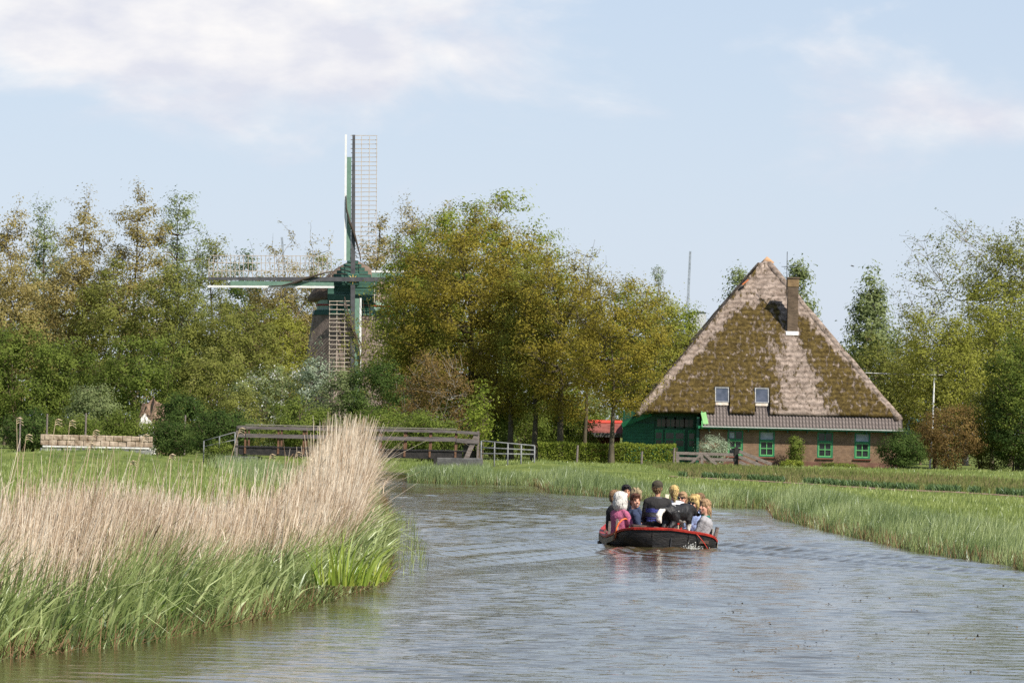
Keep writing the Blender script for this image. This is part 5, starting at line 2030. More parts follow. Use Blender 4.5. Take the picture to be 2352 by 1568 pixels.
def build_hedge():
    x0, x1 = at(1236, 1030, 249).x, at(1552, 1030, 249).x
    z0 = 0.15
    hz = at(1400, 1020, 249).z
    h = empty('clipped_hedge', ((x0 + x1) / 2, 249, z0))
    tag(h, 'clipped green hedge in front of the green barn end', 'hedge')
    Lx = x1 - x0
    n = 11000
    X = rng.uniform(-Lx / 2, Lx / 2, n)
    Yy = rng.uniform(-0.5, 0.5, n)
    face = rng.random(n)
    Yy = np.where(face < 0.6, -0.45 + rng.normal(0, 0.07, n), Yy)
    top = (hz - z0) * (0.93 + 0.1 * vnoise(X * 1.1, X * 0, 81)) + 0.05 * rng.normal(size=n)
    Z = np.where(face > 0.78, top, rng.random(n) * top)
    tint = np.clip(0.3 + 0.35 * Z / (hz - z0) + rng.normal(0, 0.18, n), 0, 1)
    v_, q_, tn = leaves_np(np.stack([X, Yy, Z], 1), 0.13, np.clip(rng.normal(0.5, 0.25, n), 0, 1))
    link('foliage', np_mesh('foliage', v_, q_, False, {'tint': tn}), LEAF['bright'], h)
    a = np.stack([rng.uniform(-Lx / 2, Lx / 2, 160), rng.uniform(-.3, .3, 160), np.zeros(160)], 1)
    e = a + np.stack([rng.normal(0, .2, 160), rng.normal(0, .1, 160), np.full(160, (hz - z0) * 0.9)], 1)
    v_, q_ = tubes_np(curves(a, e, 4, 0, 0.05), np.full((160, 4), 0.02), 3)
    link('stems', np_mesh('stems', v_, q_), BARK['brown'], h)


build_hedge()


def build_low_wall():
    Y = 218.0
    a, b = at(92, 1040, Y), at(350, 1030, Y)
    z0 = gz((a.x + b.x) / 2, Y) + 0.12
    w = empty('retaining_wall', (a.x, Y, z0))
    tag(w, 'low weathered stone block wall with a white ledge on the left bank', 'wall')
    Lx = b.x - a.x
    H = at(220, 1000, Y).z - z0
    stone = surf('weathered_block', (0.17, 0.115, 0.07), (0.52, 0.42, 0.32), 2.6, 0.95, 0.6, 9, detail=8)
    np_ = 5
    for k in range(np_):
        x = Lx * (k + 0.5) / np_
        MB().box((x, -0.12, 0.06), (Lx / np_ - 0.08, 0.3, 0.54)).build('base_panel', concrete, w, bevel=0.015)
    MB().box((Lx / 2, -0.06, 0.41), (Lx - 0.3, 0.5, 0.10)).build('ledge', surf('chalky_white', (0.5, 0.48, 0.44), (0.8, 0.78, 0.74), 3, 0.9, 0.5), w, bevel=0.02)
    nb = 13
    for r_ in range(2):
        bh = (H - 0.46) / 2
        for k in range(nb + (r_ % 2)):
            x = Lx * (k + (0.0 if r_ % 2 else 0.5)) / nb
            ww = Lx / nb
            if r_ % 2 and (k == 0 or k == nb):
                x += 0.25 * ww * (1 if k == 0 else -1)
                ww *= 0.5
            MB().box((x, 0.05 + random.uniform(-.03, .03), 0.47 + bh * (r_ + 0.5)), (ww - 0.012, 0.4, bh - 0.008 + random.uniform(-.03, .03)), Matrix.Rotation(random.gauss(0, 0.02), 3, 'Y')).build('stone_block', stone, w, bevel=0.03)


build_low_wall()


def heap(name, label, cat, u, v, hw, hh, dist, mat, n=26, seed=0):
    p = at(u, v + hh, dist)
    s = F / dist
    z = gz(p.x, dist)
    r, h = hw / s, (at(u, v - hh, dist).z - z)
    V, Fq = [], []
    m_ = 8
    for j in range(m_ + 1):
        t = j / m_
        for i in range(n):
            a = 2 * PI * i / n
            k = 1 + 0.25 * math.sin(3 * a + seed) + 0.15 * math.sin(7 * a + 2 * seed) + random.uniform(-.07, .07)
            V.append((r * math.sqrt(max(1 - t * t, 0)) * math.cos(a) * k, 0.7 * r * math.sqrt(max(1 - t * t, 0)) * math.sin(a) * k, h * t * (1 + 0.12 * random.uniform(-1, 1)) - 0.05))
    for j in range(m_):
        for i in range(n):
            Fq.append((j * n + i, j * n + (i + 1) % n, (j + 1) * n + (i + 1) % n, (j + 1) * n + i))
    o = MB().add(V, Fq).build(name, mat)
    o.location = (p.x, dist, z)
    tag(o, label, cat)
    return o


heap('earth_heap', 'brown heap of earth under the dark bush left', 'heap', 352, 940, 42, 20, 250, surf('brown_earth', (0.13, 0.085, 0.055), (0.3, 0.2, 0.14), 3, 0.95, 0.8, 8))
heap('rubble_pile', 'pile of white rubble beside the brown earth heap', 'rubble', 333, 968, 22, 12, 244, surf('white_rubble', (0.45, 0.42, 0.38), (0.8, 0.78, 0.75), 4, 0.9, 0.8, 10), seed=2)


def build_far_posts():
    for (u, v, lab) in ((46, 968, 'thin wire fence post at the far left'), (108, 962, 'dark wooden fence post left of the low wall'), (197, 960, 'pale fence post above the low wall'), (425, 965, 'leaning fence post right of the low wall')):
        p = at(u, v - 12, 240)
        z = gz(p.x, 240)
        o = MB().tube([(0, 0, -0.1), (0.02, 0, p.z - z)], [0.06, 0.05], 6).build('fence_post', grey_wood)
        o.location = (p.x, 240, z)
        tag(o, lab, 'post', 'posts on the left bank')


build_far_posts()


def build_shed():
    Y = 268.0
    a, b = at(1350, 1010, Y), at(1430, 1010, Y)
    z0 = 0.15
    s = empty('red_shed', ((a.x + b.x) / 2, Y, z0))
    tag(s, 'low red tiled shed left of the green barn end', 'shed')
    W = b.x - a.x
    zr = at(1390, 970, Y).z - z0
    ze = at(1390, 995, Y).z - z0
    MB().box((0, 2, ze / 2), (W - 0.3, 4, ze)).build('wall', brick_mat('shed_brick', (0.22, 0.07, 0.045), (0.3, 0.1, 0.07), (0.2, 0.12, 0.1)), s)
    rf_ = MB()
    rf_.add([(-W / 2, -0.3, ze - 0.05), (W / 2, -0.3, ze - 0.05), (W / 2, 2, zr), (-W / 2, 2, zr), (-W / 2, 4.3, ze - 0.05), (W / 2, 4.3, ze - 0.05),
             (-W / 2, 2, zr - 0.12), (W / 2, 2, zr - 0.12)], [(0, 1, 2, 3), (3, 2, 5, 4), (0, 3, 6), (1, 7, 2), (4, 6, 3), (5, 2, 7)])
    rf_.build('roof', tile_red, s)
    MB().tube([(-W / 2, 2, zr), (W / 2, 2, zr)], 0.16, 8).build('ridge', surf('bright_ridge', (0.5, 0.04, 0.025), (0.62, 0.07, 0.04), 3, 0.6), s)
    MB().box((0, -0.33, ze - 0.1), (W, 0.1, 0.28)).build('gutter', concrete, s)


build_shed()


def build_tent():
    Y = 262.0
    c = at(2118, 985, Y)
    t = empty('garden_tent', (c.x, Y, gz(c.x, Y)))
    tag(t, 'teal canvas tent roof behind the right end of the house', 'tent')
    z0 = t.location.z
    ez, pz = at(2118, 1000, Y).z - z0, at(2100, 958, Y).z - z0
    V = [(-1.3, -1.5, ez), (1.6, -1.5, ez - 0.1), (1.6, 1.5, ez), (-1.3, 1.5, ez), (-0.7, 0, pz), (0.3, 0, pz - 0.15),
         (-1.3, -1.5, ez - 0.2), (1.6, -1.5, ez - 0.3), (1.6, 1.5, ez - 0.2), (-1.3, 1.5, ez - 0.2)]
    Fs = [(0, 1, 5, 4), (1, 2, 5), (2, 3, 4, 5), (3, 0, 4), (6, 7, 1, 0), (7, 8, 2, 1), (8, 9, 3, 2), (9, 6, 0, 3)]
    MB().add(V, Fs).build('canvas', surf('teal_canvas', (0.08, 0.2, 0.17), (0.16, 0.32, 0.28), 2, 0.8), t)
    for (x, y) in ((-1.25, -1.45), (1.55, -1.45), (1.55, 1.45), (-1.25, 1.45)):
        MB().tube([(x, y, 0), (x, y, ez)], 0.03, 6).build('pole', white_m, t)
    p, q_ = at(2137, 1000, 256), at(2146, 868, 256)
    z = gz(p.x, 256)
    o = MB().tube([(0, 0, 0), ((q_.x - p.x) * 0.55 + 0.03, 0, (q_.z - z) * 0.5), (q_.x - p.x, 0, q_.z - z)], [0.07, 0.06, 0.05], 7).build('white_pole', white_m)
    o.location = (p.x, 256, z)
    tag(o, 'thin white pole standing right of the farmhouse', 'pole')
    a, b = at(1988, 856, 259), at(2168, 861, 258)
    pts = [Vector((0, 0, 0)), (b - a) * 0.5 + Vector((0, 0, -0.03)), b - a]
    o = MB().tube(pts, 0.028, 5).build('overhead_cable', surf('white_cable', (0.55, 0.55, 0.54), (0.65, 0.65, 0.64), 4, 0.5))
    o.location = a
    tag(o, 'pale cable running from the right roof slope towards the white pole', 'cable')


build_tent()


def build_far():
    def mast(u0, v0, u1, v1, D, label):
        p, q_ = at(u1, v1, D), at(u0, v0, D)
        m = empty('lattice_mast', (p.x, D, 0.2))
        tag(m, label, 'mast')
        H = q_.z - 0.2
        lx = (q_.x - p.x) * H / max(q_.z - p.z, 1) * 0.3
        mm = surf('mast_grey', (0.2, 0.23, 0.27), (0.3, 0.33, 0.37), 1, 0.6)
        w = 0.35
        for (sx, sy) in ((-1, -1), (1, -1), (0, 1)):
            MB().beam((sx * w, sy * w, 0), (sx * w * 0.5 + lx, sy * w * 0.5, H), 0.12, 0.12).build('leg', mm, m)
        n = int(H / 1.6)
        bm_ = MB()
        for k in range(n):
            z_, z2 = H * k / n, H * (k + 1) / n
            f1, f2 = 1 - 0.5 * k / n, 1 - 0.5 * (k + 1) / n
            s = 1 if k % 2 else -1
            bm_.beam((s * w * f1 + lx * k / n, -w * f1, z_), (-s * w * f2 + lx * (k + 1) / n, -w * f2, z2), 0.07, 0.07)
        bm_.build('bracing', mm, m)
    mast(1584, 577, 1572, 690, 900, 'distant lattice mast between the oaks and the thatched roof')
    mast(668, 545, 686, 610, 900, 'distant lattice mast behind the left sail of the mill')
    p = at(1600, 722, 420)
    h = empty('distant_house', (p.x, 420, 0.2))
    tag(h, 'distant white house end peeping over the trees left of the roof', 'house')
    zt = at(1600, 724, 420).z
    MB().box((0, 0, zt / 2), (1.6, 8, zt)).build('wall', surf('far_render', (0.42, 0.43, 0.44), (0.5, 0.51, 0.52), 1, 0.9), h)
    MB().add([(-0.85, -4.1, zt), (0.85, -4.1, zt), (0.85, 4.1, zt), (-0.85, 4.1, zt), (0, -4.1, zt + 0.12), (0, 4.1, zt + 0.12)], [(0, 1, 4), (3, 5, 2), (0, 4, 5, 3), (1, 2, 5, 4)]).build('roof', concrete, h)
    # the bird over the right trees
    p = at(1958, 611, 200)
    b = MB()
    v, f = ellipsoid((0, 0, 0), (0.2, 0.06, 0.055), 8, 6)
    b.add(v, f)
    b.add([(0.02, 0, 0.02), (-0.07, 0, 0.02), (-0.02, -0.32, 0.12), (0.03, 0, 0.0)], [(0, 1, 2), (3, 2, 1)])
    b.add([(0.02, 0, 0.02), (-0.07, 0, 0.02), (-0.02, 0.32, 0.12), (0.03, 0, 0.0)], [(1, 0, 2), (2, 3, 1)])
    b.add([(-0.16, -0.03, 0), (-0.16, 0.03, 0), (-0.3, 0.06, 0), (-0.3, -0.06, 0)], [(0, 1, 2, 3)])
    o = b.build('bird', surf('dark_feather', (0.04, 0.035, 0.03), (0.06, 0.055, 0.05), 5, 0.8))
    o.location = p
    o.rotation_euler = (R(15), R(10), R(20))
    o.scale = (0.5, 0.5, 0.5)
    tag(o, 'small dark bird flying in the sky right of the roof', 'bird')


build_far()


# ------------------------------------------------------------------ floating weed
def build_weed():
    n = 80
    V, Q = [], []
    m = leafmat('floating_weed', [(0.07, 0.05, 0.025), (0.15, 0.11, 0.06)], 0.05)
    us = rng.uniform(1700, 2400, n) - 500 * rng.random(n) ** 3
    vs_ = rng.uniform(1330, 1560, n)
    P = []
    for u, v in zip(us, vs_):
        g = gnd(u, v)
        k = rng.integers(2, 7)
        for _ in range(k):
            P.append((g.x + rng.normal(0, 0.07), g.y + rng.normal(0, 0.25), 0.006 + 0.012 * rng.random()))
    P = np.array(P)
    v_, q_, tn = leaves_np(P, 0.038, rng.random(len(P)), up=5.0, aspect=0.7)
    o = link('floating_weed', np_mesh('floating_weed', v_, q_, False, {'tint': tn}), m)
    tag(o, 'scattered brown scraps of weed floating on the water, lower right', 'weed', kind='stuff')


build_weed()

# ------------------------------------------------------------------ the boat
BL = 6.9
HEEL = R(3.6)
boat = empty('passenger_boat', BOAT, HEAD)
boat.rotation_euler = (0, HEEL, HEAD)
tag(boat, 'low black and red wooden punt full of passengers, seen from the stern', 'boat')
BMAT = Matrix.Translation(BOAT) @ Euler((0, HEEL, HEAD)).to_matrix().to_4x4()

SS = [0, 0.006, 0.018, 0.035, 0.06, 0.11, 0.2, 0.32, 0.46, 0.6, 0.73, 0.84, 0.92, 0.97, 1.0]


def half_beam(s):
    return float(np.interp(s, [0, 0.006, 0.018, 0.035, 0.06, 0.11, 0.2, 0.32, 0.6, 0.73, 0.84, 0.92, 0.97, 1.0], [0.36, 0.52, 0.69, 0.81, 0.91, 1.01, 1.075, 1.07, 0.98, 0.85, 0.66, 0.44, 0.26, 0.10]))


def sheer(s):
    return float(np.interp(s, [0, 0.05, 0.12, 0.22, 0.35, 0.55, 0.75, 0.9, 1.0], [0.355, 0.29, 0.185, 0.105, 0.09, 0.11, 0.21, 0.37, 0.55]))


def stern_rise(s, x):
    """the gunwale crowns up in the middle of the stern"""
    return 0.0


hull_m = surf('tarred_hull', (0.005, 0.005, 0.006), (0.032, 0.028, 0.025), 2.4, 0.5, 0.3, 14, (1, 1, 2.5), detail=9)
strake_m = surf('weathered_strake', (0.20, 0.16, 0.10), (0.36, 0.31, 0.22), 3, 0.8, 0.3, 16, (1, 0.3, 1))
gunwale_m = surf('gunwale_red', (0.24, 0.018, 0.012), (0.46, 0.035, 0.022), 4, 0.5, 0.2, 20, detail=9)
inner_m = surf('boat_inside', (0.05, 0.035, 0.03), (0.12, 0.075, 0.055), 4, 0.8, 0.2)
board_m = surf('weathered_panel', (0.24, 0.23, 0.20), (0.40, 0.39, 0.35), 4, 0.85, 0.3)


def build_boat():
    # hull shell
    V, Fq = [], []
    ncs = 8
    for s in SS:
        b, g_ = half_beam(s), sheer(s)
        y = s * BL
        bot = float(np.interp(s, [0, 0.04, 0.15, 0.3, 0.8, 0.95, 1.0], [-0.06, -0.12, -0.2, -0.24, -0.22, 0.0, 0.28]))
        ring = [(b, g_), (b * 1.02, g_ * 0.62 + bot * 0.38), (b * 0.92, bot * 0.6 + g_ * 0.2), (b * 0.66, bot), (0, bot - 0.02)]
        full = ring + [(-x, z) for x, z in ring[-2::-1]]
        for (x, z) in full:
            V.append((x, y, z))
    n = 9
    for i in range(len(SS) - 1):
        for k in range(n - 1):
            Fq.append((i * n + k, i * n + k + 1, (i + 1) * n + k + 1, (i + 1) * n + k))
    # stern: crowned transom
    mb = MB().add(V, Fq)
    st = []
    for k in range(9):
        a = -1 + 2 * k / 8
        st.append((a * half_beam(0), -0.03 * (1 - a * a), sheer(0) + 0.02 * (1 - a * a)))
    bot = [(-half_beam(0) * 0.92, 0, 0.0), (-half_beam(0) * 0.66, 0, -0.07), (0, -0.02, -0.09), (half_beam(0) * 0.66, 0, -0.07), (half_beam(0) * 0.92, 0, 0.0)]
    pts = st + bot[::-1]
    o0 = len(mb.v)
    c = (0, -0.03, 0.1)
    mb.add(pts + [c], [(i, (i + 1) % len(pts), len(pts)) for i in range(len(pts))])
    mb.build('hull', hull_m, boat, True)
    # inside skin
    V, Fq = [], []
    for s in SS:
        b, g_ = half_beam(s) - 0.04, sheer(s) - 0.01
        y = s * BL * 0.985 + 0.04
        for (x, z) in ((b, g_), (b * 0.93, -0.02), (b * 0.7, -0.1), (0, -0.1), (-b * 0.7, -0.1), (-b * 0.93, -0.02), (-b, g_)):
            V.append((x, y, z if s < 0.9 else max(z, sheer(s) - 0.25)))
    for i in range(len(SS) - 1):
        for k in range(6):
            Fq.append((i * 7 + k + 1, i * 7 + k, (i + 1) * 7 + k, (i + 1) * 7 + k + 1))
    MB().add(V, Fq).build('inner_lining', inner_m, boat, True)

    def along(side, s0, s1, n=22):
        return [(side * half_beam(s0 + (s1 - s0) * k / n), (s0 + (s1 - s0) * k / n) * BL, sheer(s0 + (s1 - s0) * k / n)) for k in range(n + 1)]
    # gunwale: one closed red rim round the stern and both sides
    rim = along(-1, 1.0, 0.12, 34) + along(-1, 0.12, 0.0, 20)[1:-1]
    for k in range(9):
        a = -1 + 2 * k / 8
        rim.append((a * half_beam(0), -0.03 * (1 - a * a), sheer(0) + 0.02 * (1 - a * a)))
    rim += along(1, 0.0, 0.12, 20)[1:-1] + along(1, 0.12, 1.0, 34)
    V, Fq = [], []
    for i, p in enumerate(rim):
        q0, q1 = Vector(rim[max(i - 1, 0)]), Vector(rim[min(i + 1, len(rim) - 1)])
        d = (q1 - q0).normalized()
        o_ = d.cross(Vector((0, 0, 1))).normalized()      # outward
        p = Vector(p)
        for (a, z) in ((0.03, -0.032), (0.034, 0.008), (0.026, 0.016), (-0.055, 0.016), (-0.055, -0.02)):
            V.append(p + o_ * a + Vector((0, 0, z)))
    for i in range(len(rim) - 1):
        for k in range(5):
            Fq.append((i * 5 + k, i * 5 + (k + 1) % 5, (i + 1) * 5 + (k + 1) % 5, (i + 1) * 5 + k))
    MB().add(V, Fq).build('gunwale', gunwale_m, boat)
    # pale rubbing strakes along both sides
    for side in (-1, 1):
        V, Fq = [], []
        pts = along(side, 0.10, 0.97, 30)
        for p in pts:
            x, y, z = p
            for (dx, dz) in ((0.004, -0.05), (0.026, -0.055), (0.02, -0.155), (0.0, -0.16)):
                V.append((x + side * dx + side * 0.012, y, z + dz))
        for i in range(len(pts) - 1):
            for k in range(3):
                a = i * 4 + k
                Fq.append((a, a + 1, a + 5, a + 4) if side < 0 else (a, a + 4, a + 5, a + 1))
        MB().add(V, Fq).build('rubbing_strake', strake_m, boat)
    # floor boards
    for k in range(9):
        x = -0.68 + 0.17 * k
        MB().box((x, 3.4, -0.085), (0.155, 5.0, 0.02)).build('floor_board', inner_m, boat)
    # side benches, a cross thwart and the raised stern box
    for side in (-1, 1):
        b = MB()
        V = []
        for s in (0.1, 0.2, 0.35, 0.5, 0.65, 0.75):
            w = half_beam(s)
            V += [(side * (w - 0.09), s * BL, 0.13), (side * (w - 0.46), s * BL, 0.13), (side * (w - 0.46), s * BL, 0.09), (side * (w - 0.09), s * BL, 0.09)]
        Fs = []
        for i in range(5):
            for k in range(4):
                Fs.append((i * 4 + k, i * 4 + (k + 1) % 4, (i + 1) * 4 + (k + 1) % 4, (i + 1) * 4 + k))
        Fs += [(0, 1, 2, 3), (23, 22, 21, 20)]
        b.add(V, Fs).build('bench', red_m, boat)
    MB().box((0.08, 1.85, 0.2), (1.1, 0.36, 0.36)).build('thwart', inner_m, boat, bevel=0.01)
    MB().box((-0.15, 0.62, 0.16), (1.1, 0.42, 0.46)).build('stern_box', inner_m, boat, bevel=0.01)
    MB().box((0.28, 0.26, 0.17), (1.0, 0.36, 0.06)).build('stern_deck', inner_m, boat)
    # seat backs: panels and posts on the port side, one on starboard
    for (s, w) in ((0.14, 0.42), (0.215, 0.42), (0.30, 0.42)):
        x, y = -(half_beam(s) - 0.07), s * BL
        MB().box((x, y, sheer(s) + 0.16), (0.025, w, 0.22)).build('seat_back', board_m, boat, bevel=0.004)
        MB().box((x - 0.025, y - w / 2 + 0.03, sheer(s) + 0.12), (0.04, 0.05, 0.36)).build('seat_post', grey_wood, boat)
    s = 0.10
    MB().box((half_beam(s) - 0.07, s * BL + 0.25, sheer(s) + 0.1), (0.03, 0.5, 0.24)).build('seat_back', board_m, boat, bevel=0.004)
    MB().tube([(half_beam(s) - 0.03, s * BL - 0.02, sheer(s) - 0.05), (half_beam(s) + 0.01, s * BL - 0.02, sheer(s) + 0.26)], [0.04, 0.038], 7).build('seat_post', grey_wood, boat)
    # bent orange grab hoop on the port gunwale
    s = 0.10
    x, y, z = -half_beam(s) + 0.0, s * BL, sheer(s)
    hp = [(x - 0.02, y - 0.06, z - 0.12), (x - 0.01, y - 0.06, z + 0.08), (x + 0.03, y - 0.05, z + 0.18), (x + 0.09, y - 0.03, z + 0.25), (x + 0.15, y, z + 0.275), (x + 0.19, y + 0.03, z + 0.26)]
    MB().tube(hp, 0.018, 7).build('grab_hoop', surf('orange_hoop', (0.62, 0.11, 0.03), (0.75, 0.17, 0.05), 5, 0.4), boat, True)
    MB().tube([(x - 0.035, y - 0.06, z - 0.02), (x - 0.04, y - 0.06, z - 0.17)], 0.022, 6).build('hoop_bracket', rust_m, boat)
    # rudder post, tiller stick, rope on the quarter
    MB().tube([(0.02, -0.04, -0.1), (0.02, -0.05, 0.2)], 0.012, 6).build('rudder_post', iron_m, boat)
    rp = [(0.50, 0.03, 0.32), (0.54, 0.01, 0.30), (0.62, 0.0, 0.22), (0.70, 0.02, 0.13), (0.78, 0.06, 0.03)]
    MB().tube(rp, 0.009, 5).build('mooring_rope', red_m, boat)


build_boat()


def in_boat(x, y, z):
    return BMAT @ Vector((x, y, z))


def item(name, label, cat, mb, mat, loc, rz=0.0, smooth=False, bevel=0.0):
    o = mb.build(name, mat, None, smooth, bevel)
    o.location = loc
    o.rotation_euler = (0, 0, HEAD + rz)
    tag(o, label, cat)
    return o


def build_items():
    g = surf('green_enamel', (0.01, 0.20, 0.04), (0.02, 0.30, 0.06), 6, 0.35)
    # green hand pump beside the hoop
    p = empty('bilge_pump', in_boat(-0.72, 0.70, 0.02), HEAD)
    tag(p, 'green hand pump beside the orange hoop in the boat', 'pump')
    MB().tube([(0, 0, 0), (0, 0, 0.1), (0, 0, 0.13)], [0.085, 0.085, 0.05], 10).build('pump_base', g, p)
    MB().tube([(0, 0, 0.12), (0, 0, 0.2), (0, 0, 0.26), (0, 0, 0.31)], [0.035, 0.032, 0.045, 0.02], 8).build('pump_body', g, p)
    MB().tube([(0, 0, 0.31), (0, 0, 0.37)], [0.012, 0.012], 6).build('pump_rod', iron_m, p)
    MB().tube([(0, 0, 0.08), (0.12, 0, 0.09), (0.16, 0, 0.03)], [0.03, 0.028, 0.03], 8).build('pump_spout', g, p)
    MB().tube([(-0.02, 0, 0.06), (-0.13, 0, 0.06)], [0.04, 0.045], 8).build('pump_inlet', g, p)
    # red fuel can on the stern deck under the dog
    c = empty('fuel_can', in_boat(0.22, 0.42, 0.2), HEAD)
    tag(c, 'small red can standing behind the legs of the dog', 'can')
    MB().box((0, 0, 0.08), (0.15, 0.1, 0.16)).build('can_body', red_m, c, bevel=0.02)
    MB().tube([(0.03, 0, 0.16), (0.05, 0, 0.21)], [0.018, 0.018], 7).build('spout', red_m, c)
    # steering stick
    o = item('steering_stick', 'pale wooden stick with a red top standing beside the dog', 'stick', MB().tube([(0, 0, 0), (0.01, 0.0, 0.2), (0.012, 0, 0.27)], [0.014, 0.013, 0.013], 7), STALK_M, in_boat(0.165, 0.16, 0.2))
    MB().tube([(0.012, 0, 0.265), (0.013, 0, 0.30)], [0.022, 0.022], 7).build('knob', red_m, o)
    # green bottle lying on the port quarter
    item('green_bottle', 'green bottle lying on the stern beside the helmsman', 'bottle', MB().tube([(0, 0, 0), (0.13, 0, 0), (0.17, 0, 0), (0.22, 0, 0)], [0.035, 0.035, 0.014, 0.013], 9), surf('green_glass', (0.02, 0.16, 0.09), (0.05, 0.26, 0.16), 3, 0.15), in_boat(-0.34, 0.14, 0.33), R(-15))
    # foam at the stern
    V, Q = [], []
    n = 260
    c = in_boat(0.42, -0.22, 0.0)
    P = np.stack([rng.normal(0, 0.13, n), rng.normal(0, 0.12, n), np.abs(rng.normal(0, 0.05, n))], 1)
    P[:90, 0] *= 0.4
    P[:90, 2] = np.abs(rng.normal(0.05, 0.05, 90))
    P += np.array(c)
    P[:, 2] = np.maximum(P[:, 2], 0.005) + 0.0
    v_, q_, tn = leaves_np(P, 0.022, rng.random(n), aspect=0.9)
    o = link('stern_splash', np_mesh('stern_splash', v_, q_, False, {'tint': tn}), leafmat('foam', [(0.7, 0.7, 0.62), (0.85, 0.85, 0.82)], 0.3))
    tag(o, 'white splash of foam at the stern of the boat', 'foam', kind='stuff')


build_items()


# ------------------------------------------------------------------ people
def remeshed(name, parts, voxel, smooth_it=6, mat=None):
    mb = MB()
    for v, f in parts:
        mb.add(v, f)
    me = mb.mesh(name)
    o = bpy.data.objects.new(name + '_tmp', me)
    COL.objects.link(o)
    m = o.modifiers.new('r', 'REMESH')
    m.mode = 'VOXEL'
    m.voxel_size = voxel
    m.use_smooth_shade = True
    s = o.modifiers.new('s', 'SMOOTH')
    s.factor = 0.5
    s.iterations = smooth_it
    dg = bpy.context.evaluated_depsgraph_get()
    out = bpy.data.meshes.new_from_object(o.evaluated_get(dg))
    bpy.data.objects.remove(o)
    bpy.data.meshes.remove(me)
    out.name = name
    out.materials.clear()
    if mat:
        out.materials.append(mat)
    return out


def limb(a, b, c, ra, rb, rc, n=9):
    """tapered two-bone limb a-b-c with rounded ends"""
    a, b, c = Vector(a), Vector(b), Vector(c)
    pts = [a - (b - a).normalized() * ra * 0.6, a, a.lerp(b, 0.5), b, b.lerp(c, 0.45), c, c + (c - b).normalized() * rc * 0.5]
    rad = [ra * 0.6, ra, (ra + rb) * 0.5, rb, rb * 0.98, rc, rc * 0.6]
    return loft(pts, rad, n)


def ik(a, c, l1, l2, pole):
    a, c, pole = Vector(a), Vector(c), Vector(pole)
    d = c - a
    L = d.length
    mx = (l1 + l2) * 0.985
    if L > mx:
        d = d * (mx / L)
        L = mx
        c = a + d
    k = (l1 * l1 - l2 * l2 + L * L) / (2 * L)
    h = math.sqrt(max(l1 * l1 - k * k, 0))
    dn = d.normalized()
    pl = (pole - dn * pole.dot(dn)).normalized()
    return a + dn * k + pl * h, c


def hand_fingers(wrist, direction, up, side, curl=0.5):
    """palm and five fingers as small tubes; rooted in the palm"""
    d = Vector(direction).normalized()
    u = Vector(up)
    u = (u - d * u.dot(d)).normalized()
    x = d.cross(u).normalized() * side
    w = Vector(wrist)
    palm = loft([w - d * 0.01, w + d * 0.03, w + d * 0.075, w + d * 0.09], [(0.022, 0.016), (0.034, 0.015), (0.038, 0.014), (0.03, 0.01)], 8, True, u)
    fs = []
    for i, ln in enumerate((0.068, 0.076, 0.072, 0.056)):
        o = w + d * 0.08 + x * (0.028 - 0.0187 * i)
        p1 = o + d * ln * 0.45 - u * 0.008 * curl * 2
        p2 = p1 + (d - u * curl).normalized() * ln * 0.33
        p3 = p2 + (d * 0.6 - u * curl * 1.5).normalized() * ln * 0.26
        fs.append(loft([o - d * 0.015, o, p1, p2, p3], [0.0082, 0.0085, 0.008, 0.0075, 0.005], 6))
    o = w + d * 0.025 + x * 0.03
    p1 = o + (d * 0.6 + x * 0.8).normalized() * 0.035
    p2 = p1 + (d * 0.9 + x * 0.15 - u * 0.3).normalized() * 0.03
    fs.append(loft([o - x * 0.012, o, p1, p2], [0.01, 0.0105, 0.0095, 0.006], 6))
    return palm, fs


SKIN = surf('skin', (0.52, 0.26, 0.17), (0.62, 0.34, 0.24), 9, 0.55)
SKIN_D = surf('skin_tanned', (0.40, 0.19, 0.11), (0.50, 0.26, 0.16), 9, 0.55)
eye_m = surf('eye_dark', (0.02, 0.015, 0.012), (0.03, 0.022, 0.02), 5, 0.2)
lip_m = surf('lips', (0.38, 0.09, 0.08), (0.46, 0.13, 0.11), 9, 0.5)
teeth_m = surf('teeth', (0.75, 0.72, 0.66), (0.8, 0.78, 0.72), 5, 0.3)
shade_m = surf('sunglass_lens', (0.008, 0.008, 0.01), (0.015, 0.015, 0.018), 3, 0.1, spec=0.7)
shoe_m = surf('shoe', (0.03, 0.028, 0.026), (0.06, 0.055, 0.05), 5, 0.6)


def fabric(name, c, k=0.7, scale=14):
    return surf('cloth_' + name, tuple(v * k for v in c), c, scale, 0.9, 0.35, 26)


def hair_mat(name, a, b):
    return surf('hair_' + name, tuple(v * 0.6 for v in a), b, 34, 0.6, 0.35, 70, (2.0, 2.0, 0.3))


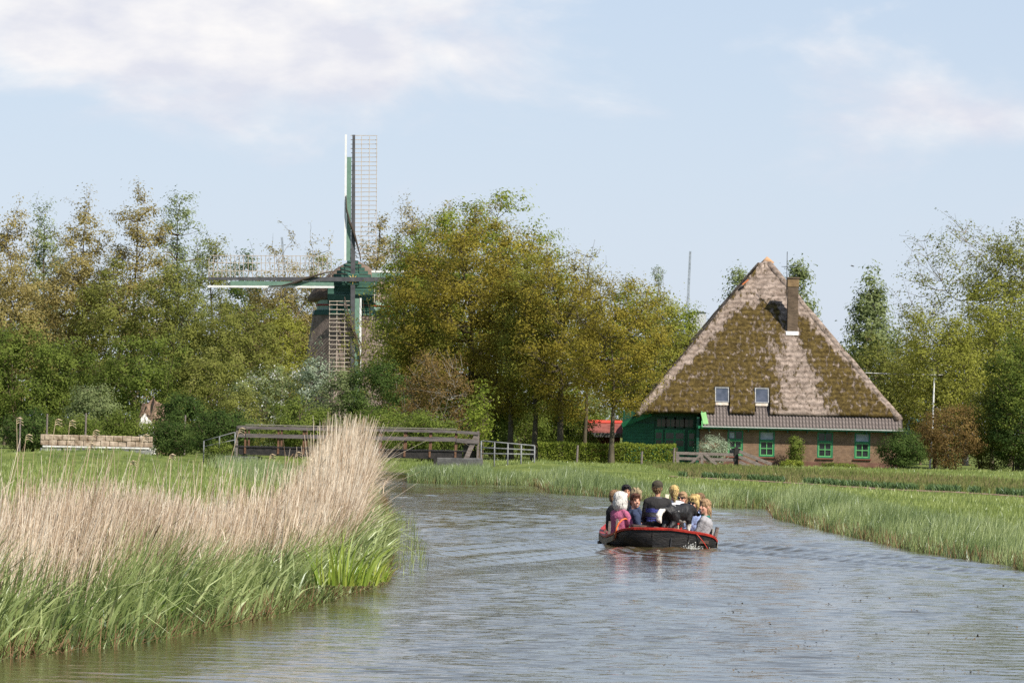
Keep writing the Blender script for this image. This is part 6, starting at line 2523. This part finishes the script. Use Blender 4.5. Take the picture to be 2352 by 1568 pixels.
def person(label, pix, fwd, yaw, head_yaw, hair, hair_m, top_m, leg_m, lean=0.0, tilt=0.0, pitch=0.0, size=1.0, smile=True, glasses=False, hands=None, skin=None,
           collar=None, stripe=None, seat=None, width=1.0, feet_z=-0.34, knee_out=0.1, cap=None):
    """pix = head centre in the boat close-up; yaw: 0 looks away from us, -90 to the right"""
    skin = skin or SKIN
    Y = BOAT.y + fwd
    hp = at(*z1(*pix), Y)
    q = Matrix.Rotation(R(yaw), 3, 'Z')
    hl = Vector((tilt, lean * 0.55 + 0.035, 0.715)) * size
    root = hp - q @ hl
    sh_z = 0.49 * size
    ch = Vector((tilt * 0.55, lean * 0.4, 0.40 * size))
    nk = Vector((tilt * 0.8, lean * 0.5, 0.55 * size))
    hip = Vector((0, 0, 0.09 * size))
    W = width * size
    S = size
    HS = size * 1.13

    def torso(o=0.0, top=True):
        pts = [hip + Vector((0, -0.01, -0.08 * S)), hip, hip.lerp(ch, 0.35), hip.lerp(ch, 0.72), ch + Vector((0, 0, 0.02)), ch.lerp(nk, 0.55), nk + Vector((0, 0, -0.02))]
        rad = [(0.13 * W + o, 0.09 * W + o), (0.175 * W + o, 0.125 * W + o), (0.155 * W + o, 0.115 * W + o), (0.165 * W + o, 0.12 * W + o), (0.185 * W + o, 0.118 * W + o), (0.165 * W + o, 0.088 * W + o), (0.075 * W + o, 0.062 * W + o)]
        return loft(pts, rad, 14, True, Vector((0, 1, 0)))
    Ms = []
    hands = hands or ((-0.13, 0.36, 0.13), (0.13, 0.36, 0.13))
    arms = []
    for k, side in enumerate((-1, 1)):
        sh = ch + Vector((side * 0.185 * W, 0, 0.075 * S))
        el, wr = ik(sh, Vector(hands[k]), 0.275 * S, 0.245 * S, Vector((side * 0.35, -0.6, -0.8)))
        arms.append((sh, el, wr))
    legs = []
    for side in (-1, 1):
        hj = hip + Vector((side * 0.085 * S, 0.02, -0.01))
        ft = Vector((side * (0.1 + knee_out * 0.6), 0.40 * S, feet_z))
        kn, an = ik(hj, ft, 0.42 * S, 0.40 * S, Vector((side * knee_out, 0.3, 1.0)))
        legs.append((hj, kn, an))
    # ---- head pieces in head space (looking along +Y)
    hq = Matrix.Rotation(R(head_yaw - yaw), 3, 'Z') @ Matrix.Rotation(R(pitch), 3, 'X')
    hc = hl

    def H(p):
        return hc + hq @ (Vector(p) * HS)
    head = [ellipsoid(hc + hq @ Vector((0, -0.012 * HS, 0.022 * HS)), (0.077 * HS, 0.094 * HS, 0.095 * HS), 16, 11, hq),
            ellipsoid(hc + hq @ Vector((0, 0.022 * HS, -0.045 * HS)), (0.062 * HS, 0.068 * HS, 0.078 * HS), 14, 9, hq),
            ellipsoid(hc + hq @ Vector((0, 0.066 * HS, -0.10 * HS)), (0.026 * HS, 0.022 * HS, 0.02 * HS), 10, 7, hq),
            loft([H((0, 0.082, 0.02)), H((0, 0.098, -0.008)), H((0, 0.108, -0.028)), H((0, 0.085, -0.04))], [0.009 * HS, 0.012 * HS, 0.016 * HS, 0.012 * HS], 7),
            ellipsoid(H((-0.078, -0.01, -0.01)), (0.012 * HS, 0.022 * HS, 0.032 * HS), 8, 6, hq),
            ellipsoid(H((0.078, -0.01, -0.01)), (0.012 * HS, 0.022 * HS, 0.032 * HS), 8, 6, hq),
            ellipsoid(H((-0.04, 0.066, -0.03)), (0.022 * HS, 0.02 * HS, 0.022 * HS), 8, 6, hq),
            ellipsoid(H((0.04, 0.066, -0.03)), (0.022 * HS, 0.02 * HS, 0.022 * HS), 8, 6, hq)]
    neck = loft([nk + Vector((0, -0.005, -0.06)), nk, hc + Vector((0, -0.02, -0.05 * S))], [0.062 * S, 0.052 * S, 0.05 * S], 10)
    body_parts = head + [neck, torso(-0.012)]
    fingers = []
    for k, (sh, el, wr) in enumerate(arms):
        body_parts.append(limb(sh, el, wr, 0.045 * S, 0.036 * S, 0.026 * S))
        d = (wr - el).normalized()
        palm, fs = hand_fingers(wr, d, Vector((0, 0, 1)) if abs(d.z) < 0.8 else Vector((0, -1, 0)), -1 if k else 1)
        body_parts.append(palm)
        fingers += fs
    for (hj, kn, an) in legs:
        body_parts.append(limb(hj, kn, an, 0.075 * S, 0.055 * S, 0.036 * S))
        body_parts.append(loft([an + Vector((0, -0.03, -0.02)), an + Vector((0, 0.06, -0.04)), an + Vector((0, 0.16, -0.055))], [(0.035, 0.03), (0.04, 0.03), (0.03, 0.018)], 8))
    me = remeshed('person', body_parts, 0.0165, 3, skin)
    # add the separate fingers into the same mesh
    bm = bmesh.new()
    bm.from_mesh(me)
    for v, f in fingers:
        vs_ = [bm.verts.new(p) for p in v]
        for ff in f:
            try:
                bm.faces.new([vs_[i] for i in ff]).smooth = True
            except ValueError:
                pass
    bm.to_mesh(me)
    bm.free()
    o = link('person', me)
    o.location = root
    o.rotation_euler = (0, 0, R(yaw))
    tag(o, label, 'person')
    # ---- clothes
    tp = [torso(0.014)]
    for (sh, el, wr) in arms:
        tp.append(limb(sh, el, wr, 0.062 * S, 0.05 * S, 0.038 * S))
        tp.append(loft([nk + Vector((0, -0.01, -0.035)), nk.lerp(sh, 0.5) + Vector((0, -0.005, 0.0)), sh + Vector((0, 0, 0.005))], [0.04 * S, 0.046 * S, 0.054 * S], 9))
    m_ = remeshed('top', tp, 0.02, 3, top_m)
    nv = len(m_.vertices)
    hc_ = np.zeros(nv * 3)
    hn_ = np.zeros(nv * 3)
    m_.vertices.foreach_get('co', hc_)
    m_.vertices.foreach_get('normal', hn_)
    hc_, hn_ = hc_.reshape(-1, 3), hn_.reshape(-1, 3)
    fold = 0.012 * (vnoise(hc_[:, 0] * 9 + hc_[:, 2] * 14, hc_[:, 1] * 9 - hc_[:, 2] * 10, 411) - 0.5) + 0.005 * (vnoise(hc_[:, 0] * 20 - hc_[:, 2] * 26, hc_[:, 2] * 22 + hc_[:, 1] * 18, 412) - 0.5)
    m_.vertices.foreach_set('co', (hc_ + hn_ * (fold + 0.004)[:, None]).astype(np.float32).ravel())
    top = link('top', m_, None, o)
    if stripe:
        # knitted bands on the body of the jacket
        for (z0_, z1_, mm) in stripe:
            if mm.name not in [q_.name for q_ in m_.materials]:
                m_.materials.append(mm)
        names = [q_.name for q_ in m_.materials]
        for pl in m_.polygons:
            c_ = pl.center
            if abs(c_.x) < 0.2 * W:
                for (z0_, z1_, mm) in stripe:
                    if z0_ < c_.z < z1_:
                        pl.material_index = names.index(mm.name)
    lp = []
    for (hj, kn, an) in legs:
        lp.append(limb(hj, kn, an, 0.092 * S, 0.07 * S, 0.055 * S))
    lp.append(loft([hip + Vector((0, -0.02, -0.07)), hip, hip + Vector((0, 0, 0.07))], [(0.14 * W, 0.11 * W), (0.185 * W, 0.135 * W), (0.16 * W, 0.11 * W)], 12, True, Vector((0, 1, 0))))
    link('trousers', remeshed('trousers', lp, 0.026, 2, leg_m), None, o)
    for (hj, kn, an) in legs:
        v, f = loft([an + Vector((0, -0.06, -0.03)), an + Vector((0, 0.0, -0.025)), an + Vector((0, 0.1, -0.045)), an + Vector((0, 0.19, -0.06))], [(0.035, 0.035), (0.046, 0.045), (0.05, 0.036), (0.03, 0.02)], 9)
        MB().add(v, f).build('shoe', shoe_m, o, True)
    if collar:
        v, f = loft([nk + Vector((0, 0, -0.05)), nk + Vector((0, 0, 0.012))], [(0.085 * W + 0.012, 0.075 * W + 0.012), (0.068 * W + 0.01, 0.064 * W + 0.01)], 14, True, Vector((0, 1, 0)))
        MB().add(v, f).build('collar', collar, o, True)
    # ---- face
    for sx in (-1, 1):
        v, f = ellipsoid(H((sx * 0.031, 0.079, 0.008)), (0.012 * HS, 0.008 * HS, 0.007 * HS), 8, 6, hq)
        MB().add(v, f).build('eye', eye_m, o, True)
    v, f = ellipsoid(H((0, 0.083, -0.068)), (0.026 * HS, 0.012 * HS, (0.012 if smile else 0.008) * HS), 10, 7, hq)
    mo = MB().add(v, f).build('mouth', lip_m, o, True)
    if smile:
        v, f = ellipsoid(H((0, 0.089, -0.065)), (0.019 * HS, 0.009 * HS, 0.006 * HS), 9, 6, hq)
        MB().add(v, f).build('teeth', teeth_m, mo, True)
    if glasses:
        g = MB()
        for sx in (-1, 1):
            v, f = ellipsoid(H((sx * 0.034, 0.09, 0.008)), (0.03 * HS, 0.01 * HS, 0.021 * HS), 10, 7, hq)
            g.add(v, f)
            g.tube([H((sx * 0.062, 0.085, 0.012)), H((sx * 0.082, 0.0, 0.01))], 0.005, 5)
        g.tube([H((-0.01, 0.095, 0.012)), H((0.01, 0.095, 0.012))], 0.005, 5)
        g.build('sunglasses', shade_m, o, True)
    # ---- hair
    hs = []
    E = lambda c, r: hs.append(ellipsoid(H(c), tuple(k * HS for k in r), 16, 10, hq))
    jag = []
    if hair == 'bob':
        E((0, -0.025, 0.042), (0.106, 0.115, 0.104))
        E((0, -0.05, -0.055), (0.118, 0.092, 0.13))
        E((-0.088, -0.008, -0.055), (0.036, 0.068, 0.12))
        E((0.088, -0.008, -0.055), (0.036, 0.068, 0.12))
        E((0, 0.05, 0.085), (0.07, 0.05, 0.035))
    elif hair == 'short':
        E((0, -0.02, 0.04), (0.09, 0.102, 0.092))
        E((0, -0.05, -0.03), (0.08, 0.06, 0.07))
        E((0, 0.05, 0.09), (0.068, 0.045, 0.03))
    elif hair == 'full':
        E((0, -0.018, 0.045), (0.105, 0.112, 0.1))
        E((0, -0.05, -0.03), (0.1, 0.075, 0.09))
        E((0, 0.055, 0.09), (0.08, 0.05, 0.04))
        for sx in (-1, 1):
            E((sx * 0.085, 0.0, -0.01), (0.03, 0.05, 0.07))
        for k in range(26):
            a, b = rng.uniform(0, 2 * PI), rng.uniform(0.0, 1.2)
            E((0.1 * math.cos(a) * math.cos(b), -0.02 + 0.105 * math.sin(a) * math.cos(b) * (0.9 if math.sin(a) < 0 else 0.5), 0.05 + 0.1 * math.sin(b)), (0.026, 0.026, 0.026))
    elif hair == 'pony':
        E((0, -0.015, 0.035), (0.086, 0.102, 0.094))
        E((0, -0.04, -0.02), (0.076, 0.066, 0.07))
        hs.append(loft([H((0, -0.10, 0.05)), H((0, -0.135, 0.04)), H((0, -0.135, -0.03)), H((0.005, -0.115, -0.12)), H((0, -0.1, -0.19))], [0.028 * HS, 0.03 * HS, 0.034 * HS, 0.028 * HS, 0.01 * HS], 9))
    elif hair == 'long':
        E((0, -0.018, 0.038), (0.09, 0.104, 0.095))
        hs.append(loft([H((0, -0.05, 0.03)), H((0, -0.085, -0.06)), H((0.0, -0.10, -0.19)), H((0.01, -0.13, -0.36)), H((0.02, -0.13, -0.47))], [(0.085 * HS, 0.06 * HS), (0.09 * HS, 0.06 * HS), (0.085 * HS, 0.04 * HS), (0.06 * HS, 0.03 * HS), (0.02 * HS, 0.012 * HS)], 10))
        E((0.066, -0.035, -0.05), (0.026, 0.045, 0.11))
        E((-0.066, -0.035, -0.04), (0.024, 0.04, 0.1))
        E((0, 0.04, 0.088), (0.066, 0.05, 0.03))
    elif hair == 'nape':
        E((0, -0.03, -0.005), (0.083, 0.085, 0.075))
    hme = remeshed('hair', hs, 0.013, 2, hair_m)
    nv = len(hme.vertices)
    hc_ = np.zeros(nv * 3)
    hn_ = np.zeros(nv * 3)
    hme.vertices.foreach_get('co', hc_)
    hme.vertices.foreach_get('normal', hn_)
    hc_, hn_ = hc_.reshape(-1, 3), hn_.reshape(-1, 3)
    ang_ = np.arctan2(hc_[:, 1] - hc.y, hc_[:, 0] - hc.x)
    hc2 = hc_ + hn_ * (0.012 * (vnoise(ang_ * 9, hc_[:, 2] * 18, 401) - 0.5) + 0.006 * (vnoise(ang_ * 26, hc_[:, 2] * 30, 402) - 0.5))[:, None]
    hme.vertices.foreach_set('co', hc2.astype(np.float32).ravel())
    bm = bmesh.new()
    bm.from_mesh(hme)
    for vi in rng.choice(nv, 150, replace=False):
        p0, n0 = Vector(hc2[vi]), Vector(hn_[vi])
        dn = Vector((0, 0, -1))
        tdir = (dn - n0 * dn.dot(n0))
        tdir = tdir.normalized() if tdir.length > 0.05 else Vector((rng.normal(), rng.normal(), 0)).normalized()
        L_ = rng.uniform(0.03, 0.075)
        w_ = tdir.cross(n0).normalized() * rng.uniform(0.004, 0.008)
        a_, m1, e_ = p0 - n0 * 0.004, p0 + tdir * L_ * 0.5 + n0 * 0.009, p0 + tdir * L_ + n0 * rng.uniform(0.0, 0.016)
        vs_ = [bm.verts.new(q_) for q_ in (a_ - w_, a_ + w_, m1 + w_, m1 - w_, e_)]
        bm.faces.new((vs_[0], vs_[1], vs_[2], vs_[3]))
        bm.faces.new((vs_[3], vs_[2], vs_[4]))
    bm.to_mesh(hme)
    bm.free()
    link('hair', hme, None, o)
    if cap:
        cs = [ellipsoid(H((0, -0.012, 0.052)), (0.092 * HS, 0.108 * HS, 0.082 * HS), 16, 10, hq)]
        ca = link('cap', remeshed('cap', cs, 0.011, 3, cap), None, o)
        v, f = ellipsoid(H((0, 0.115, 0.045)), (0.075 * HS, 0.07 * HS, 0.012 * HS), 12, 6, hq)
        MB().add(v, f).build('cap_peak', cap, ca, True)
        MB().tube([H((0.086 * math.cos(a * PI / 12), -0.012 + 0.104 * math.sin(a * PI / 12), 0.018)) for a in range(24)] + [H((0.086, -0.012, 0.018))], 0.01, 5).build('cap_band', cap, ca)
    return o, q, root


def build_people():
    navy = fabric('navy', (0.035, 0.05, 0.10))
    black = fabric('black', (0.014, 0.014, 0.017))
    jean = fabric('jeans', (0.16, 0.22, 0.34))
    dark = fabric('dark_trousers', (0.02, 0.022, 0.03))
    pink = fabric('pink', (0.43, 0.115, 0.205), 0.8)
    jacket = fabric('charcoal', (0.028, 0.026, 0.026))
    blue_k = fabric('blue_knit', (0.07, 0.08, 0.30))
    grey_k = fabric('grey_knit', (0.09, 0.09, 0.095))
    white = fabric('white', (0.70, 0.70, 0.74), 0.85)
    blue = fabric('pale_blue', (0.30, 0.38, 0.62), 0.8)
    grey = fabric('grey', (0.36, 0.35, 0.36), 0.78)
    teal = fabric('teal', (0.03, 0.17, 0.13))
    olive = fabric('olive_cap', (0.06, 0.05, 0.033))
    white_h = hair_mat('white', (0.78, 0.75, 0.68), (0.72, 0.70, 0.65))
    brown_h = hair_mat('brown', (0.05, 0.018, 0.01), (0.15, 0.055, 0.03))
    black_h = hair_mat('black', (0.008, 0.006, 0.006), (0.02, 0.016, 0.015))
    ash_h = hair_mat('ash', (0.24, 0.17, 0.09), (0.45, 0.35, 0.2))
    blond_h = hair_mat('blond', (0.42, 0.27, 0.08), (0.72, 0.53, 0.22))
    sand_h = hair_mat('sand', (0.28, 0.16, 0.08), (0.46, 0.30, 0.16))
    auburn_h = hair_mat('auburn', (0.16, 0.09, 0.045), (0.3, 0.18, 0.09))
    # far rows first
    person('dark haired person facing us over the white haired woman', (650, 365), 3.7, -120, -172, 'short', black_h, black, dark, skin=SKIN_D, size=1.0, smile=False)
    person('person in a black jacket half hidden behind the white haired woman', (480, 450), 2.5, -75, -70, 'short', auburn_h, black, dark, size=1.0, smile=False, width=1.12)
    person('person with curly ash blond hair behind the brown haired woman', (805, 440), 2.9, -80, -40, 'full', ash_h, navy, dark, size=0.98, smile=False)
    person('smiling brown haired woman in a navy hooded jacket', (790, 510), 1.75, -85, -158, 'short', brown_h, navy, jean, size=1.06, hands=((0.05, 0.32, 0.16), (0.16, 0.34, 0.18)), collar=navy, width=1.05)
    person('white haired woman in a pink sweater on the left bench', (575, 500), 1.15, -55, -62, 'bob', white_h, pink, jean, size=1.12, hands=((0.02, 0.40, 0.14), (0.3, 0.30, 0.06)), smile=False, width=1.05)
    person('woman in sunglasses with sandy hair, right of the ponytail', (1515, 470), 3.1, 100, 155, 'long', sand_h, fabric('violet', (0.12, 0.08, 0.3)), dark, glasses=True, smile=False, size=0.95)
    person('person whose brown hair shows above the blond woman', (1775, 490), 3.3, 80, 60, 'short', auburn_h, navy, dark, size=0.95, smile=False)
    person('blond woman seen from behind with a ponytail and white shirt', (1385, 375), 2.1, -8, 4, 'pony', blond_h, white, jean, size=1.03, hands=((-0.2, 0.3, 0.38), (0.12, 0.34, 0.14)))
    person('laughing blond woman in sunglasses and a pale blue shirt', (1690, 550), 1.75, 88, 150, 'full', blond_h, blue, dark, glasses=True, size=1.05, collar=blue)
    person('laughing long haired woman in a grey cardigan on the right', (1860, 600), 0.95, 78, 135, 'long', sand_h, grey, jean, size=1.1, collar=teal, lean=-0.12, width=1.08, hands=((-0.2, 0.34, -0.02), (0.02, 0.4, 0.1)))
    person('helmsman in an olive cap and dark banded jacket, back to us', (1130, 315), 0.72, 6, -14, 'nape', auburn_h, jacket, dark, size=1.07, collar=grey_k, smile=False, width=1.08, cap=olive,
           stripe=[(0.335, 0.36, blue_k), (0.295, 0.325, blue_k), (0.22, 0.28, grey_k), (0.175, 0.2, blue_k), (0.12, 0.15, blue_k)], hands=((-0.2, 0.3, 0.12), (0.24, 0.26, 0.2)), skin=SKIN_D, feet_z=-0.42)
    # sheet of paper held by the woman with the ponytail
    p = at(*z1(1278, 455), BOAT.y + 2.45)
    o = MB().box((0, 0, 0), (0.075, 0.012, 0.12)).build('paper_sheet', surf('cream_paper', (0.6, 0.52, 0.38), (0.7, 0.62, 0.48), 9, 0.8))
    o.location = p
    o.rotation_euler = (R(-10), R(4), R(10))
    tag(o, 'cream paper held up beside the ponytail', 'paper')
    return


build_people()


def build_dog():
    # dog space: +Y forward (nose), rump at the origin side
    M = []
    hz = 0.50
    spine = [(0, -0.02, hz - 0.05), (0, 0.05, hz), (0, 0.18, hz + 0.005), (0, 0.34, hz - 0.02), (0, 0.47, hz + 0.0), (0, 0.56, hz + 0.0), (0, 0.63, hz - 0.02)]
    rad = [(0.085, 0.095), (0.125, 0.135), (0.125, 0.135), (0.13, 0.155), (0.135, 0.17), (0.12, 0.145), (0.09, 0.11)]
    parts = [loft([(x, y, z - 0.08) for x, y, z in spine], rad, 14)]
    parts.append(loft([(0, 0.54, hz - 0.05), (0, 0.63, hz - 0.04), (0, 0.70, hz - 0.07)], [0.115, 0.105, 0.09], 10))            # neck carried low
    parts.append(ellipsoid((0, 0.75, hz - 0.09), (0.062, 0.08, 0.062), 12, 8))
    parts.append(loft([(0, 0.79, hz - 0.10), (0, 0.86, hz - 0.125), (0, 0.90, hz - 0.13)], [0.042, 0.034, 0.026], 9))
    for s in (-1, 1):
        parts.append(loft([(s * 0.045, 0.72, hz - 0.04), (s * 0.06, 0.70, hz + 0.0), (s * 0.075, 0.71, hz - 0.02)], [0.022, 0.018, 0.008], 6))
        # hind leg: thigh, knee forward, hock back
        parts.append(loft([(s * 0.065, 0.04, hz - 0.06), (s * 0.085, 0.09, hz - 0.19), (s * 0.08, 0.07, hz - 0.27), (s * 0.075, -0.04, hz - 0.35), (s * 0.075, -0.035, 0.06), (s * 0.075, -0.01, 0.02), (s * 0.075, 0.045, 0.015)],
                          [0.098, 0.095, 0.068, 0.036, 0.024, 0.026, 0.02], 9))
        # fore leg
        parts.append(loft([(s * 0.075, 0.50, hz - 0.10), (s * 0.085, 0.47, hz - 0.22), (s * 0.08, 0.49, hz - 0.32), (s * 0.08, 0.485, 0.1), (s * 0.08, 0.50, 0.025), (s * 0.08, 0.545, 0.015)], [0.075, 0.066, 0.044, 0.03, 0.03, 0.022], 9))
    # belly and breeches fur
    parts.append(loft([(0, 0.14, hz - 0.16), (0, 0.28, hz - 0.2), (0, 0.42, hz - 0.23)], [(0.06, 0.05), (0.075, 0.06), (0.08, 0.06)], 10))
    # tail: out, down, feathered tip
    tail = [(0, 0.0, hz - 0.03), (-0.02, -0.09, hz - 0.03), (-0.035, -0.17, hz - 0.07), (-0.04, -0.215, hz - 0.14), (-0.03, -0.215, hz - 0.22), (0.0, -0.19, hz - 0.27)]
    parts.append(loft(tail, [0.045, 0.044, 0.05, 0.058, 0.048, 0.014], 9))
    me = remeshed('dog', parts, 0.012, 3)
    n = len(me.vertices)
    co = np.zeros(n * 3)
    me.vertices.foreach_get('co', co)
    co = co.reshape(-1, 3)
    x, y, z = co.T
    # shaggy coat
    no = np.zeros(n * 3)
    me.vertices.foreach_get('normal', no)
    no = no.reshape(-1, 3)
    sh = 0.010 * (vnoise(x * 70 + y * 40, z * 26 + y * 20, 91) - 0.4) * (z > 0.12)
    co = co + no * sh[:, None]
    me.vertices.foreach_set('co', co.astype(np.float32).ravel())
    jig = 0.03 * (vnoise(x * 40, z * 40 + y * 30, 92) - 0.5)
    white = ((y < -0.11 + jig) & (z < hz - 0.02)).astype(float)              # tail tip
    white = np.maximum(white, (z < 0.21 + jig) & (y > 0.4))                    # fore socks
    white = np.maximum(white, (z < 0.07 + jig))
    white = np.maximum(white, (np.abs(x) < 0.075 + jig) & (z < hz - 0.185 + jig) & (z > 0.18) & (y > 0.16) & (y < 0.48))
    white = np.maximum(white, (np.abs(x) < 0.02) & (y > 0.74) & (z > hz - 0.13))
    a = me.attributes.new('tint', 'FLOAT', 'POINT')
    a.data.foreach_set('value', white.astype(np.float32))
    m, nn, l, out = new_mat('dog_coat')
    p = nn.new('ShaderNodeBsdfPrincipled')
    p.inputs['Roughness'].default_value = 0.55
    at_ = nn.new('ShaderNodeAttribute')
    at_.attribute_name = 'tint'
    cr = nn.new('ShaderNodeValToRGB')
    cr.color_ramp.elements[0].color = (0.009, 0.008, 0.008, 1)
    cr.color_ramp.elements[1].color = (0.72, 0.68, 0.6, 1)
    l.new(at_.outputs['Fac'], cr.inputs[0])
    l.new(cr.outputs[0], p.inputs['Base Color'])
    nz = nn.new('ShaderNodeTexNoise')
    nz.inputs['Scale'].default_value = 70
    b = nn.new('ShaderNodeBump')
    b.inputs['Strength'].default_value = 0.6
    b.inputs['Distance'].default_value = 0.01
    l.new(nz.outputs['Fac'], b.inputs['Height'])
    l.new(b.outputs[0], p.inputs['Normal'])
    l.new(p.outputs[0], out.inputs[0])
    me.materials.append(m)
    dog = link('dog', me)
    foot = at(*z1(1290, 1005), BOAT.y + 0.30)
    zz = in_boat(0.2, 0.3, 0.235).z
    S = 1.12
    dog.location = (foot.x, foot.y, zz)
    dog.scale = (S, S, S)
    dog.rotation_euler = (0, 0, R(-40))
    tag(dog, 'black and white dog standing in the stern with its tail to the left', 'dog')
    v, f = loft([(0, 0.615, hz + 0.048), (0.07, 0.64, hz - 0.02), (0.075, 0.66, hz - 0.08), (0, 0.66, hz - 0.135), (-0.075, 0.66, hz - 0.08), (-0.07, 0.64, hz - 0.02), (0, 0.615, hz + 0.048)], 0.011, 6)
    MB().add(v, f).build('collar', surf('collar_red', (0.3, 0.05, 0.03), (0.4, 0.08, 0.05), 8, 0.6), dog, True)
    lead = [(0.01, 0.09, hz + 0.055), (0.06, 0.12, hz + 0.035), (0.105, 0.14, hz - 0.03), (0.118, 0.15, hz - 0.07)]
    MB().tube(lead, [0.008, 0.008, 0.009, 0.014], 6).build('lead', white_m, dog, True)
    for sx in (-1, 1):
        v, f = ellipsoid((sx * 0.042, 0.80, hz - 0.07), (0.012, 0.008, 0.01), 8, 6)
        MB().add(v, f).build('eye', eye_m, dog, True)
    v, f = ellipsoid((0, 0.918, hz - 0.122), (0.018, 0.012, 0.014), 8, 6)
    MB().add(v, f).build('nose', eye_m, dog, True)


build_dog()
